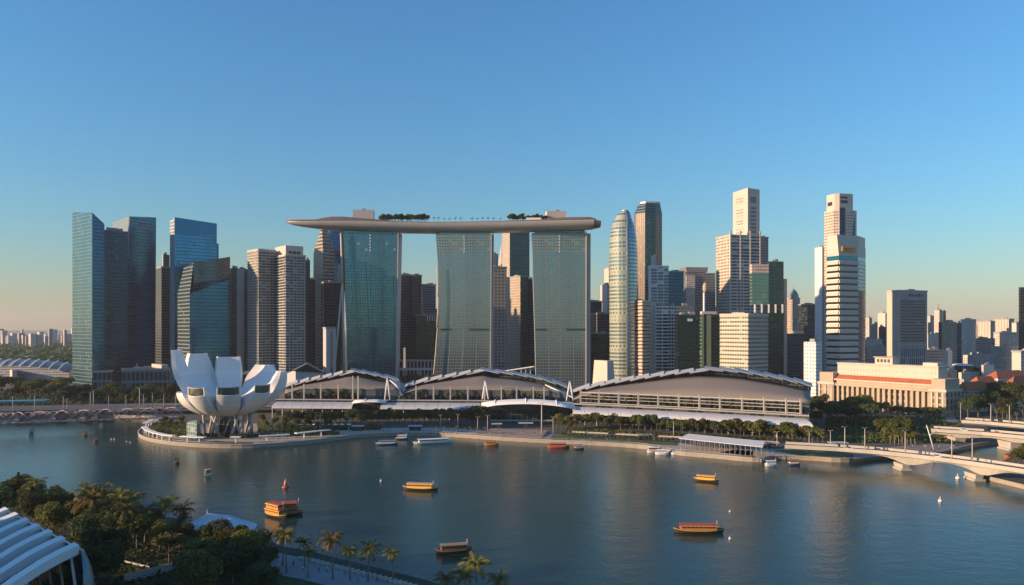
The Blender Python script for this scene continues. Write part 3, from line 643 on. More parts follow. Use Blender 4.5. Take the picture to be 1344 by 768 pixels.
# beige banded
tower('office_tower', 'orange beige office tower with dark bands half in shadow beside the oval tower', 826.5, 843, 853, 880, 24, 396, facade('beige_shade_side', (0.42, 0.36, 0.3), (0.1, 0.09, 0.08), 4.1, 6, (0.45, 0.86), None, .25, .3, .8, .3, .1), F_BEIGE, group=CB, cap=M_PINKW, slabs=(4.1, 1.5, .8, plain('orange_beige_spandrel', (.56, .43, .31), .75, 0, .06, .1)))  # front is a darker copy of F_BEIGE with shade in its colour
tower('stone_shaft', 'plain tan blank wall strip between the beige banded tower and white grid tower', 851, 853, 861, 900, 10, 396, M_PINKW, None, cat='building')
# white grid tower with spire
o, f, z = tower('lattice_tower', 'white framed blue glass tower with cream spire rising behind the octagonal tower', 851, 854, 877.5, 985, 5, 350, F_WGRID, F_WHITEW, group=CB, cap=M_WHITE)
q = f[1]+Vector((3, 4)); mb = MB(); mb.prism([(q.x-1, q.y-2), (q.x+4, q.y-2), (q.x+4, q.y+5), (q.x-1, q.y+5)], z, [z+13, z+17, z+17, z+13]); mb.build('spire', M_PINKW, o)
tower('office_tower', 'dark blue glass block attached right of the white framed tower with spire', 874, 877.5, 897.5, 990, 5, 357, F_NAVY, None, group=CB)
o, f, z = tower('lattice_tower', 'lower white grid tower with dense frame standing before the spire tower', 858, 860, 877, 900, 5, 400, F_WGRID, F_WHITEW, group=CB, cap=M_WHITE, slabs=(4.0, .7, .7, M_WHITE))
tower('lattice_tower', 'fine white grid wing right of the lower white grid tower', 875, 877, 890, 902, 14, 401, F_WGRIDF, None, group=CB, cap=M_WHITE)
tower('office_block', 'grey blue block top showing between the white grid wing and dark green twins', 886, 888, 910, 950, 8, 401, F_GREYG)
# dark green pair
o, f, z = tower('glass_block', 'dark green glass block with small white sign near its top', 886, 889.5, 919.5, 860, 8, 413, F_DGREEN, None, group=CB)
mb = MB(); p = f[1]+(f[2]-f[1])*0.46; an = math.atan2((f[2]-f[1]).y, (f[2]-f[1]).x)
for k in range(3): mb.box((p.x+k*2.0, p.y-0.4+k*.28, Z(420, 860)), (1.6, 0.4, 3), an)
mb.build('sign', M_WHITE, o)
o, f, z = tower('glass_block', 'dark green glass block with pale green vertical strip and sunlit roof edge', 918, 921, 949, 858, 8, 413, F_DGREEN, F_TGREEN, group=CB)
e = f[2]-f[1]; an = math.atan2(e.y, e.x); mb = MB()
for a, w in ((0.05, 2.0), (0.33, 5.2)):
    p = f[1]+e*a; mb.box((p.x, p.y-0.3, (z+2)/2), (w, 0.8, z-3), an)
mb.build('glass_strip', NT('pale_green_strip').set(Base_Color=(0.24, 0.36, 0.30), Metallic=0.7, Roughness=0.22), o)
mb = MB(); p = f[1]+e*0.35; mb.box((p.x, p.y+4, z+2.2), (17, 6, 3), an); mb.build('roof_pavilion', M_PINKW, o)
# behind: grey grid with slab, lantern
o, f, z = tower('office_tower', 'grey grid office tower under a wide flat roof slab with cream corner shaft', 897, 899.5, 939, 1060, 8, 358, F_GREYG, None, group=CB)
mb = MB(); e = (f[2]-f[1]).normalized(); c = f[1]+e*13+Vector((0, 12)); an = math.atan2(e.y, e.x); mb.box((c.x+2, c.y, Z(354, 1060)), (30, 24, 7), an, 1.08); mb.build('roof_slab', M_STEEL, o)
mb = MB(); c = f[1]+e*7; mb.box((c.x, c.y+1, (Z(361, 1060)+2)/2), (13, 6, Z(361, 1060)-2), an); mb.build('corner_shaft', F_HDB, o)
o = thing('observation_mast', 'cream capsule topped white mast standing behind the dark green twins', 'mast', (X(925, 900), 900, 2))
mb = MB(); mb.tube([(X(924, 900), 900, 2), (X(924, 900), 900, Z(384, 900))], 1.2, 10); mb.build('pole', M_WHITE, o)
mb = MB(); mb.lathe((X(925.5, 900), 900, Z(384, 900)), [(0.8, 0), (2.6, 1.6), (2.9, 4), (2.8, 8), (1.8, 11), (0.3, 12)], 14); mb.build('capsule', plain('tan_capsule_wall', (.42, .33, .24), .7), o)
# tallest stepped tower
D = 1040
def plainpoly(name, label, fp, z0, zts, mat, cat, parent=None): pass
o, f, z = tower('skyscraper', 'broad pale tower with white piers and dark ribbons carrying a taller shaft', 940, 958.5, 998, D, 14, 309, F_WRIB, F_WPUN, group='stepped pale skyscraper volumes', cap=M_PINKW, slabs=(4.3, 1.3, .7, M_PINKW))
e = (f[2]-f[1]); en = e.normalized(); nn = Vector((en.y, -en.x))
for k in range(4):
    p = f[1]+e*(k/3*0.985)+nn*0.5; mb = MB(); mb.box((p.x, p.y, (z+6+2)/2), (1.7, 1.6, z+6), math.atan2(en.y, en.x)); mb.build('pier', M_PINKW, o)
mb = MB(); p0, p1 = f[1]+nn*0.3, f[2]+nn*0.3
for yy, hh in ((319, 3), (328, 4.5), (336, 6.5)):
    for k in range(3):
        a, b = p0+e*(k/3+.02), p0+e*((k+1)/3-.03); zz_ = Z(yy, D); mb.add([(a.x, a.y, zz_-hh/2), (b.x, b.y, zz_-hh/2), (b.x, b.y, zz_+hh/2), (a.x, a.y, zz_+hh/2)], [(0, 1, 2, 3)])
mb.build('louvre_band', NT('blue_black_glass').set(Base_Color=(0.03, 0.05, 0.11), Metallic=0.4, Roughness=0.2), o)
tower('skyscraper', 'lower grey glass shoulder at the right of the broad pale tower', 990, 998, 1008.5, 1055, 14, 312, F_GREYG, None, group='stepped pale skyscraper volumes')
f = foot(962, 981.5, 997, D+6, 24)
o = thing('skyscraper_shaft', 'tall plain pink stone shaft with slanted roof and small window panels', 'skyscraper', (X(980, D), D+6, Z(309, D)), 'stepped pale skyscraper volumes')
zz = [Z(253, f[0].y), Z(246.5, D+6), Z(249, f[2].y), Z(252, f[2].y)]
mb = MB(); mb.prism([(p.x, p.y) for p in f], Z(309, D)-2, zz); mb.build('wall', M_PINKW, o)
for a, b in ((f[0], f[1]), (f[1], f[2])):
    d = (b-a); dn = d.normalized(); nn = Vector((dn.y, -dn.x))*0.12; L = d.length
    for (y0, y1) in [(257, 265)]+[(270+i*5.2, 273.4+i*5.2) for i in range(7)]:
        mb = MB(); p, q = a+d*0.22+nn, a+d*0.70+nn; mb.add([(p.x, p.y, Z(y1, D)), (q.x, q.y, Z(y1, D)), (q.x, q.y, Z(y0, D)), (p.x, p.y, Z(y0, D))], [(0, 1, 2, 3)]); mb.build('window_panel', F_STONE if a is f[0] else F_GREYG, o)
mb = MB(); mb.tube([(f[1].x+3, f[1].y+8, zz[1]), (f[1].x+3, f[1].y+8, zz[1]+5)], 0.2, 6); mb.build('antenna', M_STEEL, o)
# sea-green tower + dark base
o, f, z = tower('glass_tower', 'sea green glass tower with cream header and lit white pillars halfway down', 984, 987, 1009, 905, 6, 358, F_TGREEN, None, group=CB, par=False, base=Z(400, 905))
mb = MB(); g = inset(f, 1.02); mb.prism([(p.x, p.y) for p in g], Z(358.5, 905), Z(347, 905)); mb.build('header', F_STONE, o)
tower('glass_tower', 'dark teal glass shaft attached right of the sea green tower', 1006, 1009, 1028.5, 908, 8, 343, F_DTEAL, None, group=CB, base=2)
o, f, z = tower('glass_block', 'near black glass base below the sea green tower', 986, 990, 1028.5, 898, 8, 411, F_DGREEN, None, group=CB, plant=False)
mb = MB()
for k in range(5):
    p = f[1]+(f[2]-f[1])*(0.03+k*0.235); mb.box((p.x, p.y+1, Z(405, 898)), (1.6, 1.6, 10)); 
mb.build('pillar', M_WHITE, o)
tower('stone_shaft', 'very thin beige wall strip right of the near black glass base', 1027.5, 1028.8, 1033, 915, 10, 366, M_PINKW, None, cat='building', plant=False)
# cream rows building
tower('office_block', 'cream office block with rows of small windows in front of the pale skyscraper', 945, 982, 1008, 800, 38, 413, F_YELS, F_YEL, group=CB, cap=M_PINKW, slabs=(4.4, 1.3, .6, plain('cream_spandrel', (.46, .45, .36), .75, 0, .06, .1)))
# behind right
o, f, z = tower('crown_tower', 'small cream apartment tower with domed crown and thin spire', 1033, 1044, 1050, 1190, 24, 392, F_BEIGEP, F_BEIGEF, cat='apartment tower', cap=M_PINKW)
c = sum(f, Vector((0, 0)))/4; mb = MB(); mb.lathe((c.x, c.y, z), [(8, 0), (8, 6), (5.6, 10), (4.6, 12), (1.2, 15), (0.4, 17), (0.15, 25)], 10, False); mb.build('crown', M_STEEL, o)
tower('office_tower', 'dark office tower with brown reflecting top left of the white slab', 1048, 1060, 1072, 1130, 20, 400, F_DARKG, F_BRONZE)
tower('office_tower', 'dark blue green block low in front of the small domed apartment tower', 1029, 1033, 1062, 1000, 10, 438, F_NAVYD)
tower('slab_tower', 'white slab tower side just left of the twin peaked stone towers', 1069.5, 1079, 1083, 1060, 28, 324.5, F_WHITEW, plain('white_marble_wall', (0.74, 0.72, 0.68), 0.7, 0, 0.05, 0.05), cat='office tower')
tower('apartment_block', 'small white block with square windows in front of the striped tower', 1055, 1071, 1079, 760, 26, 449, F_WHITEW, F_WHITEW, cat='apartment block', cap=M_WHITE)
# stone skyscraper with notched crown
D = 1030; SG = 'pair of tall stone towers'
o = thing('skyscraper', 'tallest stone skyscraper with notched crown openings behind the striped tower', 'skyscraper', (X(1103, D), D, 2), SG)
for nm, l, m, r, y0, y1 in (('lower_shaft', 1079, 1097, 1127.5, 600, 275), ('crown', 1082.5, 1098, 1122, 277, 253)):
    f = foot(l, m, r, D+(3 if nm == 'crown' else 0), 16)
    g = []
    for i in range(4):                                   # chamfered corners
        p, a, b = f[i], f[i-1], f[(i+1) % 4]; g += [p+(a-p)*0.16, p+(b-p)*0.16]
    mb = MB(); mb.prism([(p.x, p.y) for p in g], 2 if y0 == 600 else Z(y0, D), Z(y1, D)); mb.build(nm, F_STONE if nm != 'crown' else M_PINKW, o)
    e = f[2]-f[1]; en = e.normalized(); nn = Vector((en.y, -en.x))*0.25; s_ = f[0]-f[1]; sn = s_.normalized(); ns = Vector((-sn.y, sn.x))*0.25
    mb = MB()
    if nm == 'crown':
        for (y2, y3) in ((257, 259.5), (262, 265.8)):
            a, b = f[1]+e*0.22+nn, f[1]+e*0.6+nn; mb.add([(a.x, a.y, Z(y3, D)), (b.x, b.y, Z(y3, D)), (b.x, b.y, Z(y2, D)), (a.x, a.y, Z(y2, D))], [(0, 1, 2, 3)])
        a, b = f[1]+s_*0.75+ns, f[1]+s_*0.35+ns; mb.add([(a.x, a.y, Z(268, D)), (b.x, b.y, Z(268, D)), (b.x, b.y, Z(263, D)), (a.x, a.y, Z(263, D))], [(0, 1, 2, 3)])
        mb.build('opening', M_DARK, o)
    else:
        a, b = f[1]+e*0.17+nn, f[1]+e*0.40+nn; mb.add([(a.x, a.y, 2), (b.x, b.y, 2), (b.x, b.y, Z(272, D)), (a.x, a.y, Z(272, D))], [(0, 1, 2, 3)])
        mb.build('recessed_bay', F_GREYG, o)
        a, b = f[1]+e*0.72+nn, f[1]+e*0.835+nn; mb.add([(a.x, a.y, 2), (b.x, b.y, 2), (b.x, b.y, Z(280, D)), (a.x, a.y, Z(300, D))], [(0, 1, 2, 3)])
        mb.build('corner_glass', F_NAVY, o)
# striped tower
D = 850; o = thing('striped_tower', 'white and black striped tower with orange sign on its beige top panel', 'office tower', (X(1110, D), D, 2), SG)
f = foot(1085.5, 1101, 1126, D, 24); fr = foot(1101, 1126, 1135, f[2].y, 30)
Mx = f[1]; Rt = f[2]; Lf = f[0]; R2 = Vector((X(1135.5, Rt.y+22), Rt.y+22)); Bk = Lf+(R2-Mx)
body = [Lf, Mx, Rt, R2, Bk]
zt = Z(338, D)
for nm, mt, ids in (('side_facade', F_STRIPE, (0, 1)), ('front_facade', F_STRIPE, (1, 2)), ('corner_facade', F_NAVY, (2, 3)), ('rear_facade', F_STRIPE, (3, 4, 0))):
    mb = MB(); n = len(ids); mb.add([(body[i].x, body[i].y, 2) for i in ids]+[(body[i].x, body[i].y, zt) for i in ids], [(k, k+1, n+k+1, n+k) for k in range(n-1)]); mb.build(nm, mt, o)
# real projecting white bands, one per storey group
step = 7.0; k = 0; zc = 6.2
while zc < zt-4:
    mb = MB(); g = [Lf, Mx, Rt]
    for a, b in zip(g[:-1], g[1:]):
        d_ = (b-a).normalized(); nv = Vector((d_.y, -d_.x))*0.5
        mb.bar((a.x+nv.x, a.y+nv.y, zc), (b.x+nv.x, b.y+nv.y, zc), 1.4, 3.7)
    mb.build('storey_band', M_PINKW, o); zc += step
mb = MB(); g = inset(body, 1.02); mb.prism([(p.x, p.y) for p in g], Z(341, D), Z(335.5, D)); mb.build('teal_band', NT('teal_glass_band').set(Base_Color=(0.02, 0.20, 0.27), Metallic=0.5, Roughness=0.2), o)
Mt = Mx-(Rt-Mx)*0.10
gb = [Lf, Mx, Rt, R2, Bk]; gt = [Lf, Mt, Rt+(Rt-Mx)*0.05, R2, Bk]
mb = MB(); mb.prism([(p.x, p.y) for p in gb], Z(335.5, D), Z(308, D), [(p.x, p.y) for p in gt]); mb.build('top_panel', plain('beige_metal_panel', (0.56, 0.50, 0.44), 0.55, 0, 0.05, 0.1), o)
e = (Rt-Mx); en = e.normalized(); nn = Vector((en.y, -en.x)); an = math.atan2(en.y, en.x)
p = Mx+e*0.46+nn*1.2; mb = MB(); mb.box((p.x, p.y, Z(326.5, D)), (20, 0.8, 5.2), an); sg = sub(mb.build('sign', plain('orange_sign', (0.85, 0.36, 0.02), 0.5, 0, 0.08, 0.3), o), o)
mb = MB()
for k, (w, h, x) in enumerate(((1.6, 2.4, -8.2), (1.0, 2, -5.4), (1.6, 2.6, -3.6), (1.0, 1.6, -1.2), (1.2, 1.6, .8), (1.2, 1.6, 2.8), (1.0, 2.0, 4.6), (1.4, 3.0, 8.6))):
    q = p+en*x+nn*0.5; mb.box((q.x, q.y, Z(326.5, D)), (w, 0.3, h), an)
mb.build('emblem', plain('dark_orange_letters', (0.42, 0.13, 0.02), 0.6), sg)
tower('office_tower', 'teal glass sliver standing behind the right edge of the striped tower', 1120, 1130, 1136, 1000, 10, 326, F_DTEAL, None, plant=False)

# ---- mid-rise blocks filling the streets behind the first rows
rq = random.Random(21)
for k in range(18):
    px = 528+k*31.5+rq.uniform(-8, 8); w = rq.uniform(10, 22); D = rq.uniform(1230, 1600)
    tower('office_block', '%s mid-rise block from the first hotel tower behind the front rows of towers' % ordw(k), px-w*.35, px, px+w*.65, D, 20, rq.uniform(398, 432), rq.choice([F_GREYG, F_HDBG, F_BROWN, F_STEELB]), rq.choice([F_HDB, F_BEIGEP, F_HDBG]), cat='office block', group='mid-rise blocks behind the front rows')
# ---- grey tower with louvres
o, f, z = tower('office_tower', 'grey tower with wide louvred front, standing alone behind the colonnaded building', 1164, 1181, 1217, 905, 20, 382, plain('shaded_render', (0.34, 0.33, 0.34), 0.8, 0, .08, .06), plain('sunlit_render', (0.58, 0.47, 0.38), 0.8, 0, .08, .06), cap=M_GREYW)  # warm sunlit side and grey shaded front put into the wall colours
e = f[2]-f[1]; en = e.normalized(); nn = Vector((en.y, -en.x))*0.3; n2 = nn*1.0
a, b = f[1]+e*0.03+nn, f[1]+e*0.93+nn
mb = MB(); mb.add([(a.x, a.y, Z(450, 905)), (b.x, b.y, Z(450, 905)), (b.x, b.y, Z(393, 905)), (a.x, a.y, Z(393, 905))], [(0, 1, 2, 3)]); mb.build('louvred_front', F_GLOUV, o)
mb = MB(); mb.add([(a.x, a.y, Z(480, 905)), (b.x, b.y, Z(480, 905)), (b.x, b.y, Z(454, 905)), (a.x, a.y, Z(454, 905))], [(0, 1, 2, 3)]); mb.build('window_grid', facade('tall_slot_windows', (0.3, 0.3, 0.31), (0.05, 0.055, 0.065), 12, 3.2, (0.1, 0.9), (0.4, 0.9), .3, .3), o)
mb = MB(); c = f[1]+(f[0]-f[1])*0.32; sn = (f[0]-f[1]).normalized(); ns = Vector((-sn.y, sn.x))*0.4
mb.bar((c.x+ns.x, c.y+ns.y, 2), (c.x+ns.x, c.y+ns.y, z+1), 2.2); mb.build('wall_fin', M_GREYW, o)
mb = MB()
for k in range(5): c = f[1]+e*(0.36+k*.11)+nn*1.5; mb.box((c.x, c.y, Z(387.5, 905)), (2.6, .3, 3.2 if k in (0, 3) else 2.2), math.atan2(en.y, en.x))
mb.build('sign', M_DARK, o)

# ---- right side town, each block by hand
def blk(label, l, m, r, D, ty, m1, m2=None, deg=20, cat='apartment block', name='apartment_block', **k):
    return tower(name, label, l, m, r, D, deg, ty, m1, m2, cat=cat, group='blocks in the town on the right', **k)
blk('slim pale block between the striped tower and louvred grey tower', 1136, 1141, 1144.5, 1500, 417, F_HDBG, F_HDB)
blk('blue grey glass block low right of the striped tower', 1143, 1145, 1156, 1400, 425, F_GREYG, name='office_block', cat='office block')
blk('cream stepped block touching the louvred grey tower', 1152, 1162, 1165, 1350, 411, F_BEIGEP, M_PINKW)
blk('small cream block with dark glass front beside the louvred grey tower', 1153, 1154, 1163, 1250, 429, F_DARKG, F_BEIGEP)
blk('pink orange low row of flats right of the striped tower', 1130, 1134, 1158, 1230, 445, F_HDBP, M_PINKW)
blk('long grey office slab low between striped and louvred towers', 1134, 1137, 1168, 1000, 455, F_HDBG, None, name='office_block', cat='office block', deg=8)
blk('pair of thin pale towers right of the louvred grey tower', 1217, 1221, 1226, 2100, 415, F_HDBG, F_HDB)
o, f, z = blk('tall thin pale tower topped by a mast in the right town', 1226, 1233, 1236.5, 2000, 407, F_HDBG, F_HDB)
mb = MB(); mb.tube([(f[1].x, f[1].y+6, z), (f[1].x, f[1].y+6, z+16)], [2.5, 1.0], 6); mb.build('mast', M_STEEL, o)
blk('thin dark blue tower next to the masted pale tower', 1235, 1238, 1241.5, 2050, 408, F_DARKG)
blk('cream low block with window strips right of the louvred tower', 1216, 1218, 1237, 1400, 438, F_HDB, M_PINKW)
blk('tan gridded office block with dark blue flank', 1232, 1236, 1256, 1150, 422.5, facade('tan_grid', (0.34, 0.31, 0.26), (0.14, 0.13, 0.11), 3.4, 2.4, (0.3, 0.85), (0.1, 0.9), .3, .3), F_DARKG, deg=14, name='office_block', cat='office block')
blk('dark blue flank wall right of the tan gridded block', 1255, 1256.5, 1262, 1160, 424, F_NAVYD, deg=10, name='office_block', cat='office block')
blk('twin cream residential tower with brown centre strip', 1261, 1274, 1281, 1250, 420, F_HDBP, F_HDB, deg=22, cap=M_PINKW)
blk('cream residential tower with pinkish strips behind the blue grey block', 1283, 1300, 1306, 1700, 422, F_HDBG, F_HDBP, deg=22)
blk('pale pink residential tower left of the near black edge tower', 1305, 1324, 1331, 1750, 419, F_HDBG, F_HDBP, deg=22)
blk('blue grey slab with vertical strips in the right town', 1279, 1282, 1306, 1300, 444, F_GREYG, deg=10)
blk('beige grey slab with blue strips below the pale pink tower', 1304, 1312, 1334, 1350, 437, F_HDBG, F_HDB, deg=14)
blk('small pink block squeezed beside the near black edge tower', 1328, 1334, 1339, 1600, 424, F_HDBP, M_PINKW)
blk('grey office block with regular square window grid in the right town', 1300, 1303, 1338, 1050, 454.5, F_HDBG, deg=6, name='office_block', cat='office block')
blk('grey blue glass block with pale side below the cream low block', 1213, 1217, 1240, 960, 459, F_GREYG, M_GREYW, deg=10, name='office_block', cat='office block')
blk('plain grey wall block right of the grey blue glass block', 1238, 1240, 1250, 965, 460, M_GREYW, deg=10, name='office_block', cat='office block')
blk('long cream low terrace behind the round white roof', 1264, 1270, 1300, 1080, 466, F_HDBG, F_HDB, deg=30)
tower('office_tower', 'near black tower cut by the right edge of the picture', 1337, 1339, 1372, 980, 6, 377, F_DARKG, None)
blk('cream block at the right picture edge above the orange roofs', 1328, 1340, 1380, 760, 462, F_HDB, M_PINKW, deg=20)
blk('small grey block between the tree clump and orange roofed terrace', 1288, 1291, 1305, 900, 479, M_GREYW, deg=14)
o = thing('round_hall', 'low round hall with flat white saucer roof in the right town', 'hall', (X(1262, 1000), 1000, 2))
mb = MB(); mb.lathe((X(1262, 1000), 1000, 2), [(12, 0), (12, 22)], 20, False); mb.build('wall', M_DARK, o)
mb = MB(); mb.lathe((X(1262, 1000), 1000, 24), [(4, -1.5), (13.5, 0.2), (13.5, 1.2), (6, 2.6), (0.5, 3)], 24); mb.build('roof', M_WHITE, o)
rr = random.Random(3)
for k in range(26):                                     # far low blocks along the right horizon
    px = 1136+k*8.1+rr.uniform(-2, 2); D = rr.uniform(1900, 3000); w = rr.uniform(4, 9)
    tower('apartment_block', '%s far low block from the striped tower along the right horizon' % ordw(k), px-w*0.4, px, px+w*0.6, D, 22, 432-rr.uniform(0, 9), rr.choice([F_HDBG, F_HDB, F_GREYG]), rr.choice([F_HDB, F_HDBP, F_HDB]), cat='apartment block', group='far blocks on the right horizon', par=False, plant=False)
for k in range(30):
    px = 1225+k*4.6+rr.uniform(-3, 3); D = rr.uniform(900, 1500); w = rr.uniform(6, 14); ty = 432+(CAMZ-rr.uniform(10, 24))/D*1000
    tower('shophouse', '%s small low house from the louvred tower among the right town roofs' % ordw(k), px-w*0.4, px, px+w*0.6, D, 22, ty, rr.choice([F_HDBG, F_HDB, M_GREYW]), rr.choice([F_HDB, M_PINKW]), cat='house', group='small houses in the right town', par=False, plant=k % 3 == 0)
LEFT_FAR = []
for k in range(44):
    px = -20+k*2.7+rr.uniform(-2, 2); D = rr.uniform(2600, 4600); w = rr.uniform(3, 12)
    ty = 432+rr.choice([rr.uniform(-2, 2), rr.uniform(3, 9), rr.uniform(4, 9), rr.uniform(6, 10)])
    tower('apartment_block', '%s far pale block counted from the picture edge on the left horizon' % ordw(k), px-w*0.3, px, px+w*0.7, D, 40, ty, rr.choice([F_HDBG, F_GREYG, F_HDB]), rr.choice([F_HDB, F_HDBG]), cat='apartment block', group='far blocks on the left horizon', par=False, plant=False)
# ================================================================== hotel towers and roof park
HG = 'three hotel towers under the roof park'
F_HOT = facade('hotel_glass', (0.18, 0.215, 0.225), (0.205, 0.30, 0.32), 3.6, 3.2, (0.10, 0.97), (0.06, 0.97), 0.85, 0.16, 0.45, 0.14, 0.004, (0.20, 0.32, 0.31), 0.03, 0, 16)
F_HOTB = facade('hotel_glass_blue', (0.06, 0.11, 0.135), (0.055, 0.18, 0.23), 3.6, 3.2, (0.10, 0.97), (0.06, 0.97), 0.88, 0.13, 0.45, 0.3, 0.006, (0.16, 0.3, 0.31), 0.045, 0, 14)
F_HOTT = facade('hotel_top_glass', (0.20, 0.25, 0.25), (0.15, 0.24, 0.235), 3.6, 3.2, (0.22, 0.95), (0.10, 0.92), 0.7, 0.2, 0.5, 0.3, 0.04, None, 0.03)
def hotel(label, D, left, right, strip, glass, topg, legs, slots, topy):
    o = thing('hotel_tower', label, 'hotel tower', ((X(left[0][1], D)+X(right[0][1], D))/2, D+12, 2), HG)
    def at(tab, y):
        for (y0, a), (y1, b) in zip(tab[:-1], tab[1:]):
            if y0 <= y <= y1: return a+(b-a)*(y-y0)/(y1-y0)
        return tab[-1][1] if y > tab[-1][0] else tab[0][1]
    ys = [topy+k*(505-topy)/16 for k in range(17)]
    ysplit = topy+24
    def wall(nm, ylist, mat, x0f, x1f, dy):
        rows = []
        for y in ylist: 
            z = Z(y, D) if y < 504 else 2
            rows.append([(X(x0f(y), D), D+dy, z), (X(x0f(y)*0.5+x1f(y)*0.5, D), D+dy-0.6, z), (X(x1f(y), D), D+dy, z)])
        mb = MB(); mb.grid(rows[::-1]); return mb.build(nm, mat, o)
    lf = lambda y: at(left, y); rf = lambda y: at(right, y)
    wall('top_floors', [topy, (topy+ysplit)/2, ysplit], topg, lf, rf, 0)
    wall('glass_front', [ysplit]+[y for y in ys if y > ysplit+3], glass, lf, rf, 0)
    # side returns, rear slab and roof as one body behind the glass
    mb = MB(); rows = []
    for y in ys[::-1]:
        z = Z(y, D) if y < 504 else 2
        l, r = X(lf(y), D), X(rf(y)+strip, D); rows.append([(l, D+0.15, z-0.02), (r, D+3.2, z-0.02), (r, D+26, z-0.02), (l, D+26, z-0.02)])
    mb.grid(rows, False, True); n = len(mb.v); mb.f.append((n-4, n-3, n-2, n-1)); mb.sm.append(False); mb.build('rear_slab', M_GREYW, o)
    # upright blade at the right edge
    mb = MB(); mb.bar((X(rf(450)+0.4, D), D-1.0, 2), (X(rf(topy)+0.4, D), D-1.0, Z(topy-2, D)), 1.1, 2.6); mb.build('edge_fin', M_GREYW, o)
    mb = MB(); a, b = X(lf(topy)+4, D), X(rf(topy)-1, D); mb.box(((a+b)/2, D+12, Z(topy-2.0, D)), (b-a, 20, 4.2)); mb.build('top_glass_screen', F_TGREEN, o)
    for (sx, ex) in slots:
        mb = MB(); a, b = X(sx, D), X(ex, D); mb.box(((a+b)/2, D-0.75, Z(432.5, D)), (b-a, 0.5, 2.1)); mb.build('dark_slot', M_DARK, o)
    mb = MB(); fx = (lf(topy)+rf(topy))/2+1
    for k in range(6): mb.box((X(fx, D), D-0.9, Z(topy+4+k*4.0, D)), (1.0, 0.5, 2.0))
    mb.build('lift_light_strip', M_WHITE, o)
    for a, b in legs:
        mb = MB(); mb.tube([P(a[0], a[1], D-4), P((a[0]+b[0])/2+.3, (a[1]+b[1])/2, D-4), P(b[0], b[1], D-4)], [1.1, 1.3, 1.5] if b[0] < 500 else [.6, .7, .8], 6); mb.build('leaning_edge', M_PINKW, o)
    return o
hotel('first hotel tower, blue green glass with leaning white legs at its side', 935, [(305, 447.5), (330, 449), (380, 452), (440, 455), (490, 456), (506, 456.5)], [(305, 522.5), (400, 520.5), (506, 519)], 1.4, F_HOTB, F_HOTB,
      [((449, 372), (438, 494)), ((449.5, 372), (451.8, 494)), ((447.5, 306), (449.3, 372))], [], 305)
hotel('middle hotel tower, pale green glass flaring outward at its lower left', 935, [(307, 572), (350, 575), (390, 576), (430, 575), (460, 572.8), (506, 569.5)], [(307, 644.5), (400, 643.5), (506, 643)], 3.2, F_HOT, F_HOTT,
      [((573.5, 350), (575.0, 390)), ((575, 390), (573.5, 430)), ((574.2, 430), (568.8, 496))], [(577, 592), (616, 642)], 307)
hotel('third hotel tower, pale green glass with grey edge strip nearest the oval tower', 935, [(306, 698), (380, 700), (440, 702), (506, 703.5)], [(306, 769), (506, 768.5)], 6.6, F_HOT, F_HOTT, [], [(702.5, 717), (743, 768)], 306)
mb = MB()
# roof park hull
D0 = 945.0
prof = [(379.8, 293.0, 294.0, 1), (382, 291.6, 295.6, 4), (388, 291.0, 297.6, 8), (400, 290.8, 299.6, 12), (420, 290.5, 302, 15.5), (440, 290.2, 303.6, 18), (470, 290, 305.2, 20), (520, 291.2, 306.4, 21),
        (560, 292.4, 306.8, 21), (600, 292.2, 307, 21), (650, 291.4, 306.4, 21), (700, 290.2, 305.4, 21), (740, 289.4, 304.6, 20), (770, 289, 303.6, 19), (776, 289, 303.2, 18.6)]
def hull_ring(px, ty, by, hw, bow=0):
    x = X(px, D0); zt, zb = Z(ty, D0-hw), Z(by-.9, D0-4); h = zt-zb
    c = D0-bow; out = []
    # flat deck, overhanging lip, rounded belly
    for a in (0, 12, 30, 50, 70, 90, 110, 130, 150, 168, 180):
        q = R(a); out.append((x, c-hw*math.copysign(abs(math.cos(q))**0.75, math.cos(q)), zt-h*(math.sin(q)**0.8 if a not in (0, 180) else 0)))
    return out
rp = thing('roof_park', 'long boat shaped sky deck in pale metal spanning the three hotel towers', 'sky deck', (X(580, D0), D0, Z(300, D0)))
rows = [hull_ring(px, ty+1.15*((px-580)/200)**2*.9, by, hw, 14*((px-580)/200)**2) for px, ty, by, hw in prof]
mb = MB(); mb.grid([r[::-1] for r in rows], True); b = len(rows[0])
mb.f += [tuple(reversed(range(b)))]; mb.sm += [False]
mb.build('hull', plain('champagne_metal_hull', (0.54, 0.53, 0.52), 0.38, 0.45, 0.06, 0.04), rp)
# angular prow at the right end
mb = MB(); r0 = rows[-1]; cx = 14*((776-580)/200)**2
tip = [(X(786, D0), D0-cx+ (p[1]-(D0-cx))*0.55, max(p[2]+ (2.0 if p[2] < Z(300, D0) else -0.5), Z(301.5, D0))) for p in r0]
mb.grid([tip, r0][::1], False); mb.f += [tuple(range(b))]; mb.sm += [False]; mb.build('prow', plain('bronze_prow_panel', (0.20, 0.16, 0.15), 0.3, 0.6, 0.1, 0.1), rp)
mb = MB()
for i in range(len(prof)-1):
    (a, ta, _, ha), (c, tc, _, hc) = prof[i], prof[i+1]; ba, bc = 14*((a-580)/200)**2, 14*((c-580)/200)**2
    mb.add([(X(a, D0), D0-ba-ha, Z(ta, D0-ha)), (X(c, D0), D0-bc-hc, Z(tc, D0-hc)), (X(c, D0), D0-bc+hc, Z(tc, D0-hc)), (X(a, D0), D0-ba+ha, Z(ta, D0-ha))], [(0, 1, 2, 3)])
mb.build('deck', plain('deck_timber', (0.24, 0.15, 0.11), 0.8, 0, 0.2, 0.2), rp)
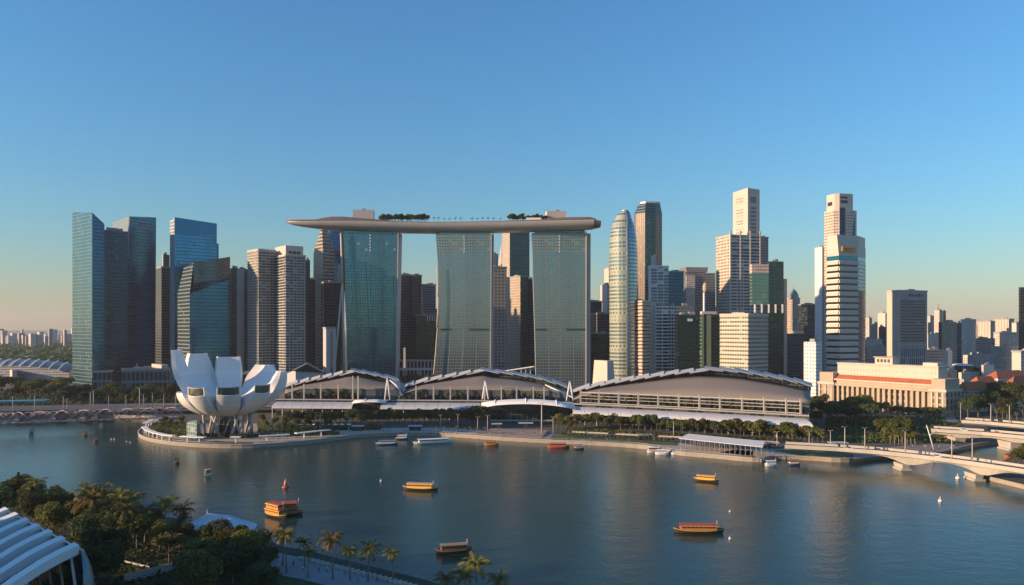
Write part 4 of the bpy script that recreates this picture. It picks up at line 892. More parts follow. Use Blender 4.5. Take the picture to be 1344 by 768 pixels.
# glass balustrade / pool edge along the deck
mb = MB()
for i in range(1, len(prof)-1):
    (a, ta, _, ha), (c, tc, _, hc) = prof[i], prof[i+1]; ba, bc = 14*((a-580)/200)**2, 14*((c-580)/200)**2
    mb.bar((X(a, D0), D0-ba-ha+1, Z(ta, D0-ha)+0.5), (X(c, D0), D0-bc-hc+1, Z(tc, D0-hc)+0.5), 0.3, 1.0)
mb.build('balustrade', plain('rail_brown', (0.20, 0.12, 0.10), 0.6), rp)
# curved pavilion roof at the left part
def deck_roof(label, pts, hw, mat):
    o = thing('deck_pavilion', label, 'pavilion', (X(pts[0][0], D0), D0, Z(pts[0][2], D0)))
    rows = []
    for px, ty, by in pts:
        ba = 14*((px-580)/200)**2
        rows.append([(X(px, D0), D0-ba-hw, Z(by, D0-16)), (X(px, D0), D0-ba-hw*0.8, Z(ty, D0-16)), (X(px, D0), D0-ba+hw*0.8, Z(ty, D0-16)), (X(px, D0), D0-ba+hw, Z(by, D0-16))])
    mb = MB(); mb.grid([r[::-1] for r in rows], True); mb.build('roof', mat, o)
    return o
BRN = plain('brown_roof_metal', (0.20, 0.14, 0.13), 0.5, 0.2, 0.1, 0.1)
deck_roof('low curved brown pavilion roof near the pointed tip of the sky deck', [(412, 291.5, 291.8), (420, 288.5, 291), (430, 286, 290.5), (440, 284.6, 289.6), (455, 284.4, 289), (475, 285.8, 290), (500, 287.6, 290.4), (525, 290, 292)], 13, BRN)
deck_roof('brown flat canopy roof at the right end of the sky deck', [(713, 287.6, 290), (722, 286.4, 289.5), (750, 285.8, 288.6), (772, 286.2, 289.2), (779, 288.4, 290.4)], 14, BRN)
for lb, l, r, ty, by, m in (('grey lift housing box standing on the left part of the sky deck', 462, 490, 275.5, 288, M_GREYW), ('large white lift housing box on the right part of the sky deck', 716.5, 743, 277, 288.5, M_PINKW)):
    o = thing('lift_housing', lb, 'roof box', (X((l+r)/2, D0), D0-6, Z(by, D0)))
    mb = MB(); mb.box((X((l+r)/2, D0-10), D0-3, (Z(ty, D0-10)+Z(by+2, D0-10))/2), (X(r, D0)-X(l, D0)-1.2, 14, Z(ty, D0)-Z(by+2, D0)), 0.10); mb.build('wall', m, o)
    mb = MB(); mb.box((X((l+r)/2, D0)+2, D0-3, Z(ty, D0)+0.5), (4, 4, 1.2)); mb.build('roof_hatch', M_STEEL, o)
mb = MB(); mb.box((X(700, D0), D0-16, Z(290, D0)), (18, 3, 3)); tag(mb.build('poolside_bar', M_WHITE), 'small white poolside bar left of the white lift housing box', 'bar')
# ================================================================== lotus museum
MC = Vector((X(300, 502), 502, 2))
mus = thing('lotus_museum', 'white lotus shaped museum of ten curved petals raised on slanted columns', 'museum', MC)
M_PETAL = facade('white_shell_panels', (0.70, 0.68, 0.65), (0.76, 0.74, 0.71), 3.0, 5.0, (0.045, 0.98), (0.03, 0.985), 0.0, 0.42, 0.5, 0.09, 0.0, None, 0.0)
def petal(az, Rt, Ht, top, wt=6.3, zb=15.0, zin=27.0, label=None):
    th = R(86) if top else R(72)
    a = R(az+20.4); wt += .7; er = Vector((math.cos(a), math.sin(a), 0)); et = Vector((-math.sin(a), math.cos(a), 0)); N = 14
    out_, inn = [], []
    for i in range(N+1):
        s = i/N; q = th*s
        ro = 1.5+(Rt-1.5)*math.sin(q)/math.sin(th); zo = zb+(Ht-(0 if top else 5.2)-zb)*(1-math.cos(q))/(1-math.cos(th))
        tq = max(0, (s-.74)/.26) if top else max(0, (s-.4)/.6); tq = tq**1.15; tf = 1-tq*(1-wt/(Rt*.325)); w = max(ro, 1.0)*0.325*tf
        ri = 0.3+(Rt-(3.8 if top else 0.9)-0.3)*math.sin(q)/math.sin(th); zi = zin+(Ht-zin)*((1-math.cos(q))/(1-math.cos(th)))**1.15
        wi = max(ri, 0.5)*0.325*tf-0.05
        row = []
        for k in range(7):                                # bulging outer face
            u = -1+k/3.0; bulge = 1.8*(1-u*u)*min(1, ro/16)
            row.append(MC+er*(ro-1.4+bulge)+et*(u*w)+Vector((0, 0, zo-2-bulge*0.4)))
        row2 = []
        for k in range(5):
            u = -1+k/2.0; sag = 1.0*(1-u*u)
            row2.append(MC+er*(ri+sag)+et*(u*wi)+Vector((0, 0, zi-2-sag*.5)))
        out_.append(row); inn.append(row2)
    mb = MB(); mb.grid(out_, True)
    p = mb.build('petal', M_PETAL, mus)
    if label: p['label'] = label
    sub(p, mus)
    mb = MB(); mb.grid([r[::-1] for r in inn], True); mb.build('inner_face', M_PETAL, p)
    mb = MB()
    for side in (0, -1):
        rows = [[o[side], o[side]*0.5+n[side]*0.5, n[side]] for o, n in zip(out_, inn)]
        if side == 0: rows = [r[::-1] for r in rows]
        mb.grid(rows, True)
    mb.build('side_face', M_PETAL, p)
    # end: rim around a glazed opening
    e = out_[-1]+inn[-1][::-1]; c = sum(e, Vector((0, 0, 0)))/len(e)
    if top: mb = MB(); mb.add(e, [tuple(range(len(e)))]); mb.build('end_cap', M_PETAL, p)
    else:
        g = [q+(c-q)*0.12-er*0.35 for q in e]; rim = MB(); n = len(e)
        rim.add(e+[q+(c-q)*0.09 for q in e]+g, [(i, (i+1) % n, n+(i+1) % n, n+i) for i in range(n)]+[(n+i, n+(i+1) % n, 2*n+(i+1) % n, 2*n+i) for i in range(n)]); rim.build('window_frame', M_PETAL, p)
        mb = MB(); mb.add(g, [tuple(range(n))]); mb.build('window_glass', NT('museum_skylight').set(Base_Color=(0.09, 0.09, 0.075), Metallic=0.3, Roughness=0.3), p)
for az, Rt, Ht, top, wt, lb in ((162, 36, 58.5, 1, 5.6, 'tallest petal with upright tip'), (124, 38, 55.5, 1, 6.4, 'tall broad petal'), (90, 31, 53, 1, 7.2, 'tall petal at the back of the bowl'), (54, 43, 47, 1, 6.4, 'leaning petal catching sun at its tip'),
                                (20, 39, 43.0, 1, 5.2, None), (-14, 36, 44.0, 1, 5.0, 'petal with broad shaded flank'), (-52, 34, 37, 0, 5.6, 'low petal ending in dark window'), (-90, 31, 36.4, 0, 6.2, 'low middle petal ending in window'), (-128, 32, 36.0, 0, 5.6, 'low petal ending in window'), (-162, 32, 32, 1, 4.5, 'short petal tucked low at the side')):
    petal(az, Rt, Ht, top, wt, label=lb)
mb = MB(); mb.lathe(MC+Vector((0, 0, 13)), [(1, 0), (9, 0.6), (15, 3), (18, 6.5), (16, 9), (6, 12), (0.5, 13)], 28); mb.build('bowl', M_PETAL, mus)
mb = MB(); mb.lathe(MC, [(7.5, 0), (6.5, 14)], 12, False); mb.build('glass_core', M_DGLASS, mus)
for k in range(14):
    a = R(25.7*k+10); b = a+R(20 if k % 2 else -20)
    mb = MB(); mb.tube([MC+Vector((15*math.cos(a), 13*math.sin(a), 0)), MC+Vector((16*math.cos(b), 14*math.sin(b), 16))], [0.9, 0.7], 8); mb.build('leg', M_CONC, mus)
for k in range(6):
    a = R(60*k+28); mb = MB(); mb.bar(MC+Vector((9*math.cos(a), 9*math.sin(a), 0)), MC+Vector((12.5*math.cos(a+.5), 11*math.sin(a+.5), 15)), .8); mb.build('brace', M_STEEL, mus)
o = thing('glass_kiosk', 'pale green glass entrance box under the left side of the lotus museum', 'kiosk', (X(253, 485), 485, 2))
mb = MB(); p = [(X(245, 488), 488), (X(258, 480), 480), (X(263, 486), 486), (X(249, 495), 495)]; mb.prism(p, 2, [12, 14.5, 14, 12.5]); mb.build('wall', facade('kiosk_glass', (0.35, 0.45, 0.43), (0.3, 0.42, 0.4), 2.5, 2.5, (.06, .94), (.06, .94), .6, .15), o)
mb = MB(); mb.prism([(a[0]*1.0, a[1]) for a in p], 14.6, 15.0); 
# pergolas round the island
PG = 'white flat pergolas along the lotus island edge'
def pergola(label, pts, w=3.4, h=4.2, grp=PG):
    q = [G(a, b, 2) for a, b in pts]; o = thing('pergola', label, 'pergola', q[0], grp)
    mb = MB(); l, r = [], []
    for i, p in enumerate(q):
        d = (q[min(i+1, len(q)-1)]-q[max(i-1, 0)]).normalized(); n = Vector((-d.y, d.x, 0)); l.append(p+n*w/2+Vector((0, 0, h))); r.append(p-n*w/2+Vector((0, 0, h)))
    mb.sheet([r, l], 0.5); mb.build('roof', M_WHITE, o)
    L = 0
    for a, b in zip(q[:-1], q[1:]):
        n = max(1, int((b-a).length/7))
        for k in range(n):
            p = a+(b-a)*((k+.5)/n); mb = MB(); mb.box((p.x, p.y, 2+h/2), (0.7, 0.7, h-0.5)); mb.build('post', M_WHITE, o)
pergola('long curved white pergola at the tip of the lotus island', [(189, 568), (193, 572), (203, 576), (216, 579), (229, 580.5)])
pergola('curved white pergola behind the tip of the lotus island', [(190, 563), (200, 558), (216, 555), (232, 554)])
pergola('straight white pergola below the museum glass box', [(238, 581), (254, 582), (269, 582.5)])
pergola('short white pergola below the museum legs', [(303, 582), (316, 582)])
pergola('white pergola right of the museum legs', [(340, 581), (360, 580), (380, 578.5)])
pergola('raised white pergola farthest right on the lotus island quay', [(388, 577), (410, 574.5), (433, 572)])
mb = MB()
q = ringp(MC.x+4, MC.y-6, 52, 30, 40)
M_HEDGE = foliage('hedge_leaf', (0.04, 0.055, 0.015), (0.09, 0.10, 0.025))

# ================================================================== waterfront mall
M_MROOF = plain('brown_grey_roof_membrane', (0.215, 0.185, 0.155), 0.75, 0, 0.05, 0.02)
M_MGLASS = facade('mall_glass_wall', (0.10, 0.12, 0.13), (0.04, 0.07, 0.09), 4.2, 4.0, (0.05, 0.95), (0.04, 0.96), 0.7, 0.12)
M_MBASE = facade('mall_shopfront', (0.10, 0.095, 0.09), (0.03, 0.045, 0.045), 5.5, 5.0, (0.1, 0.85), (0.06, 0.94), 0.5, 0.15)
ZT = 15.5
def interp(tab, x):
    if x <= tab[0][0]: return tab[0][1]
    for (a, b), (c, d) in zip(tab[:-1], tab[1:]):
        if x <= c: return b+(d-b)*(x-a)/(c-a)
    return tab[-1][1]
def hall(label, crest, line, cols, ncol_h, plates, wallw=8, zlow=24.0, rails=False, deep=52):
    x0, x1 = crest[0][0], crest[-1][0]; D = lambda px: interp(line, px)
    o = thing('mall_hall', label, 'shopping hall', (X((x0+x1)/2, D((x0+x1)/2)), D((x0+x1)/2)+30, 2), 'waterfront mall halls')
    n = 28; xs = [x0+(x1-x0)*k/n for k in range(n+1)]
    rows = [[], [], [], []]
    for px in xs:
        zc = Z(interp(crest, px), D(px)+deep); zl = min(zlow, zc-1.5); d = D(px)
        zc -= 2.2
        for r, f, dd in ((0, 0, wallw), (1, .42, wallw+(deep-wallw)*.33), (2, .80, wallw+(deep-wallw)*.68), (3, 1.0, deep)):
            rows[r].append(Vector((X(px, d+dd), d+dd, zl+(zc-zl)*f)))
    mb = MB(); mb.sheet(rows, 0.8, True); mb.build('roof', M_MROOF, o)
    mb = MB(); a = [Vector((p.x, p.y+0.5, ZT)) for p in rows[0]]; b = [Vector((p.x, p.y+0.5, p.z-0.85)) for p in rows[0]]; mb.grid([a, b]); 
    c = [Vector((p.x, p.y, ZT)) for p in rows[3]]; d_ = [Vector((p.x, p.y, p.z-.85)) for p in rows[3]]; mb.grid([d_, c])
    for e in (0, -1): mb.grid([[Vector((r[e].x, r[e].y, ZT)) for r in rows], [Vector((r[e].x, r[e].y, r[e].z-.85)) for r in rows]])
    mb.build('glass_wall', M_MGLASS, o)
    # dark glass strip put in as the shadow gap beneath the plates
    mb = MB(); lo = [p+Vector((0, -0.6, -0.3)) for p in rows[3]]; hi = [p+Vector((0, -1.0, 3.4)) for p in rows[3]]; mb.grid([lo, hi]); mb.build('shadow_gap', M_MGLASS, o)
    # terrace block
    px0, px1 = line[0][0], line[-1][0]
    f = [Vector((X(px, D(px)), D(px), 0)) for px in [px0+(px1-px0)*k/8 for k in range(9)]]; g = [Vector((X(px, D(px)+deep+30), D(px)+deep+30, 0)) for px in [px1-(px1-px0)*k/8 for k in range(9)]]
    mb = MB(); mb.prism([(p.x, p.y) for p in f+g], 2, ZT); mb.build('base', M_MBASE, o)
    mb = MB()
    for a, b in zip(f[:-1], f[1:]): mb.bar((a.x, a.y-0.3, ZT+0.1), (b.x, b.y-0.3, ZT+0.1), 1.4, 0.9)
    mb.build('terrace_edge', M_CONC2, o)
    for px in cols:
        d = D(px)+1.2; h = ncol_h if not callable(ncol_h) else ncol_h(px); mb = MB(); mb.box((X(px, d), d, ZT+h/2), (1.1, 1.1, h)); mb.build('column', M_CONC, o)
    if rails:
        for hh, tt in ((8.9, .7), (6.4, .35), (4.2, .35), (1.2, .5)):
            mb = MB(); pr = [x for x in cols]
            for a, b in zip(pr[:-1], pr[1:]): mb.bar((X(a, D(a)+1.2), D(a)+1.2, ZT+hh), (X(b, D(b)+1.2), D(b)+1.2, ZT+hh), tt)
            mb.build('rail', M_CONC, o)
    N = plates
    for k in range(N):
        a, b = x0+(x1-x0)*(k-0.15)/N, x0+(x1-x0)*(k+1.12)/N; m = (a+b)/2
        ya, yb = interp(crest, max(a, x0)), interp(crest, min(b, x1)); up = 1.6
        D1 = D(m)+deep; tl = 1.3*(1 if yb < ya else -1)
        r1 = [Vector((X(a, D1-9), D1-9, Z(ya, D1)+up-tl)), Vector((X(b, D1-9), D1-9, Z(yb, D1)+up+tl*0.2))]
        r2 = [Vector((X(a, D1+9), D1+9, Z(ya, D1)+up+1.0-tl)), Vector((X(b, D1+9), D1+9, Z(yb, D1)+up+1.0+tl*.2))]
        mb = MB(); mb.sheet([r1, r2], 0.7); mb.build('roof_plate', M_WROOF, o)
    return o
LA = [(362, 612), (520, 605)]; LB = [(500, 606), (640, 600), (752, 585)]; LC = [(748, 577), (1062, 496)]
hall('small mall hall with white plated roof just right of the lotus museum', [(374, 508), (400, 501), (430, 495.5), (459, 489), (478, 491), (500, 496), (522, 500.5)], LA, [383.5, 399, 421, 444, 463, 470], lambda px: 12.5 if px < 460 else 19, 10)
hall('middle mall hall with peaked plated roof in front of the hotel towers', [(522, 512), (536, 506), (560, 500), (590, 495), (612, 491), (634, 487.6), (650, 490.5), (680, 493.5), (705, 498), (724, 503), (746, 511)], LB, [524, 546, 569, 591, 614, 636, 658, 678, 700, 714], lambda px: 11.5 if px != 636 else 15.5, 12)
hall('largest mall hall with broad brown arched roof and row of columns', [(752, 515), (775, 508), (800, 503), (830, 498.5), (860, 494), (890, 490), (920, 487.6), (950, 488.4), (975, 490.5), (1000, 494.5), (1030, 500), (1064, 508.5)], LC, [762, 786, 812, 838, 864, 891, 918, 945, 974, 1003, 1032, 1051], 10.6, 16, rails=True)
# lower front canopies, made of curved bays
def canopy(label, x0, x1, line, nb, grp='white curved canopies along the mall front', za=14.0, zb=9.8, out=15):
    o = thing('front_canopy', label, 'canopy', (X(x0, interp(line, x0)), interp(line, x0), 10), grp)
    for k in range(nb):
        a, b = x0+(x1-x0)*k/nb, x0+(x1-x0)*(k+1)/nb-0.35
        rows = []
        for f in (1.0, .9, .75, .55, .3, 0.0):
            r = []
            for px in (a, b):
                d = interp(line, px)-1.5-out*f; r.append(Vector((X(px, interp(line, px)-1.5), d, zb+(za-zb)*math.sqrt(max(0, 1-f*f*0.98)))))
            rows.append(r)
        mb = MB(); mb.sheet(rows, 0.35); mb.build('canopy_bay', M_WROOF, o)
        mb = MB(); p = rows[0][0]; mb.bar((p.x, p.y+2, 2), (p.x, p.y+2, zb+1), 0.4); mb.build('post', M_WHITE, o)
canopy('white curved front canopy between the lotus museum and the dark plaza gap', 364, 467, LA, 8)
canopy('white curved front canopy left of the central event plaza', 503, 636, LB, 9)
canopy('longest white curved front canopy below the row of columns', 750, 1056, [(748, 574), (1062, 494)], 20)
def arch_canopy(label, pts, depth, lift):
    o = thing('plaza_canopy', label, 'canopy', P(*pts[0])); rows = [[], [], []]
    for i, (px, py, D) in enumerate(pts):
        b = P(px, py, D); rows[1].append(b+Vector((0, 0, 0))); rows[0].append(b+Vector((0, -depth, -lift))); rows[2].append(b+Vector((0, depth, -lift*0.6)))
    mb = MB(); mb.sheet(rows, 0.6, True); mb.build('roof', M_WHITE, o)
    for i in range(1, len(pts)-1, 2):
        mb = MB(); mb.tube([rows[0][i]-Vector((0, 0, .5)), rows[1][i]+Vector((0, 0, .4)), rows[2][i]-Vector((0, 0, .5))], .45, 6); mb.build('rib', M_WHITE, o)
arch_canopy('arched white canopy over the central event plaza', [(632, 528.5, 585), (650, 525.5, 583), (670, 524, 580), (690, 523.5, 578), (710, 524.2, 576), (730, 526, 573), (754, 530.5, 570)], 13, 2.2)
arch_canopy('small flat white canopy over the dark gap left of the middle hall', [(465, 525.5, 600), (480, 524.3, 600), (495, 524.3, 600), (508, 525.5, 600)], 9, 1.0)
# dark recess walls behind the plaza
o = thing('plaza_foyer', 'dark glazed foyer wall under the arched plaza canopy', 'foyer', (X(690, 588), 588, 2))
mb = MB(); mb.box((X(690, 590), 592, 8.2), (70, 12, 12.4)); mb.build('wall', M_MGLASS, o)
mb = MB(); mb.box((X(690, 560), 562, 4.6), (52, 1.4, 0.9)); mb.build('balcony', M_CONC, o)
# mast frames between halls
def aframe(label, px, D, yt, yb, w):
    o = thing('mast_frame', label, 'mast', P(px, yb, D)); t = P(px, yt, D)
    for s in (-1, 1): mb = MB(); mb.tube([P(px+s*w, yb, D), t], .55, 6); mb.build('leg', M_WHITE, o)
    mb = MB(); a, b = P(px-w*.5, (yt+yb)/2, D), P(px+w*.5, (yt+yb)/2, D); mb.bar(a, b, .4); mb.build('crossbar', M_WHITE, o)
aframe('white A shaped mast between the small and middle mall halls', 508.5, 603, 496, 525, 3.5)
aframe('white A shaped mast between the middle and largest mall halls', 748, 578, 500.5, 526, 4.5)
aframe('tiny white A shaped mast in the middle of the central hall front', 637, 597, 500, 524, 4)
# kiosks and umbrellas of the promenade, long planter walls in front of the tree row
for k in range(5):
    p0, p1 = G(752+k*56, 567.5+k*2.9, 2), G(752+k*56+46, 567.5+k*2.9+2.3, 2); mb = MB(); mb.bar(p0+Vector((0, 0, .45)), p1+Vector((0, 0, .45)), 1.2, .9); tag(mb.build('stone_planter', M_CONC), '%s low pale stone planter from the plaza in front of the round tree row' % ordw(k), 'planter', 'stone planters below the longest canopy')
for k, (px, py, w) in enumerate(((690, 561, 9), (652, 562, 6), (846, 577, 8), (1012, 588, 7), (1100, 588, 9), (470, 565, 7), (545, 565, 8))):
    c = G(px, py, 2); o = thing('kiosk', ['dark kiosk under the arched plaza canopy', 'small kiosk at the left side of the plaza steps', 'glass kiosk behind the lawn strip near the jetty', 'small ticket kiosk right of the jetty pavilion', 'flat roofed shelter by the slender bridge start', 'small kiosk where the lotus island meets the promenade', 'flat roofed kiosk behind the white ferry'][k], 'kiosk', c, 'promenade kiosks')
    mb = MB(); mb.box((c.x, c.y, 3.5), (w, 4, 3)); mb.build('wall', M_DGLASS, o); mb = MB(); mb.box((c.x, c.y, 5.2), (w+1.6, 5.6, .35)); mb.build('roof', M_WROOF, o)
# glass link roofs
for lb, pts in (('curved blue glass roof sloping down at the right end of the middle hall', [(716, 506, 622), (724, 510, 612), (740, 517, 600), (752, 523, 590)]), ('curved glass roof between small and middle halls', [(512, 500, 640), (519, 506, 625), (524, 512, 615), (526, 518, 606)])):
    o = thing('glass_link', lb, 'glass roof', P(*pts[0])); mb = MB()
    r1 = [P(*p) for p in pts]; r2 = [p+Vector((0, 34, 2)) for p in r1]; mb.sheet([r1, r2], .4, True); mb.build('glass_roof', F_STEELB, o)
    mb = MB(); mb.tube([p+Vector((0, -.3, .5)) for p in r1], .5, 6); mb.build('edge_beam', M_WHITE, o)
# white concrete pylon, roof walkway
o = thing('concrete_pylon', 'tapered white concrete block lit from one side behind the largest hall', 'pylon', (X(790, 720), 720, 2))
b = foot(776, 797, 809, 720, 26); tp = foot(780, 797, 805, 723, 26); mb = MB(); mb.prism([(p.x, p.y) for p in b], 2, Z(474, 720), [(p.x, p.y) for p in tp]); mb.build('wall', M_PINKW, o)
o = thing('roof_walkway', 'thin steel footbridge on the roof between middle and third hotel towers', 'footbridge', (X(680, 800), 800, Z(490, 800)))
mb = MB(); mb.bar(P(655, 488, 800), P(702, 481, 780), 3, 1); mb.build('deck', M_STEEL, o)
for k in range(3): mb = MB(); mb.bar(P(684+k*6, 482.5-k, 788), P(684+k*6, 494, 788), .7); mb.build('post', M_WHITE, o)
# jetty pavilion
o = thing('jetty_pavilion', 'long ferry jetty pavilion with pale sheet roof and many thin posts', 'pavilion', (X(940, 430), 430, 2))
fl, fr = Vector((X(891, 447), 447, 8)), Vector((X(1001, 414), 414, 8)); d = (fr-fl).normalized(); n = Vector((-d.y, d.x, 0)); L = (fr-fl).length
mb = MB(); ridge = 10.2
r = [[fl+d*(L*k/8)+(Vector((0, 0, 0))) for k in range(9)], [fl+d*(L*(.04+.92*k/8))+n*8+Vector((0, 0, 2.0)) for k in range(9)], [fl+d*(L*k/8)+n*17 for k in range(9)]]
mb.sheet(r, .35); mb.build('roof', plain('translucent_grey_roof', (0.50, 0.52, 0.53), .4, 0, .08, .2), o)
for k in range(17):
    for q in (0.7, 16):
        p = fl+d*(L*(0.02+0.96*k/16))+n*q; mb = MB(); mb.box((p.x, p.y, 5.0), (.26, .26, 6)); mb.build('post', M_CONC2, o)
mb = MB(); c = fl+d*(L/2)+n*7; mb.box((c.x, c.y, 1.4), (L+2, 17, 1.0), math.atan2(d.y, d.x)); mb.build('deck', M_CONC, o)
for k in range(22):
    p = fl+d*(L*(k/21))-n*2.2; mb = MB(); mb.box((p.x, p.y, .6), (.7, .7, 2.4)); mb.build('pile', M_CONC, o)

# ================================================================== colonnaded hotel on the right
A, B = Vector((286, 690, 0)), Vector((342, 599, 0)); d = (B-A).normalized(); nb = Vector((-d.y, d.x, 0)); L = (B-A).length; an = math.atan2(d.y, d.x)
M_CREAM = plain('cream_stone', (0.42, 0.34, 0.25), .8, 0, .16, .12, .2); M_CREAML = plain('white_plaster', (0.52, 0.47, 0.39), .7, 0, .14, .15, .2)
F_CREAM = facade('cream_wall_tall_windows', (0.38, 0.31, 0.23), (0.08, 0.07, 0.06), 5.2, 5.4, (0.15, 0.8), (0.3, 0.7), .3, .3)
o = thing('colonnade_hotel', 'long cream colonnaded building with red tile strip and white upper floors', 'historic building', (314, 650, 2))
def seg(nm, a, b, f0, f1, z0, z1, m, dep=None):
    """block along the facade from a to b metres, from depth f0 to f1"""
    mb = MB(); p = [A+d*a+nb*f0, A+d*b+nb*f0, A+d*b+nb*f1, A+d*a+nb*f1]; mb.prism([(q.x, q.y) for q in p], z0, z1); return mb.build(nm, m, o)
seg('wall', 9, L-11, 2.6, 22, 2, 22, F_CREAM)
seg('cornice', 2, L-4, -0.8, 22, 21.6, 23.6, M_CREAM)
seg('attic', 8, L-9, 1.2, 21, 23.6, 26.4, M_CREAM); seg('upper_cornice', 6, L-8, .2, 21, 26.4, 27.6, M_CREAML)
mb = MB(); p = [A+d*7+nb*.8, A+d*(L-9)+nb*.8, A+d*(L-10)+nb*5.6, A+d*8+nb*5.6]
mb.sheet([[Vector((p[0].x, p[0].y, 27.9)), Vector((p[1].x, p[1].y, 27.9))], [Vector((p[3].x, p[3].y, 31.2)), Vector((p[2].x, p[2].y, 31.2))]], .4); mb.build('tile_roof', M_TROOF, o)
seg('upper_floors', 6, L-10, 5.6, 19, 27.6, 41.2, facade('white_upper_wall', (0.54, 0.49, 0.41), (0.34, 0.30, 0.25), 4.6, 3.0, (0.25, 0.6), (0.4, 0.66), .0, .6))
seg('upper_eave', 5.5, L-9.5, 5.0, 19.6, 41.2, 42.0, M_CREAML)
for k in range(18):
    s = 10+(L-24)*k/17; c = A+d*s+nb*1.2; mb = MB(); mb.box((c.x, c.y, 12), (2.1, 2.1, 19.4), an); mb.build('column', M_CREAM, o)
for a, b, zt in ((-9, 7, 33), (L-13, L, 32.5)):
    seg('end_pavilion', a, b, -1.6, 21, 2, 24, F_CREAM); seg('end_pavilion_top', a+1, b-1, -.8, 20, 24, zt, M_CREAM); seg('pavilion_cornice', a-.6, b+.6, -2.2, 21.6, 22.4, 24.2, M_CREAML)
    for k in range(3):
        s = a+2+(b-a-4)*k/2; c = A+d*s-nb*1.9; mb = MB(); mb.box((c.x, c.y, 12), (1.2, .8, 19), an); mb.build('pilaster', M_CREAML, o)
ln = seg('lantern_tower', 42, 58, 6, 16, 42, 47.6, M_CREAML); sub(ln, o)
mb = MB()
for k in range(4): c = A+d*(45+k*3.2)+nb*5.8; mb.box((c.x, c.y, 45), (1.8, .4, 2.6), an)
mb.build('window', M_DARK, ln)
seg('lantern_roof', 41, 59, 5, 17, 47.6, 48.4, M_CREAM); seg('roof_block', L-24, L-12, 8, 18, 42, 44.6, M_CREAML)
# orange roofed houses right of it
def house(label, l, m, r, D, deg, ty, rh, grp='orange roofed buildings on the right'):
    f = foot(l, m, r, D, deg); c = sum(f, Vector((0, 0)))/4; o = thing('tiled_house', label, 'house', (c.x, c.y, 2), grp); z = Z(ty, D)
    mb = MB(); mb.prism([(p.x, p.y) for p in f], 2, z); mb.build('wall', F_HDB, o)
    g = inset(f, 1.06); e = g[2]-g[1]; s = g[0]-g[1]
    a, b = (g[0]+g[1])/2+e*.16, (g[2]+g[3])/2-e*.16; mb = MB()
    mb.add([(g[0].x, g[0].y, z), (g[1].x, g[1].y, z), (g[2].x, g[2].y, z), (g[3].x, g[3].y, z), (a.x, a.y, z+rh), (b.x, b.y, z+rh)], [(0, 1, 4), (1, 2, 5, 4), (2, 3, 5), (3, 0, 4, 5), (3, 2, 1, 0)]); mb.build('roof', M_TROOF, o)
house('low building with orange hipped tile roof right of the colonnaded building', 1250, 1270, 1308, 640, 26, 513, 7)
house('orange tile roofed wing behind the low hipped building', 1270, 1286, 1312, 690, 24, 505, 7)
house('wide cream terrace with orange tile roof at the right picture edge', 1293, 1310, 1352, 700, 26, 496, 6)
house('taller orange roofed block at the right picture edge behind the dark trees', 1318, 1330, 1380, 660, 26, 505, 7)
house('small cream house with orange roof between tree clump and colonnaded building', 1229, 1238, 1252, 760, 24, 496, 5)
for k, (l, m, r, D, y) in enumerate(((1232, 1240, 1256, 840, 486), (1252, 1262, 1276, 720, 502), (1258, 1262, 1275, 800, 489), (1225, 1228, 1240, 780, 482))):
    tower('low_house', ['white flat roofed house between grey glass block and orange roofs', 'cream flat house just behind the hipped orange roof', 'pale flat house beside the dark tree clump', 'small pink grey block at the end of the colonnaded building'][k], l, m, r, D, 24, y, F_HDB, M_PINKW, cat='house')
# ================================================================== bridges
def girder_bridge(label, pts, z, width, piers, dmin=1.6, dmax=4.6, mat=M_CONC, par=1.2, name='road_bridge', pierw=4):
    q = []
    for px, py in pts: D = (CAMZ-z)/(py-HY)*1000; q.append((px, Vector((X(px, D), D, z))))
    o = thing(name, label, 'bridge', (q[0][1].x, q[0][1].y, 0)); n = 60; P_ = []
    for k in range(n+1):
        px = q[0][0]+(q[-1][0]-q[0][0])*k/n
        for (a, pa), (b, pb) in zip(q[:-1], q[1:]):
            if px <= b+1e-6: t = (px-a)/(b-a); P_.append((px, pa+(pb-pa)*t)); break
    rows = []
    for i, (px, p) in enumerate(P_):
        dd = (P_[min(i+1, n)][1]-P_[max(i-1, 0)][1]).normalized(); nn = Vector((-dd.y, dd.x, 0))
        g = min([abs(px-c) for c in piers] or [99]); dep = dmin+(dmax-dmin)*math.exp(-(g/22.0)**2)
        up = Vector((0, 0, 1))
        rows.append([p+nn*width, p-nn*0.5+up*0.0, p-nn*0.5-up*0.8, p+nn*1.2-up*0.9, p+nn*2.2-up*dep, p+nn*(width-2.2)-up*dep, p+nn*(width-.2)-up*.9])
    mb = MB(); mb.grid([r[::-1] for r in rows], False, True); mb.build('deck', mat, o)
    for off in (-0.3, width-0.2):
        mb = MB()
        for i in range(n):
            (x0, a), (x1, b) = P_[i], P_[i+1]; dd = (b-a).normalized(); nn = Vector((-dd.y, dd.x, 0)); mb.bar(a+nn*off+Vector((0, 0, par/2)), b+nn*off+Vector((0, 0, par/2)), .4, par)
        mb.build('parapet', mat, o)
    mb = MB(); mb.grid([[p+Vector((0, 0, .03)) + Vector((-dd_.y, dd_.x, 0))*w_ for w_ in (1, width-1.4)] for (px, p), dd_ in zip(P_, [((P_[min(i+1, n)][1]-P_[max(i-1, 0)][1]).normalized()) for i in range(n+1)])][::-1]); mb.build('road_surface', M_ASPH, o)
    for c in piers:
        px, p = min(P_, key=lambda t: abs(t[0]-c)); mb = MB()
        mb.box((p.x+1, p.y+width/2, (z-dmax)/2-0.4), (pierw*.75, width*0.62, z-dmax+1.0), 0, 1.3); mb.build('pier', mat, o)
        mb = MB(); mb.box((p.x+1, p.y+width*.45, 0.2), (pierw+1.5, width*.72, 1.4)); mb.build('pier_foot', mat, o)
    return o, P_
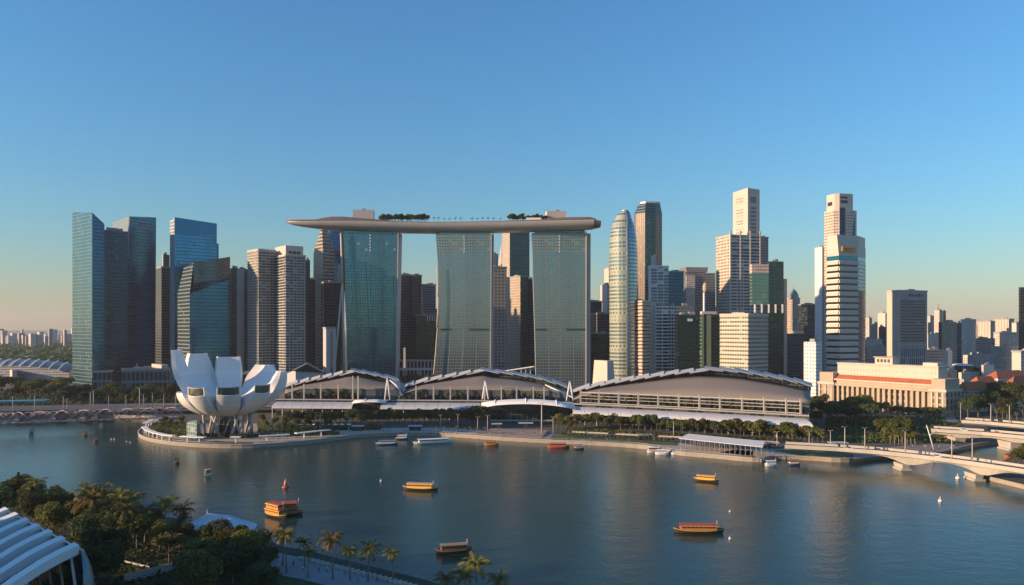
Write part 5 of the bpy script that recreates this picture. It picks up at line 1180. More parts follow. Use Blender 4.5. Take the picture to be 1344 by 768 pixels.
o, BR1 = girder_bridge('slender pale arched girder bridge crossing the water at the right edge', [(1030, 586.5), (1104, 590.5), (1150, 594), (1200, 599), (1270, 608), (1344, 619), (1430, 633), (1560, 655)], 8, 12, [1193, 1288], 1.7, 5.0)
o, BR2 = girder_bridge('wide sunlit road bridge over the river mouth behind the slender bridge', [(1222, 565), (1290, 569.5), (1344, 574.5), (1430, 583), (1560, 596)], 8.5, 16, [1264, 1336], 2.2, 3.6, pierw=7)
o, BR3 = girder_bridge('upper road viaduct farther up the river with sunlit parapet', [(1262, 553.5), (1300, 556), (1344, 560), (1430, 568), (1560, 580)], 8.5, 18, [1400], 1.8, 2.4)
girder_bridge('low road bridge running behind the twisted steel footbridge', [(-120, 541), (0, 538.5), (100, 536.5), (180, 535), (300, 533.5), (360, 533)], 8.0, 22, [20, 64, 103, 122, 160, 200], 1.6, 1.9, plain('bridge_lilac_concrete', (0.26, 0.24, 0.26), .8, 0, .12, .1))
# twisted steel footbridge
hx = thing('helix_footbridge', 'curving steel footbridge wrapped in twisting lilac tubes at the left edge', 'footbridge', (X(100, 545), 545, 0))
def hxp(t):                                            # axis, t 0..1
    px = -190+430*t; D = 494+ 80*t - 6*math.sin(t*3.1); return Vector((X(px, D), D, 8.6+1.2*math.sin(t*math.pi)))
axis = [hxp(i/160) for i in range(161)]
def frame(i):
    a, b = axis[max(i-1, 0)], axis[min(i+1, 160)]; dd = (b-a).normalized(); nn = Vector((-dd.y, dd.x, 0)).normalized(); return dd, nn
turns = 7.5
for ph, rad, th, m in [(math.pi*k, 5.4, .24, M_PSTEEL) for k in range(2)]+[(math.pi*k*2/5+.5, 5.2, .10, M_PSTEEL) for k in range(5)]+[(math.pi*k*2/5+.3, 4.6, .12, M_PSTEEL) for k in range(5)]:
    s = 1 if rad > 5 else -1; pth = []
    for i in range(161):
        dd, nn = frame(i); a = s*2*math.pi*turns*i/160+ph; pth.append(axis[i]+nn*(rad*math.cos(a))+Vector((0, 0, rad*math.sin(a)*0.86)))
    mb = MB(); mb.tube(pth, th, 6); mb.build('helix_tube', m, hx)
mb = MB(); l, r = [], []
for i in range(161): dd, nn = frame(i); l.append(axis[i]+nn*2.8-Vector((0, 0, 2.6))); r.append(axis[i]-nn*2.8-Vector((0, 0, 2.6)))
mb.sheet([r, l], .5); mb.build('deck', plain('red_grey_deck', (0.22, 0.17, 0.18), .8), hx)
for k in range(0, 161, 3):                            # hoops
    dd, nn = frame(k); mb = MB(); pts = [axis[k]+nn*(5.0*math.cos(a))+Vector((0, 0, 4.8*math.sin(a))) for a in [R(x) for x in range(-30, 211, 24)]]; mb.tube(pts, .06, 4); mb.build('hoop', M_PSTEEL, hx)
for k in (18, 52, 86, 120, 148):
    mb = MB(); mb.tube([axis[k]+Vector((0, 0, -axis[k].z-1)), axis[k]+Vector((0, 0, -5.2))], [1.1, 1.6], 8); mb.build('pier', M_CONC, hx)
# ---- lamp posts
def mk_lamp():
    o = thing('street_lamp', 'lamp', 'street lamp'); mb = MB(); mb.tube([(0, 0, 0), (0, 0, 11)], [.26, .16], 8); mb.build('pole', M_CONC, o)
    mb = MB(); mb.bar((-1.1, 0, 11), (1.1, 0, 11.2), .1); mb.build('arm', M_STEEL, o)
    for s in (-1, 1): mb = MB(); mb.box((s*1.1, 0, 11.15), (.7, .3, .14)); mb.build('lamp_head', M_WHITE, o)
    return o
LK = Kind(mk_lamp)
def on_bridge(BRr, px, off=0.5):
    q, p = min(BRr, key=lambda t: abs(t[0]-px)); return Vector((p.x, p.y+off, p.z))
for k, px in enumerate((1109.5, 1133.5, 1192, 1254.5, 1281.5)):
    LK.place(on_bridge(BR1, px), .3, 1.12, '%s tall lamp post from the shore along the slender arched bridge' % ordw(k), group='lamp posts on the slender bridge')
for k, px in enumerate((1232, 1250, 1262, 1300, 1325)):
    LK.place(on_bridge(BR3, px, 1), .3, 1.2, '%s lamp post from the trees along the upper viaduct' % ordw(k), group='lamp posts on the upper viaduct')
for k, (px, yb, s) in enumerate(((12, 543, 1.15), (41, 541, 1.15), (79, 541, 1.1), (84, 540, .9), (115, 538, 1.25), (119, 538, 1.4), (139, 537, .95), (162, 537, 1.0), (180, 537, 1.55), (185, 537, 1.05), (197, 536, 1.1), (212, 536, 1.0), (228, 536, 1.0))):
    D = 63000/(yb-HY)/1.0; D = (CAMZ-8.0)/(yb-HY)*1000; LK.place((X(px, D), D+4, 8.0), .4, s, '%s lamp post from the picture edge on the low road bridge' % ordw(k), group='lamp posts on the low road bridge')
for k, (px, yb) in enumerate(((578, 566), (601, 565), (627, 569), (640, 567), (711, 571), (726, 569), (884, 577), (1020, 592), (1062, 591), (1090, 590), (458, 570), (420, 567))):
    p = G(px, yb); LK.place(p, 0, 1.0 if px != 711 else 1.9, ['thin lamp post behind the blue docked boats', 'lamp post on the promenade above the white pontoon', 'lamp post at the left end of the plaza steps', 'lamp post beside the plaza steps trees', 'tallest white flagpole like post in the middle of the plaza', 'lamp post at the start of the lawn strip', 'lamp post left of the jetty pavilion roof', 'lamp post right of the jetty pavilion', 'lamp post beside the round trees near the slender bridge start', 'lamp post at the shore end of the slender bridge', 'lamp post where the lotus island meets the promenade', 'lamp post behind the raised pergola'][k], group='promenade lamp posts')
# leaning mast sculpture
o = thing('leaning_mast', 'thin white leaning cable mast on the riverside path', 'mast', G(1228, 596))
mb = MB(); mb.tube([G(1227, 594), P(1216, 558, 430)], [.45, .18], 8); mb.build('pole', M_WHITE, o)
mb = MB(); mb.bar(P(1221, 571, 428), P(1229, 566, 432), .4); mb.build('crossbar', M_WHITE, o)
for a in ((1232, 590), (1240, 588)): mb = MB(); mb.tube([G(*a), P(1216.5, 560, 430)], .08, 4); mb.build('cable', M_STEEL, o)
# ---- arched hall far left
o = thing('arched_hall', 'wide low hall with shallow arched grey roof and white ribs at far left', 'hall', (X(30, 1000), 1000, 2))
def hp(px, D, z): return Vector((X(px, D), D, z))
rows = []
for k in range(13):
    t = k/12; z = 14+17*math.sin(math.pi*(0.12+0.80*t))**0.8*0.62+3
    rows.append([hp(-60+150*t, 985-10*t, z-3), hp(-60+150*t+6, 1020, z+1), hp(-60+150*t+12, 1075, z+2)])
mb = MB(); mb.sheet([list(r) for r in zip(*rows)], 1, True); mb.build('roof', plain('grey_ribbed_roof', (0.26, 0.27, 0.28), .6, 0, .1, .05), o)
for k in range(1, 12, 1):
    mb = MB(); mb.tube([p+Vector((0, -.4, .6)) for p in rows[k]], [1.0]*3, 6); mb.build('roof_rib', M_WHITE, o)
mb = MB(); mb.grid([[Vector((r[0].x, r[0].y+1, 2)) for r in rows], [Vector((r[0].x, r[0].y+1, r[0].z-.8)) for r in rows]]); mb.build('front_wall', F_HDBG, o)
tower('low_block', 'sunlit cream block end of the arched hall at the left picture edge', -40, 16, 22, 960, 40, 486, M_GREYW, M_PINKW, cat='building', plant=False)
tower('low_block', 'small cream and pink house at the foot of the teal glass tower', 68, 76, 90, 900, 40, 505, F_HDB, M_PINKW, cat='house')
tower('low_block', 'white low block with pink roof edge beside the small cream house', 60, 70, 80, 930, 35, 510, F_HDB, M_PINKW, cat='house', plant=False)
o = thing('blue_roof_shelter', 'bright blue roofed shelter behind the left end of the low road bridge', 'shelter', G(5, 541))
mb = MB(); c = G(4, 541); mb.box((c.x, c.y+20, 9.5), (46, 12, 1.0), .25); mb.build('roof', plain('turquoise_roof', (0.02, 0.25, 0.36), .5), o)
for k in range(4): mb = MB(); mb.box((c.x-18+k*12, c.y+16+k*3, 5.5), (.8, .8, 8)); mb.build('post', M_CONC, o)
for k, (px, y, w, m) in enumerate(((42, 458, 14, M_CONC2), (35, 468, 22, M_WHITE), (22, 459, 20, M_CONC2), (62, 468.5, 16, M_WHITE))):
    D = 70000/(y+6-HY); tower('low_block', ['grey hump roofed shed among the far woods', 'long thin white shed below the far woods', 'pale flat shed deep in the left woods', 'thin white shed right of the long one below the far woods'][k], px-w/2, px-w/2+1, px+w/2, D, 38, y, m, None, cat='shed', par=False, plant=False)
# ================================================================== trees
def leafmesh(mb, c, rx, rz, n, leaf, rr, lobes=9, flat=0.0, hollow=0.55):
    cs = []
    for k in range(lobes):
        a = rr.uniform(0, 6.28); q = math.sqrt(rr.random())*0.66; v = rr.uniform(-.45, .6)
        cs.append((Vector((c[0]+rx*q*math.cos(a), c[1]+rx*q*math.sin(a), c[2]+rz*v*(1-q*0.6))), rr.uniform(.30, .52)))
    for i in range(n):
        p0, r0 = cs[i % lobes]
        dv = Vector((rr.gauss(0, 1), rr.gauss(0, 1), rr.gauss(0, 1)*0.8+0.25)).normalized(); rad = rr.uniform(hollow, 1.0)**0.6
        p = p0+Vector((dv.x*rx*r0*rad, dv.y*rx*r0*rad, dv.z*rz*r0*rad*1.15)); s = leaf*rr.uniform(.55, 1.3)
        nv = (dv*0.8+Vector((rr.gauss(0, .7), rr.gauss(0, .7), rr.gauss(0, .7)))).normalized()
        t = nv.orthogonal().normalized(); b = nv.cross(t); a = rr.uniform(0, 6.28); t, b = t*math.cos(a)+b*math.sin(a), b*math.cos(a)-t*math.sin(a)
        mb.add([p-t*s-b*s*.5, p+t*s-b*s*.45, p+t*s*.8+b*s*.55, p-t*s*.7+b*s*.5], [(0, 1, 2, 3)])
def mk_tree(kind, seed, leafmat, rx, rz, h, n, leaf, lobes=9, name='tree', trunk=.35):
    def make():
        rr = random.Random(seed); o = thing(name, 'tree', 'tree')
        mb = MB(); top = h-rz*0.5; mb.tube([(0, 0, -.3), (rr.uniform(-.2, .2), 0, top*.5), (rr.uniform(-.4, .4), rr.uniform(-.3, .3), top)], [trunk, trunk*.75, trunk*.4], 7)
        for k in range(4):
            a = k*1.6+rr.uniform(0, .6); b = (rx*.5*math.cos(a), rx*.5*math.sin(a), h-rz*rr.uniform(-.1, .25)); mb.tube([(0, 0, top*.62), (b[0]*.45, b[1]*.45, top*.85), b], [trunk*.45, trunk*.3, trunk*.12], 5)
        mb.build('trunk', M_BARK, o)
        mb = MB(); leafmesh(mb, (0, 0, h), rx, rz, n, leaf, rr, lobes); mb.build('crown', leafmat, o); return o
    return Kind(make)
T_RND = [mk_tree('r', s, m, 4.6, 3.6, 6.6, 950, .55, 8) for s, m in ((1, M_LEAF), (2, M_LEAFY), (3, M_LEAF))]
T_DRK = [mk_tree('d', s, m, 6.5, 4.6, 8, 1300, .7, 12) for s, m in ((4, M_LEAFD), (5, M_LEAFD), (6, M_LEAF))]
T_UMB = [mk_tree('u', s, m, 9.5, 3.8, 11, 1900, .6, 15, 'rain_tree', .55) for s, m in ((7, M_LEAFD), (8, M_LEAFY), (9, M_LEAF))]
T_BIG = [mk_tree('b', s, m, 8, 6.5, 11.5, 3800, .42, 16, 'tree', .6) for s, m in ((10, M_LEAFD), (11, M_LEAF), (12, M_LEAFY), (15, M_LEAFD))]
T_SML = [mk_tree('s', s, m, 1.9, 1.7, 3.2, 260, .42, 5, 'shrub', .16) for s, m in ((13, M_LEAF), (14, M_LEAFY))]
T_DCK = [mk_tree('s', s, m, 1.9, 1.7, 3.2, 260, .42, 5, 'small_tree', .16) for s, m in ((13, M_LEAF), (14, M_LEAFD))]
def mk_conifer():
    rr = random.Random(5); o = thing('conifer', 'conifer', 'tree'); mb = MB(); mb.tube([(0, 0, 0), (0, 0, 15)], [.4, .08], 7); mb.build('trunk', M_BARK, o)
    mb = MB()
    for i in range(1500):
        z = 2+13*rr.random()**1.1; r = (15.5-z)*.26*rr.uniform(.3, 1); a = rr.uniform(0, 6.28); p = Vector((r*math.cos(a), r*math.sin(a), z)); s = rr.uniform(.3, .6); t = Vector((math.cos(a), math.sin(a), -.3)); b = Vector((-math.sin(a), math.cos(a), rr.uniform(-.4, .4)))
        mb.add([p-t*s-b*s*.3, p+t*s-b*s*.2, p+t*s+b*s*.2, p-t*s+b*s*.3], [(0, 1, 2, 3)])
    mb.build('crown', M_LEAFD, o); return o
T_CON = Kind(mk_conifer)
def mk_palm(seed, h, fl, nf, droop, mat):
    def make():
        rr = random.Random(seed); o = thing('coconut_palm', 'palm', 'palm tree'); lean = rr.uniform(-.6, .6)
        mb = MB(); mb.tube([(0, 0, -.2), (lean*.4, 0, h*.45), (lean, 0, h)], [.24, .17, .13], 8); mb.build('trunk', M_PBARK, o)
        mb = MB(); c = Vector((lean, 0, h))
        for k in range(nf):
            a = 2*math.pi*k/nf*2.4+rr.uniform(-.2, .2); el = R(rr.uniform(-25, 72)); L = fl*rr.uniform(.8, 1.1); er = Vector((math.cos(a), math.sin(a), 0)); et = Vector((-math.sin(a), math.cos(a), 0)); p = c.copy(); pr = None
            for i in range(13):
                t = i/12; e = el-droop*t*t-R(20)*t; st = er*math.cos(e)+Vector((0, 0, math.sin(e))); q = p+st*L/12
                if i > 0:
                    for s in (-1, 1):
                        ll = L*.24*math.sin(math.pi*min(1, t*.9+.12))**.7; lf = et*s*ll*.8-Vector((0, 0, ll*.55))+st*ll*.25
                        w = st*L*.030; b = p
                        mb.add([b-w, b+w, b+lf+w*.3, b+lf-w*.3], [(0, 1, 2, 3)])
                mb.add([p+et*.05, p-et*.05, q-et*.04, q+et*.04], [(0, 1, 2, 3)])
                p = q
        mb.build('crown', mat, o); return o
    return Kind(make)
PALMS = [mk_palm(1, 8.2, 3.4, 24, R(75), M_FROND), mk_palm(2, 9.2, 3.8, 26, R(80), M_FROND), mk_palm(3, 7.4, 3.6, 26, R(85), foliage('palm_dark_green', (0.03, 0.045, 0.014), (0.08, 0.09, 0.025), .2))]
SPALM = mk_palm(6, 5.6, 2.4, 16, R(70), M_FROND)
rr = random.Random(11)
def put(kinds, pts, label, group, sc=(.85, 1.15), cat=None, z=None, name=None):
    for k, p in enumerate(pts):
        q = p if isinstance(p, Vector) else G(p[0], p[1], 2.0 if z is None else z)
        s = (p[2] if not isinstance(p, Vector) and len(p) > 2 else rr.uniform(*sc)); kd = kinds[rr.randrange(len(kinds))]
        kd.place(q, rr.uniform(0, 6.28), s, label % ordw(k) if '%s' in label else label, cat, group)
def line(x0, y0, x1, y1, n, jx=1.5, jy=.4): return [(x0+(x1-x0)*(k+.5)/n+rr.uniform(-jx, jx), y0+(y1-y0)*(k+.5)/n+rr.uniform(-jy, jy)) for k in range(n)]
put(T_RND, line(752, 561, 1050, 577, 30, 2, .6), '%s round tree from the plaza in the row below the longest white canopy', 'round trees below the longest canopy', (.85, 1.2))
put(T_RND, line(752, 556, 1040, 571, 22, 3, .5), '%s tree from the plaza in the rear row hugging the largest hall', 'rear row trees below the longest canopy')
put(T_RND+T_DRK[:1], line(575, 557, 636, 561, 9, 2, .8), '%s tree left of the plaza gap, counted toward the plaza', 'trees left of the plaza', (1.0, 1.3))
put(T_RND, line(505, 555, 575, 557, 9, 2, .6), '%s small dark tree under the canopy left of the plaza', 'trees under the plaza canopy')
put(T_DRK, line(375, 556, 500, 557, 15, 3, 1.5), '%s dark tree from the museum below the small mall hall', 'trees below the small mall hall', (.6, .85))
put(T_RND, line(728, 562, 752, 566, 4, 1, .6), '%s bushy tree beside the plaza edge post', 'trees at the plaza edge', (1.0, 1.25))
put([SPALM], line(742, 573, 880, 580, 22, .8, .2), '%s low palm in the hedge row behind the lawn strip', 'low palms behind the lawn strip', (.7, 1.0), 'palm tree')
put(T_SML, line(735, 574, 885, 582, 30, 1, .2), '%s clipped shrub from the plaza beside the lawn strip', 'shrubs beside the lawn strip', (.55, .8), 'shrub')
put([SPALM], line(560, 569, 640, 571, 9, 1, .4), '%s small palm on the promenade left of the steps', 'small palms left of the steps', (.7, .95), 'palm tree')
# terrace planting between columns
for ln, x0, x1, n, lb, gp in ((LA, 380, 465, 11, '%s terrace shrub from the museum under the small hall roof', 'terrace shrubs of the small hall'), (LB, 528, 712, 20, '%s terrace shrub from the gap under the middle hall roof', 'terrace shrubs of the middle hall'), (LC, 762, 1050, 30, '%s terrace shrub from the plaza between the columns of the largest hall', 'terrace shrubs of the largest hall')):
    pts = []
    for k in range(n): px = x0+(x1-x0)*(k+.5)/n+rr.uniform(-2, 2); d = interp(ln, px)+3.6; pts.append(Vector((X(px, d), d, ZT)))
    put(T_SML, pts, lb, gp, (.9, 1.6), 'shrub')
# lotus island
isl = []
for k in range(26):
    px = 196+k*9.6+rr.uniform(-3, 3); isl.append((px, 577.5-abs(px-320)*0.035 if px > 215 else 571))
put(T_SML, isl, '%s island shrub from the tip along the front pergolas', 'shrubs along the island front', (.6, 1.0), 'shrub')
put(T_RND, [(213, 563, .55), (222, 560, .6), (230, 562, .5), (216, 557, .6), (238, 558, .7), (350, 562, .6), (362, 560, .7), (375, 561, .8), (390, 562, .7), (404, 563, .75), (418, 564, .6), (345, 557, .8), (430, 562, .7)], '%s low tree counted from the island tip behind the lotus museum', 'low trees on the lotus island')
# behind bridge, left
put(T_DRK+T_BIG[:1], line(92, 526, 235, 527, 15, 3, 1.5)+line(95, 522, 215, 521, 9, 4, 1), '%s round dark tree along the road below the left towers', 'trees below the left towers', (.75, 1.1))
put(T_UMB, [(104, 524, .9), (142, 526, 1.0), (158, 527, 1.0), (178, 526, .9), (200, 525, 1.05), (222, 526, 1.0)], '%s broad rain tree from the teal tower behind the low road bridge', 'rain trees behind the low road bridge')
put(T_UMB+T_DRK, line(-8, 512, 88, 519, 12, 4, 3)+line(18, 521, 92, 530, 9, 4, 2), '%s dark tree between the arched hall and the left road', 'trees by the arched hall', (.9, 1.3))
put(T_DRK, line(232, 532, 250, 540, 4, 2, 1)+line(440, 548, 470, 552, 4, 2, 1), '%s dark tree tucked behind the lotus museum', 'trees tucked behind the lotus museum', (.6, .8))
# hotel feet
put(T_DRK, line(525, 505, 575, 508, 7, 2, 1), '%s dark tree at the foot of the gap between first and second hotel towers', 'trees between first and second hotel towers', (1.0, 1.3))
# right cluster
put(T_UMB+T_BIG[1:2], [(1108, 562, 1.1), (1122, 558, 1.25), (1138, 562, 1.2), (1112, 552, 1.2), (1130, 550, 1.3), (1150, 554, 1.1), (1098, 550, 1.0), (1090, 556, .9)], '%s large dark tree of the clump at the foot of the colonnaded building', 'large trees at the colonnaded building', (1, 1.3))
put(T_RND, line(1168, 545, 1236, 549, 9, 2, .6), '%s low tree in front of the tall columns', 'low trees in front of the columns', (.7, .95))
put(T_RND+T_DRK[2:], line(1155, 568, 1195, 572, 6, 2, 1)+line(1158, 577, 1192, 581, 6, 2, 1), '%s tree between the lamp posts by the slender bridge', 'trees behind the slender bridge', (.8, 1.0))
put(T_RND, line(1030, 578, 1085, 583, 7, 2, .8), '%s tree between the mall end and the slender bridge start', 'trees at the mall end', (.8, 1.05))
put(T_DRK, [(1062, 548, 1.0), (1076, 545, 1.0), (1070, 556, .8), (1085, 548, .9), (1068, 536, .9), (1082, 533, 1.0)], '%s dark tree in the gap right of the largest hall', 'trees right of the largest hall')
put([SPALM], line(1165, 583, 1205, 585, 7, 1, .4), '%s slim palm beside the riverside path', 'palms beside the riverside path', (1.0, 1.35), 'palm tree')
put(T_BIG[:2]+T_BIG[3:], [(1312, 540, 1.5), (1330, 543, 1.55), (1298, 545, 1.2), (1346, 545, 1.5), (1284, 548, 1.1), (1270, 550, 1.0), (1360, 550, 1.5), (1322, 551, 1.0)], '%s big dark tree of the dense clump in front of the orange roofs', 'dense trees before the orange roofs')
put([PALMS[0], SPALM], [(1327, 551, 1.0), (1335, 553, 1.0), (1308, 552, 1.0), (1343, 552, 1.1), (1316, 553, .9)], '%s palm standing above the upper viaduct', 'palms by the upper viaduct', cat='palm tree')
put(T_DRK, line(1244, 500, 1300, 505, 8, 3, 3), '%s dark tree between the round roofed hall and orange roofs', 'dark trees in the right town', (1.3, 1.7))
put(T_DRK, line(1295, 563, 1350, 566, 6, 2, .6), '%s low bushy tree on the bank between the two road bridges', 'bushes between the road bridges', (.35, .5), 'shrub')
put(T_RND, [(1337, 612, .9), (1344, 609, 1.0), (1350, 613, .9), (1330, 607, .5)], '%s yellow green tree on the right bank beyond the slender bridge', 'trees on the right bank')
# ---- woods far left and general planting, nobody could count
def mass(name, area, n, leaf, h, mat, seed):
    r2 = random.Random(seed); mb = MB()
    for i in range(n):
        px, py = area(r2); b = G(px, py, 2); s = leaf*r2.uniform(.6, 1.3); z = h*r2.uniform(.2, 1.0)*(0.6+.4*math.sin(px*.7)+.25*math.sin(py*1.3+px*.2)); c = b+Vector((0, 0, max(z, .5)))
        nv = Vector((r2.gauss(0, .6), r2.gauss(-.3, .6), 1)).normalized(); t = nv.orthogonal().normalized(); u = nv.cross(t)
        mb.add([c-t*s-u*s*.7, c+t*s-u*s*.6, c+t*s*.8+u*s*.7, c-t*s*.7+u*s*.6], [(0, 1, 2, 3)])
    o = struct(name, mb, mat, 'stuff'); return o
mass('woodland', lambda r: (r.uniform(-420, 100), 443+ (r.random()**1.6)*36), 21000, 6.5, 14, M_LEAFD, 1)
mass('town_greenery', lambda r: (r.uniform(1130, 1400), 452+r.random()*40), 2500, 4, 7, M_LEAFD, 2)
mass('undergrowth', lambda r: (r.uniform(90, 240), 516+r.random()*14), 2600, 1.6, 5, M_LEAFD, 3)
mass('shrubbery', lambda r: (r.uniform(1085, 1240), 548+r.random()*22), 3000, 1.1, 2.2, M_LEAFD, 4)
mass('island_planting', lambda r: (lambda px: (px, (573.5-abs(px-320)*0.03 + r.uniform(-1.2, 1.4)) if px > 215 else r.uniform(560, 572)))(r.uniform(198, 445)), 5200, .55, 1.6, M_HEDGE, 5)
mass('island_ground_cover', lambda r: (r.uniform(205, 262) if r.random() < .45 else r.uniform(338, 440), r.uniform(556, 569)), 4200, .6, 1.5, M_LEAF, 6)
mass('promenade_planting', lambda r: (lambda px: (px, 563.5+(px-750)*0.053+r.uniform(-.8, 3.2)))(r.uniform(742, 1045)), 7000, .5, 1.6, M_HEDGE, 7)
mass('terrace_planting', lambda r: (r.uniform(365, 500), r.uniform(558, 565)), 3500, .6, 1.8, M_LEAFD, 8)
mass('garden_undergrowth', lambda r: (lambda px: (px, r.uniform(max(660, 655+px*.16), 800)))(r.uniform(60, 345)), 9000, .45, 1.5, M_LEAFD, 9)
mass('roadside_undergrowth', lambda r: (r.uniform(-160, 110), r.uniform(514, 541)), 7000, 1.5, 4, M_LEAFD, 10)
mass('riverside_undergrowth', lambda r: (r.uniform(1085, 1260), r.uniform(556, 582)), 4200, .9, 1.8, M_LEAF, 12)
# sky deck trees and palms
DK = []
for px in [500, 503, 507, 511, 515, 520, 524, 528, 533, 537, 541, 545, 549, 553, 558, 501, 505, 509, 513, 518, 522, 526, 530, 535, 539, 543, 547, 551, 556, 561]: DK.append((px, 1.0))
put(T_DCK, [Vector((X(px, 935), 935+rr.uniform(-4, 6), Z(291.6, 926))) for px, s in DK], '%s small tree from the brown pavilion roof on the sky deck', 'left clump of sky deck trees', (1.9, 2.6))
put(T_DCK, [Vector((X(px, 935), 935+rr.uniform(-4, 6), Z(291.4, 926))) for px in (669, 672, 675, 679, 683, 687, 691, 695, 699, 703, 707, 711, 714)], '%s small tree left of the white lift housing on the sky deck', 'right clump of sky deck trees', (1.9, 2.6))
put([SPALM], [Vector((X(px, 930), 930, Z(292, 925))) for px in (570, 576, 583, 590, 598, 605, 620, 627, 634, 641, 648, 657)], '%s thin palm standing along the middle of the sky deck', 'palms in the middle of the sky deck', (.9, 1.2), 'palm tree')

# ================================================================== foreground garden
put(T_BIG, [(8, 672, 0.69), (24, 668, 0.77), (-6, 690, 0.86), (44, 675, 0.69), (62, 684, 0.73), (80, 690, 0.73), (45, 696, 0.77), (95, 704, 0.69), (112, 700, 0.65), (70, 712, 0.77), (125, 716, 0.77), (140, 705, 0.60), (150, 722, 0.77), (165, 708, 0.60),
            (180, 722, 0.69), (118, 742, 0.86), (140, 762, 0.86), (196, 712, 0.60), (175, 698, 0.52), (210, 724, 0.60), (126, 786, 0.90)], '%s dark leafy tree of the garden grove beside the ribbed conservatory', 'garden grove by the conservatory')
put(T_UMB, [(222, 742, 0.65), (262, 742, 0.56)], '%s flat crowned rain tree over the garden clearing', 'rain trees over the garden clearing')
put(T_BIG, [(285, 730, 0.65), (300, 745, 0.69), (318, 752, 0.73), (330, 742, 0.60), (285, 758, 0.60), (305, 775, 0.69), (335, 772, 0.65), (345, 790, 0.60), (270, 722, 0.47), (350, 752, 0.47), (240, 722, 0.52), (312, 722, 0.47)], '%s dense tree of the garden grove left of the promenade palms', 'garden grove by the promenade')
put([T_BIG[2]], [(262, 800, .85)], 'pale olive spreading tree with bare branches at the bottom edge', 'olive tree at the bottom edge')
put([T_CON], [(24, 668, .95), (17, 670, .8), (30, 672, .75)], '%s dark pointed conifer at the left picture edge', 'conifers at the left edge')
put(PALMS[:2]+PALMS[2:], [(118, 700, 1.6), (132, 700, 1.75), (150, 704, 1.55), (160, 706, 1.75), (176, 710, 1.5), (143, 716, 1.6), (158, 722, 1.6), (112, 710, 1.4), (190, 714, 1.35), (50, 676, 1.5), (126, 716, 1.65), (170, 722, 1.6)], '%s coconut palm rising from the garden grove near the conservatory', 'palms in the garden grove', cat='palm tree')
put(PALMS[1:], [(210, 706, 1.3), (216, 708, 1.35), (240, 712, 1.45), (236, 716, 1.1)], '%s palm against the water left of the white sail canopy', 'palms left of the sail canopy')
for (px, yb, s, kd, lb) in ((371, 742, .95, 0, 'coconut palm where the promenade leaves the dark grove'), (376, 752, 1.0, 1, 'leaning coconut palm second along the promenade'), (404, 759, .78, 0, 'short bright coconut palm third along the promenade'), (400, 745, .85, 2, 'coconut palm behind the short bright one'), (437, 760, 1.05, 1, 'tall bright coconut palm in the middle of the promenade row'), (460, 762, .88, 0, 'golden coconut palm right of the tall promenade one'), (483, 763, 1.02, 2, 'dark coconut palm before the last one of the promenade row'), (516, 764, .85, 0, 'last coconut palm of the promenade row, standing apart against the water'), (353, 736, .85, 2, 'dark coconut palm nearest the garden grove on the promenade')):
    PALMS[kd].place(G(px, yb, 2.2), rr.uniform(0, 6), s*1.16, lb, 'palm tree', 'coconut palms along the garden promenade')
for (px, yb, s, kd, lb) in ((588, 812, .9, 0, 'palm crown cut by the bottom edge, first of three'), (612, 808, .8, 1, 'palm crown cut by the bottom edge, second of three'), (628, 806, 1.0, 1, 'bright tall palm crown at the bottom edge'), (652, 812, .9, 0, 'palm crown at the bottom edge, right of the bright tall one')):
    PALMS[kd].place(G(px, yb, 2.2), rr.uniform(0, 6), s*1.32, lb, 'palm tree', 'palm crowns at the bottom edge')
# stone blocks along the promenade edge
def mk_block():
    o = MB(); o.box((0, 0, .35), (2.4, .7, .7)); return tag(o.build('stone_block', M_CONC), 'block', 'stone block')
BK = Kind(mk_block); ge = [Vector((p.x, p.y, 2.24)) for p in gl]
segs = []; 
for a, b in zip(ge[:-1], ge[1:]):
    n = int((b-a).length/1.9)
    for k in range(n): segs.append((a+(b-a)*(k+.5)/n, math.atan2((b-a).y, (b-a).x)))
for k, (p, a) in enumerate(segs[8:70]):
    BK.place(p+Vector((0, -.9, 0)), a+1.1, 1, '%s pale stone block from the grove along the promenade edge' % ordw(k), 'stone block', 'stone blocks along the promenade edge')
# ribbed conservatory
cv = thing('ribbed_conservatory', 'large glass conservatory with white curved ribs in the bottom corner', 'conservatory', (-110, 160, 2))
u = Vector((-.68, -.733, 0)); v = Vector((-.733, .68, 0))
PR = [(-41, 0), (-38, 4), (-33, 10), (-27, 15.6), (-20, 21.2), (-15, 24.7), (-10, 27.8), (-6, 29.8), (-3, 31.0), (0, 31.9)]
OUT = [(0, 31.9), (1.0, 31.0), (1.9, 28.6), (2.5, 25), (2.9, 18), (3.1, 8), (3.1, 0)]
M_RIB = plain('white_rib_paint', (0.66, 0.68, 0.70), .45, 0, .06, .1)
def cp(k, t, z): b = Vector((-80, 140, 0))+v*(7.6*k); return b+u*(-t)+Vector((0, 0, z-k*.12))
tops = []
for k in range(13):
    hs = 1-(.02*max(0, k-6))
    mb = MB(); rows = []
    for t, z in PR: 
        c = cp(k, t, z*hs+.2); w = 1.35; rows.append([c-v*w+Vector((0, 0, -1.2)), c-v*w+Vector((0, 0, .5)), c+v*w+Vector((0, 0, .5)), c+v*w+Vector((0, 0, -1.2))])
    mb.grid(rows, False, True); n = len(rows)*4; mb.f += [(0, 1, 2, 3), (n-1, n-2, n-3, n-4)]; mb.sm += [False]*2; mb.build('rib', M_RIB, cv)
    mb = MB(); mb.tube([cp(k, t, z*hs) for t, z in OUT], .32, 6); mb.build('end_post', M_RIB, cv)
    for a, b, z in ((-1, 3, 31), (-8, -8, 28), (-16, -16, 23)):
        mb = MB(); mb.tube([cp(k, a, z*hs), cp(k, b, 0)], .28, 6); mb.build('strut', M_RIB, cv)
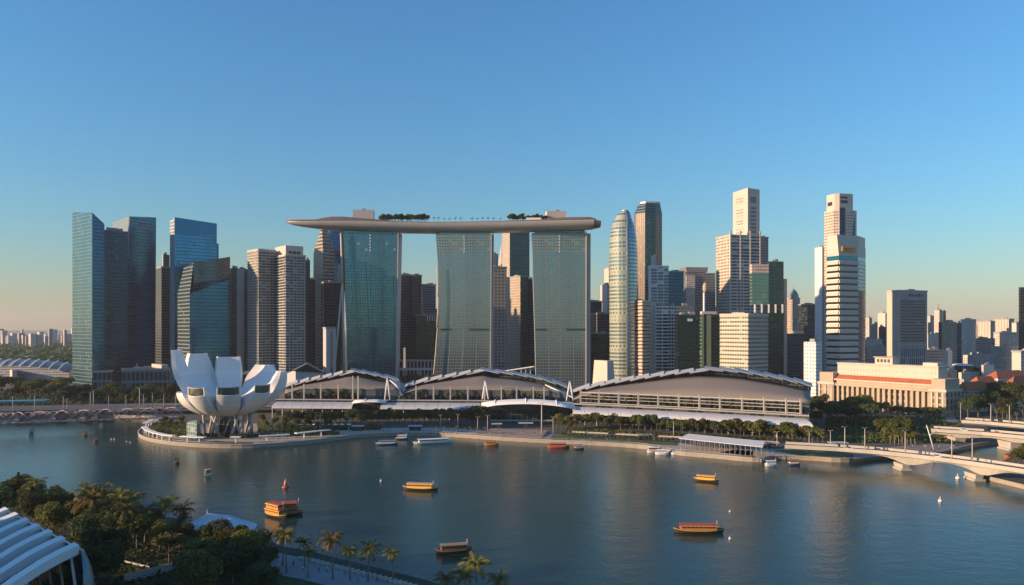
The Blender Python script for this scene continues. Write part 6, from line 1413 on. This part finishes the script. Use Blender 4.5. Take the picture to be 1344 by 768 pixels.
for k in range(12):
    mb = MB(); r1 = [cp(k, t, z*(1-(.02*max(0, k-6)))-1.5) for t, z in PR]; r2 = [cp(k+1, t, z*(1-(.02*max(0, k-5)))-1.9) for t, z in PR]; mb.grid([r1, r2]); mb.build('glass_roof', M_DGLASS, cv)
    mb = MB(); r1 = [cp(k, t-.3, z*(1-(.02*max(0, k-6)))) for t, z in OUT]; r2 = [cp(k+1, t-.3, z*(1-(.02*max(0, k-5)))) for t, z in OUT]; mb.grid([r2, r1]); mb.build('glass_end', M_DGLASS, cv)
# end skin facing the camera
mb = MB(); mb.grid([[cp(-.1-.55*math.sin(j*.26), t*(1-.04*j*j/6)+.2-j*.12, z*(1-.01*j*j)) for t, z in OUT] for j in range(6)], True); mb.build('glass_edge', NT('pale_blue_glass').set(Base_Color=(0.06, 0.13, 0.17), Metallic=.5, Roughness=.25), cv)
# unseen dome outside the frame, added to throw shade over the ribbed conservatory
big = thing('unseen_shade_dome', 'unseen dome added left of the ribbed conservatory to shade it', 'conservatory', (-215, 92, 2))
mb = MB(); rows = []
for i in range(13):
    a = R(i*7.5); rows.append([(-215+60*math.cos(a)**.8*math.cos(q), 92+60*math.cos(a)**.8*math.sin(q), 2+64*math.sin(a)) for q in [R(j*15) for j in range(24)]])
mb.grid(rows, True, True); mb.build('shade_dome', M_DGLASS, big)
for j in range(12):
    q = R(j*30); mb = MB(); mb.tube([(-215+61*math.cos(R(i*7.5))**.8*math.cos(q), 92+61*math.cos(R(i*7.5))**.8*math.sin(q), 2+64.6*math.sin(R(i*7.5))) for i in range(12)], 1, 5); mb.build('rib', M_RIB, big)
# white sail canopy, garden road wall
o = thing('sail_canopy', 'pale blue white stretched sail canopy by the garden shore', 'sail canopy', G(290, 712, 2))
M_SAIL = plain('white_sail_fabric', (0.62, 0.66, 0.70), .55, 0, .05, .2)
for a, b, c, d_ in (((246, 688, 3), (272, 673.5, 6), (300, 676, 5), (292, 697, 2.6)), ((292, 697, 2.6), (300, 676, 5), (338, 688, 4), (330, 700, 2.4)), ((240, 690, 2.2), (246, 688, 3), (292, 697, 2.6), (282, 706, 1.6))):
    q = [G(x, y, 2+z) for x, y, z in (a, b, c, d_)]; rows = []
    for i in range(6):
        s = i/5; rows.append([(q[0]+(q[1]-q[0])*s)*(1-t_)+(q[3]+(q[2]-q[3])*s)*t_+Vector((0, 0, -1.1*math.sin(math.pi*s)*math.sin(math.pi*t_))) for t_ in [j/5 for j in range(6)]])
    mb = MB(); mb.sheet([r[::-1] for r in rows], .12, True); mb.build('sail', M_SAIL, o)
for x, y in ((272, 673.5), (338, 688), (292, 697), (246, 688)):
    p = G(x, y, 5); mb = MB(); mb.tube([(p.x, p.y, 2), (p.x, p.y, 6.4)], .16, 6); mb.build('mast', M_STEEL, o)
o = thing('garden_pavilion', 'small open timber roofed stand between the sail canopy and the palms', 'pavilion', G(322, 704, 2))
mb = MB(); c = G(322, 703, 5); mb.box((c.x, c.y, 5), (9, 4, .3), -.5); mb.build('roof', M_CONC2, o)
for s in (-1, 1): mb = MB(); mb.box((c.x+s*3.4, c.y-s*1.9, 3.5), (.25, .25, 3)); mb.build('post', M_STEEL, o)
a, b = G(163, 766, 2.2), G(246, 744, 2.2)
mb = MB(); mb.bar(a+Vector((0, 0, 1.1)), b+Vector((0, 0, 1.1)), .6, 2.4); tag(mb.build('retaining_wall', M_CONC2), 'long pale retaining wall beside the garden road', 'wall')
mb = MB(); mb.bar(G(156, 739, 2.2)+Vector((0, 0, .9)), G(196, 748.5, 2.2)+Vector((0, 0, .9)), .3, .5)
mb.bar(G(156, 739, 2.2), G(156, 739, 3.4), .3); mb.bar(G(196, 748, 2.2), G(196, 748, 3.4), .6); tag(mb.build('low_rail', M_CONC), 'low concrete rail edging the garden clearing', 'rail')
sheet('garden_road', [(150, 800), (163, 772), (246, 748), (262, 752), (230, 775), (215, 800)], 2.3, M_ASPH)
# ================================================================== boats
def M_(n, c, r=.55): return plain(n, c, r, 0, .12, .6)
B_ORG = M_('orange_boat_paint', (0.62, 0.26, 0.05)); B_RED = M_('red_boat_roof', (0.42, 0.07, 0.04)); B_YEL = M_('yellow_boat_trim', (0.78, 0.46, 0.08)); B_DRK = M_('dark_boat_hull', (0.05, 0.035, 0.03)); B_BRN = M_('brown_boat_paint', (0.28, 0.14, 0.06)); B_WHT = M_('white_boat_paint', (0.75, 0.74, 0.72)); B_BLU = M_('blue_boat_tarp', (0.05, 0.10, 0.22))
B_GLS = NT('boat_window_glass').set(Base_Color=(0.03, 0.03, 0.035), Roughness=.15)
def boat(name, label, loc, rz, L, hull, wall, roof, trim, decks=1, w=None, grp='river boats on the bay', cat='boat', mast=True):
    if grp.startswith('river'): L *= 1.12
    w = w or L*.27; o = thing(name, label, cat, (0, 0, 0), grp); n = 13; rows = []
    for i in range(n):
        t = -1+2*i/(n-1); hw = w/2*(1-abs(t)**3.2*.88); sh = .5*abs(t)**3; zt = 1.0+sh; x = t*L/2
        rows.append([(x, -hw, zt), (x*.96, -hw*.75, .2), (x*.93, -hw*.4, -.5), (x*.93, hw*.4, -.5), (x*.96, hw*.75, .2), (x, hw, zt)])
    mb = MB(); mb.grid(rows, False, True); k = 6; mb.f += [tuple(reversed(range(k))), tuple(range((n-1)*k, n*k))]; mb.sm += [False]*2; mb.build('hull', hull, o)
    mb = MB()
    for s in (-1, 1):
        for i in range(n-1):
            a, b = Vector(rows[i][0 if s < 0 else 5]), Vector(rows[i+1][0 if s < 0 else 5]); mb.bar(a+Vector((0, 0, .08)), b+Vector((0, 0, .08)), .22, .2)
    mb.build('gunwale', trim, o)
    z = 1.05; cl = L*.70
    for dk in range(decks):
        mb = MB(); mb.box((-L*.01, 0, z+.45), (cl, w*.80, .9)); mb.build('cabin', wall, o)
        mb = MB(); mb.box((-L*.01, 0, z+1.3), (cl*.98, w*.74, .85)); mb.build('window_strip', B_GLS, o)
        for i in range(9):
            for s in (-1, 1): mb = MB(); mb.box((-L*.01-cl*.47+cl*.94*i/8, s*w*.38, z+1.3), (.16, .12, .9)); mb.build('post', trim, o)
        mb = MB(); z += 1.75
        hw = w*.47; mb.sheet([[Vector((-cl*.54, -hw, z)), Vector((cl*.52, -hw, z))], [Vector((-cl*.54, -hw*.6, z+.32)), Vector((cl*.52, -hw*.6, z+.32))], [Vector((-cl*.54, hw*.6, z+.32)), Vector((cl*.52, hw*.6, z+.32))], [Vector((-cl*.54, hw, z)), Vector((cl*.52, hw, z))]], .18); rf = mb.build('roof', roof, o)
        mb = MB(); mb.box((0, -hw, z-.05), (cl*1.05, .1, .3)); mb.box((0, hw, z-.05), (cl*1.05, .1, .3)); mb.build('roof_trim', trim, o)
        z += .35; cl *= .86
    if mast: mb = MB(); mb.tube([(L*.36, 0, 1), (L*.36, 0, z+1.2)], .07, 5); mb.build('mast', M_WHITE, o)
    o.location = loc; o.rotation_euler = (0, 0, rz); return o
def Wp(px, py): return G(px, py, 0)
boat('river_boat', 'golden lit river boat with pink roof in the middle of the bay', Wp(552, 643), R(-10), 14.5, B_DRK, B_YEL, M_('pink_boat_roof', (0.62, 0.33, 0.22)), B_YEL)
boat('river_boat', 'golden half of two boats moored together near the garden shore', Wp(362, 678), R(-38), 11.5, B_DRK, B_ORG, B_RED, B_YEL, 2, w=4.2)
boat('river_boat', 'dark half of two boats moored together near the garden shore', Wp(377, 676), R(12), 10.5, B_DRK, B_BRN, B_RED, B_ORG, 2, w=4.0)
boat('river_boat', 'small orange and yellow river boat closest to the ferry jetty', Wp(927, 632), R(-24), 10.5, B_DRK, B_YEL, B_ORG, B_YEL)
boat('river_boat', 'long dark red roofed river boat with yellow window frames', Wp(917, 699), R(-3), 15.8, B_DRK, M_('ochre_boat_paint', (0.42, 0.2, 0.05)), B_RED, M_('amber_trim', (0.55, 0.30, 0.06)))
boat('river_boat', 'brown roofed dark wooden boat nearest the promenade palms', Wp(596, 726), R(14), 10.5, B_DRK, B_BRN, M_('tan_boat_roof', (0.33, 0.22, 0.14)), B_BRN)
boat('motor_boat', 'small white motor boat with brown cabin below the lotus museum', Wp(273, 624), R(60), 4.2, B_WHT, B_BRN, B_WHT, B_ORG, 1, grp='small boats', mast=False)
boat('motor_boat', 'blue covered boat moored near the start of the promenade', Wp(508, 584), R(12), 14, B_BLU, B_WHT, B_BLU, B_WHT, 1, w=3.2, grp='small boats')
boat('ferry', 'long white flat ferry moored at the promenade', Wp(569, 582), R(18), 26, B_WHT, B_WHT, B_WHT, B_WHT, 1, w=5, grp='small boats')
boat('motor_boat', 'small brown wooden boat moored left of the plaza steps', Wp(645, 585), R(0), 9, B_BRN, B_BRN, B_BRN, B_ORG, 1, grp='small boats', mast=False)
boat('river_boat', 'red and pink boat moored in front of the plaza steps', Wp(733, 588), R(-4), 13.5, B_RED, B_BRN, M_('dull_pink_roof', (0.40, 0.20, 0.17)), B_RED, 1, grp='small boats')
boat('motor_boat', 'white motor launch moored left of the jetty', Wp(858, 594), R(4), 8, B_WHT, B_WHT, B_WHT, B_RED, 1, grp='small boats')
boat('motor_boat', 'white cabin cruiser moored at the left end of the jetty', Wp(869, 597), R(-4), 8, B_WHT, B_WHT, B_WHT, B_WHT, 1, grp='small boats')
boat('motor_boat', 'white launch with dark stern touching the jetty piles', Wp(888, 597), R(0), 7, B_WHT, B_WHT, B_BLU, B_WHT, 1, grp='small boats')
boat('motor_boat', 'orange work boat beside the wide road bridge pier', Wp(1327, 602), R(10), 8, M_('orange_hull', (0.6, 0.14, 0.04)), B_BRN, B_RED, B_ORG, 1, grp='small boats', mast=False)
for k, (px, py) in enumerate(((112, 572), (126, 580), (232, 609))): boat('motor_boat', ['tiny dark boat far out left of the lotus island', 'tiny grey boat nearer the lotus island tip', 'tiny low boat left of the white motor boat'][k], Wp(px, py), R(10), 2.6, B_DRK, B_BRN, B_DRK, B_BRN, 1, w=1.2, grp='small boats', mast=False)
for k, (px, py, L_, m1, lb) in enumerate(((528, 577, 8, B_DRK, 'dark work boat moored between the blue boat and the white ferry'), (760, 590, 6, B_DRK, 'black tender moored right of the red and pink boat'), (1012, 612, 7, B_WHT, 'white tender moored right of the jetty deck'), (1042, 611, 7, B_BLU, 'blue hulled tender moored by the quay before the slender bridge'))):
    boat('motor_boat', lb, Wp(px, py), R(8), L_, m1, B_WHT if k != 1 else B_BRN, B_WHT if k % 2 == 0 else B_BLU, B_ORG if k == 3 else B_WHT, 1, grp='small boats', mast=k % 2 == 0)
# navigation buoy and small floats
o = thing('channel_buoy', 'red and orange conical channel buoy above the moored pair of boats', 'buoy', Wp(375, 640))
b = Wp(375, 640)
mb = MB(); mb.lathe(b, [(1.5, -.3), (1.7, .4), (1.2, .7)], 14); mb.build('float', B_RED, o)
mb = MB(); mb.lathe(b, [(.95, .7), (.75, 2.4), (.35, 3.6)], 12); mb.build('cone', M_('coral_paint', (0.62, 0.22, 0.14)), o)
mb = MB(); mb.tube([b+Vector((0, 0, 3.6)), b+Vector((0, 0, 4.6))], .1, 5); mb.build('mast', M_STEEL, o)
def mk_float():
    o = thing('marker_buoy', 'buoy', 'buoy'); mb = MB(); mb.lathe((0, 0, 0), [(.3, -.2), (.75, .2), (.72, .8), (.3, 1.1)], 12); mb.build('float', M_WHITE, o)
    mb = MB(); mb.lathe((0, 0, 1.1), [(.25, 0), (.2, .8), (.05, 1.0)], 8); mb.build('top_mark', B_YEL, o); return o
FK = Kind(mk_float)
for k, (px, py, s, lb) in enumerate(((1234, 659, 1.1, 'largest white marker buoy right of the long dark boat'), (1257, 629, 1.3, 'white marker buoy under the slender bridge'), (958, 708, .6, 'yellowish float just below the long dark boat'), (958, 672, .5, 'white float above the long dark boat'), (500, 632, .7, 'white float left of the golden lit boat'), (146, 577, .6, 'left one of two white floats beside the lotus island'), (150, 577, .6, 'right one of two white floats beside the lotus island'), (166, 580, .5, 'float first in the short string at the island tip'), (171, 581, .5, 'float last in the short string at the island tip'))):
    FK.place(Wp(px, py), 0, s, lb, 'buoy', 'floats on the bay')
# ================================================================== people
def mk_person(top, legs, walk, seed):
    def make():
        me = bpy.data.meshes.new('person'); bm = bmesh.new()
        J = dict(pelvis=(0, 0, .95), chest=(0, 0, 1.32), neck=(0, 0, 1.5), head=(0, .01, 1.68), crown=(0, .01, 1.76), lh=(.1, 0, .9), lk=(.11, walk*.18, .5), lf=(.11, walk*.3, .08), lt=(.11, walk*.3+.18, .04),
                 rh=(-.1, 0, .9), rk=(-.11, -walk*.1, .5), rf=(-.11, -walk*.32, .08), rt=(-.11, -walk*.32+.18, .04), ls=(.19, 0, 1.42), le=(.25, -walk*.12, 1.15), lw=(.24, -walk*.1+.1, .9), rs=(-.19, 0, 1.42), re=(-.25, walk*.12, 1.15), rw=(-.24, walk*.2+.05, .9))
        Rr = dict(pelvis=.15, chest=.16, neck=.06, head=.1, crown=.07, lh=.1, lk=.065, lf=.045, lt=.035, rh=.1, rk=.065, rf=.045, rt=.035, ls=.065, le=.045, lw=.035, rs=.065, re=.045, rw=.035)
        E = 'pelvis chest,chest neck,neck head,head crown,pelvis lh,lh lk,lk lf,lf lt,pelvis rh,rh rk,rk rf,rf rt,chest ls,ls le,le lw,chest rs,rs re,re rw'.split(',')
        V = {k: bm.verts.new(v) for k, v in J.items()}
        for e in E: a, b = e.split(); bm.edges.new((V[a], V[b]))
        order = list(J); bm.to_mesh(me); bm.free(); o = bpy.data.objects.new('person_src', me); COL.objects.link(o)
        md = o.modifiers.new('s', 'SKIN')
        for i, k in enumerate(order): me.skin_vertices[0].data[i].radius = (Rr[k], Rr[k])
        me.skin_vertices[0].data[0].use_root = True
        o.modifiers.new('u', 'SUBSURF').levels = 1
        dg = bpy.context.evaluated_depsgraph_get(); nm = bpy.data.meshes.new_from_object(o.evaluated_get(dg)); bpy.data.objects.remove(o)
        p = bpy.data.objects.new('person', nm); COL.objects.link(p)
        t = NT('clothes'); tc = t.n('ShaderNodeTexCoord'); sp = t.n('ShaderNodeSeparateXYZ'); t.t.links.new(tc.outputs['Object'], sp.inputs[0])
        c = t.mix(t.m_('GREATER_THAN', sp.outputs[2], .95), legs, top); c = t.mix(t.m_('GREATER_THAN', sp.outputs[2], 1.52), c, (.35, .2, .13)); c = t.mix(t.m_('GREATER_THAN', sp.outputs[2], 1.71), c, (.02, .015, .01))
        nm.materials.clear(); nm.materials.append(t.set(Base_Color=c, Roughness=.85)); tag(p, 'person', 'person'); return p
    return Kind(make)
PK = [mk_person((.6, .6, .58), (.05, .06, .1), 1, 1), mk_person((.45, .08, .06), (.06, .06, .06), .7, 2), mk_person((.08, .12, .3), (.25, .2, .15), -1, 3), mk_person((.03, .03, .03), (.04, .04, .05), .4, 4)]
PD = ['in a white top', 'in a red top', 'in a blue top', 'in dark clothes']
def crowd(pts, where, grp):
    for k, (px, py) in enumerate(pts):
        i = rr.randrange(4); z = 2.26 if py > 700 else 2.15
        PK[i].place(G(px, py, z), rr.uniform(0, 6.28), rr.uniform(.94, 1.05), '%s walker %s %s' % (ordw(k), PD[i], where), 'person', grp)
crowd([(rr.uniform(640, 720), rr.uniform(565, 574)) for _ in range(24)], 'on the plaza steps', 'people on the plaza steps')
crowd([(rr.uniform(480, 630), rr.uniform(564, 568.5)) for _ in range(22)], 'on the promenade left of the steps', 'people on the promenade')
crowd([(rr.uniform(735, 860), 578+rr.random()*3+(0)) for _ in range(12)], 'along the lawn strip walk', 'people by the lawn strip')
crowd([(rr.uniform(1195, 1255), rr.uniform(585, 594)) for _ in range(22)], 'on the riverside path by the leaning mast', 'people on the riverside path')
crowd([(rr.uniform(1010, 1110), rr.uniform(586, 596)) for _ in range(14)], 'between the jetty and the slender bridge', 'people by the slender bridge start')
crowd([(419, 752), (428.5, 750), (430, 751.5), (453, 757), (470, 766), (365, 747), (385, 744), (495, 764), (398, 750)], 'on the garden promenade among the palms', 'people on the garden promenade')
crowd([(rr.uniform(1160, 1240), rr.uniform(549, 553)) for _ in range(14)], 'in front of the colonnaded building', 'people before the colonnaded building')
# planters / parasols on the promenade
def mk_par():
    o = thing('parasol', 'parasol', 'parasol'); mb = MB(); mb.tube([(0, 0, 0), (0, 0, 2.6)], .06, 5); mb.build('pole', M_STEEL, o); mb = MB(); mb.lathe((0, 0, 2.2), [(1.8, 0), (.9, .5), (.05, .9)], 8, False); mb.build('canopy', M_WHITE, o); return o
UK = Kind(mk_par)
for k in range(0): px = 905+k*9.5; UK.place(G(px, 575+k*.75, 2.1), 0, 1.0, '%s white parasol from the jetty on the terrace below the longest canopy' % ordw(k), 'parasol', 'white parasols on the terrace')
for k in range(8): px = 395+k*9; UK.place(G(px, 561.5, 2.1), 0, 1.0, '%s white parasol from the museum on the terrace below the small hall' % ordw(k), 'parasol', 'white parasols below the small hall')
# vehicles on the bridges
def mk_car(col, L=4.4, h=1.5):
    def make():
        o = thing('parked_car', 'car', 'car'); mb = MB(); mb.box((0, 0, .62), (L, 1.8, .6), 0, .96); mb.build('body', M_('car_paint', col, .3), o)
        mb = MB(); mb.box((-.1, 0, 1.15), (L*.55, 1.6, .55), 0, .8); mb.build('cabin', B_GLS, o)
        for x in (-1.4, 1.4):
            for y in (-.85, .85): mb = MB(); mb.tube([(x, y-.12, .33), (x, y+.12, .33)], .33, 10); mb.build('wheel', M_DARK, o)
        return o
    return Kind(make)
CK = [mk_car((.6, .6, .6)), mk_car((.05, .05, .06)), mk_car((.4, .04, .03))]; CN = ['white', 'black', 'red']
for k, (px, BRr, off) in enumerate(((1120, BR1, 4), (1160, BR1, 8), (1220, BR1, 4), (1246, BR1, 8), (1305, BR1, 4), (1240, BR2, 5), (1278, BR2, 10), (1300, BR2, 5), (1322, BR2, 10), (1290, BR3, 6), (1320, BR3, 12), (1338, BR3, 6))):
    i = k % 3; p = on_bridge(BRr, px, off); CK[i].place(p+Vector((0, 0, .05)), R(-38), 1, '%s car driving on the %s, %s from the shore' % (CN[i], 'slender arched bridge' if BRr is BR1 else 'wide sunlit road bridge' if BRr is BR2 else 'upper viaduct', ordw(k)), 'car', 'cars on the bridges')
# ================================================================== haze
if HAZE:
    mb = MB(); mb.box((0, 5500, 149), (24000, 13000, 302)); hz = mb.build('haze', bpy.data.materials.new('haze')); m = hz.data.materials[0]; m.use_nodes = True; nt = m.node_tree; nt.nodes.clear()
    ou = nt.nodes.new('ShaderNodeOutputMaterial'); pv = nt.nodes.new('ShaderNodeVolumePrincipled'); pv.inputs['Color'].default_value = (.92, .96, 1, 1); pv.inputs['Density'].default_value = HAZE; pv.inputs['Anisotropy'].default_value = .05; nt.links.new(pv.outputs[0], ou.inputs['Volume']); hz['kind'] = 'stuff'
# tidy: helper keys used only while building
for o in bpy.data.objects:
    if '_o' in o: del o['_o']
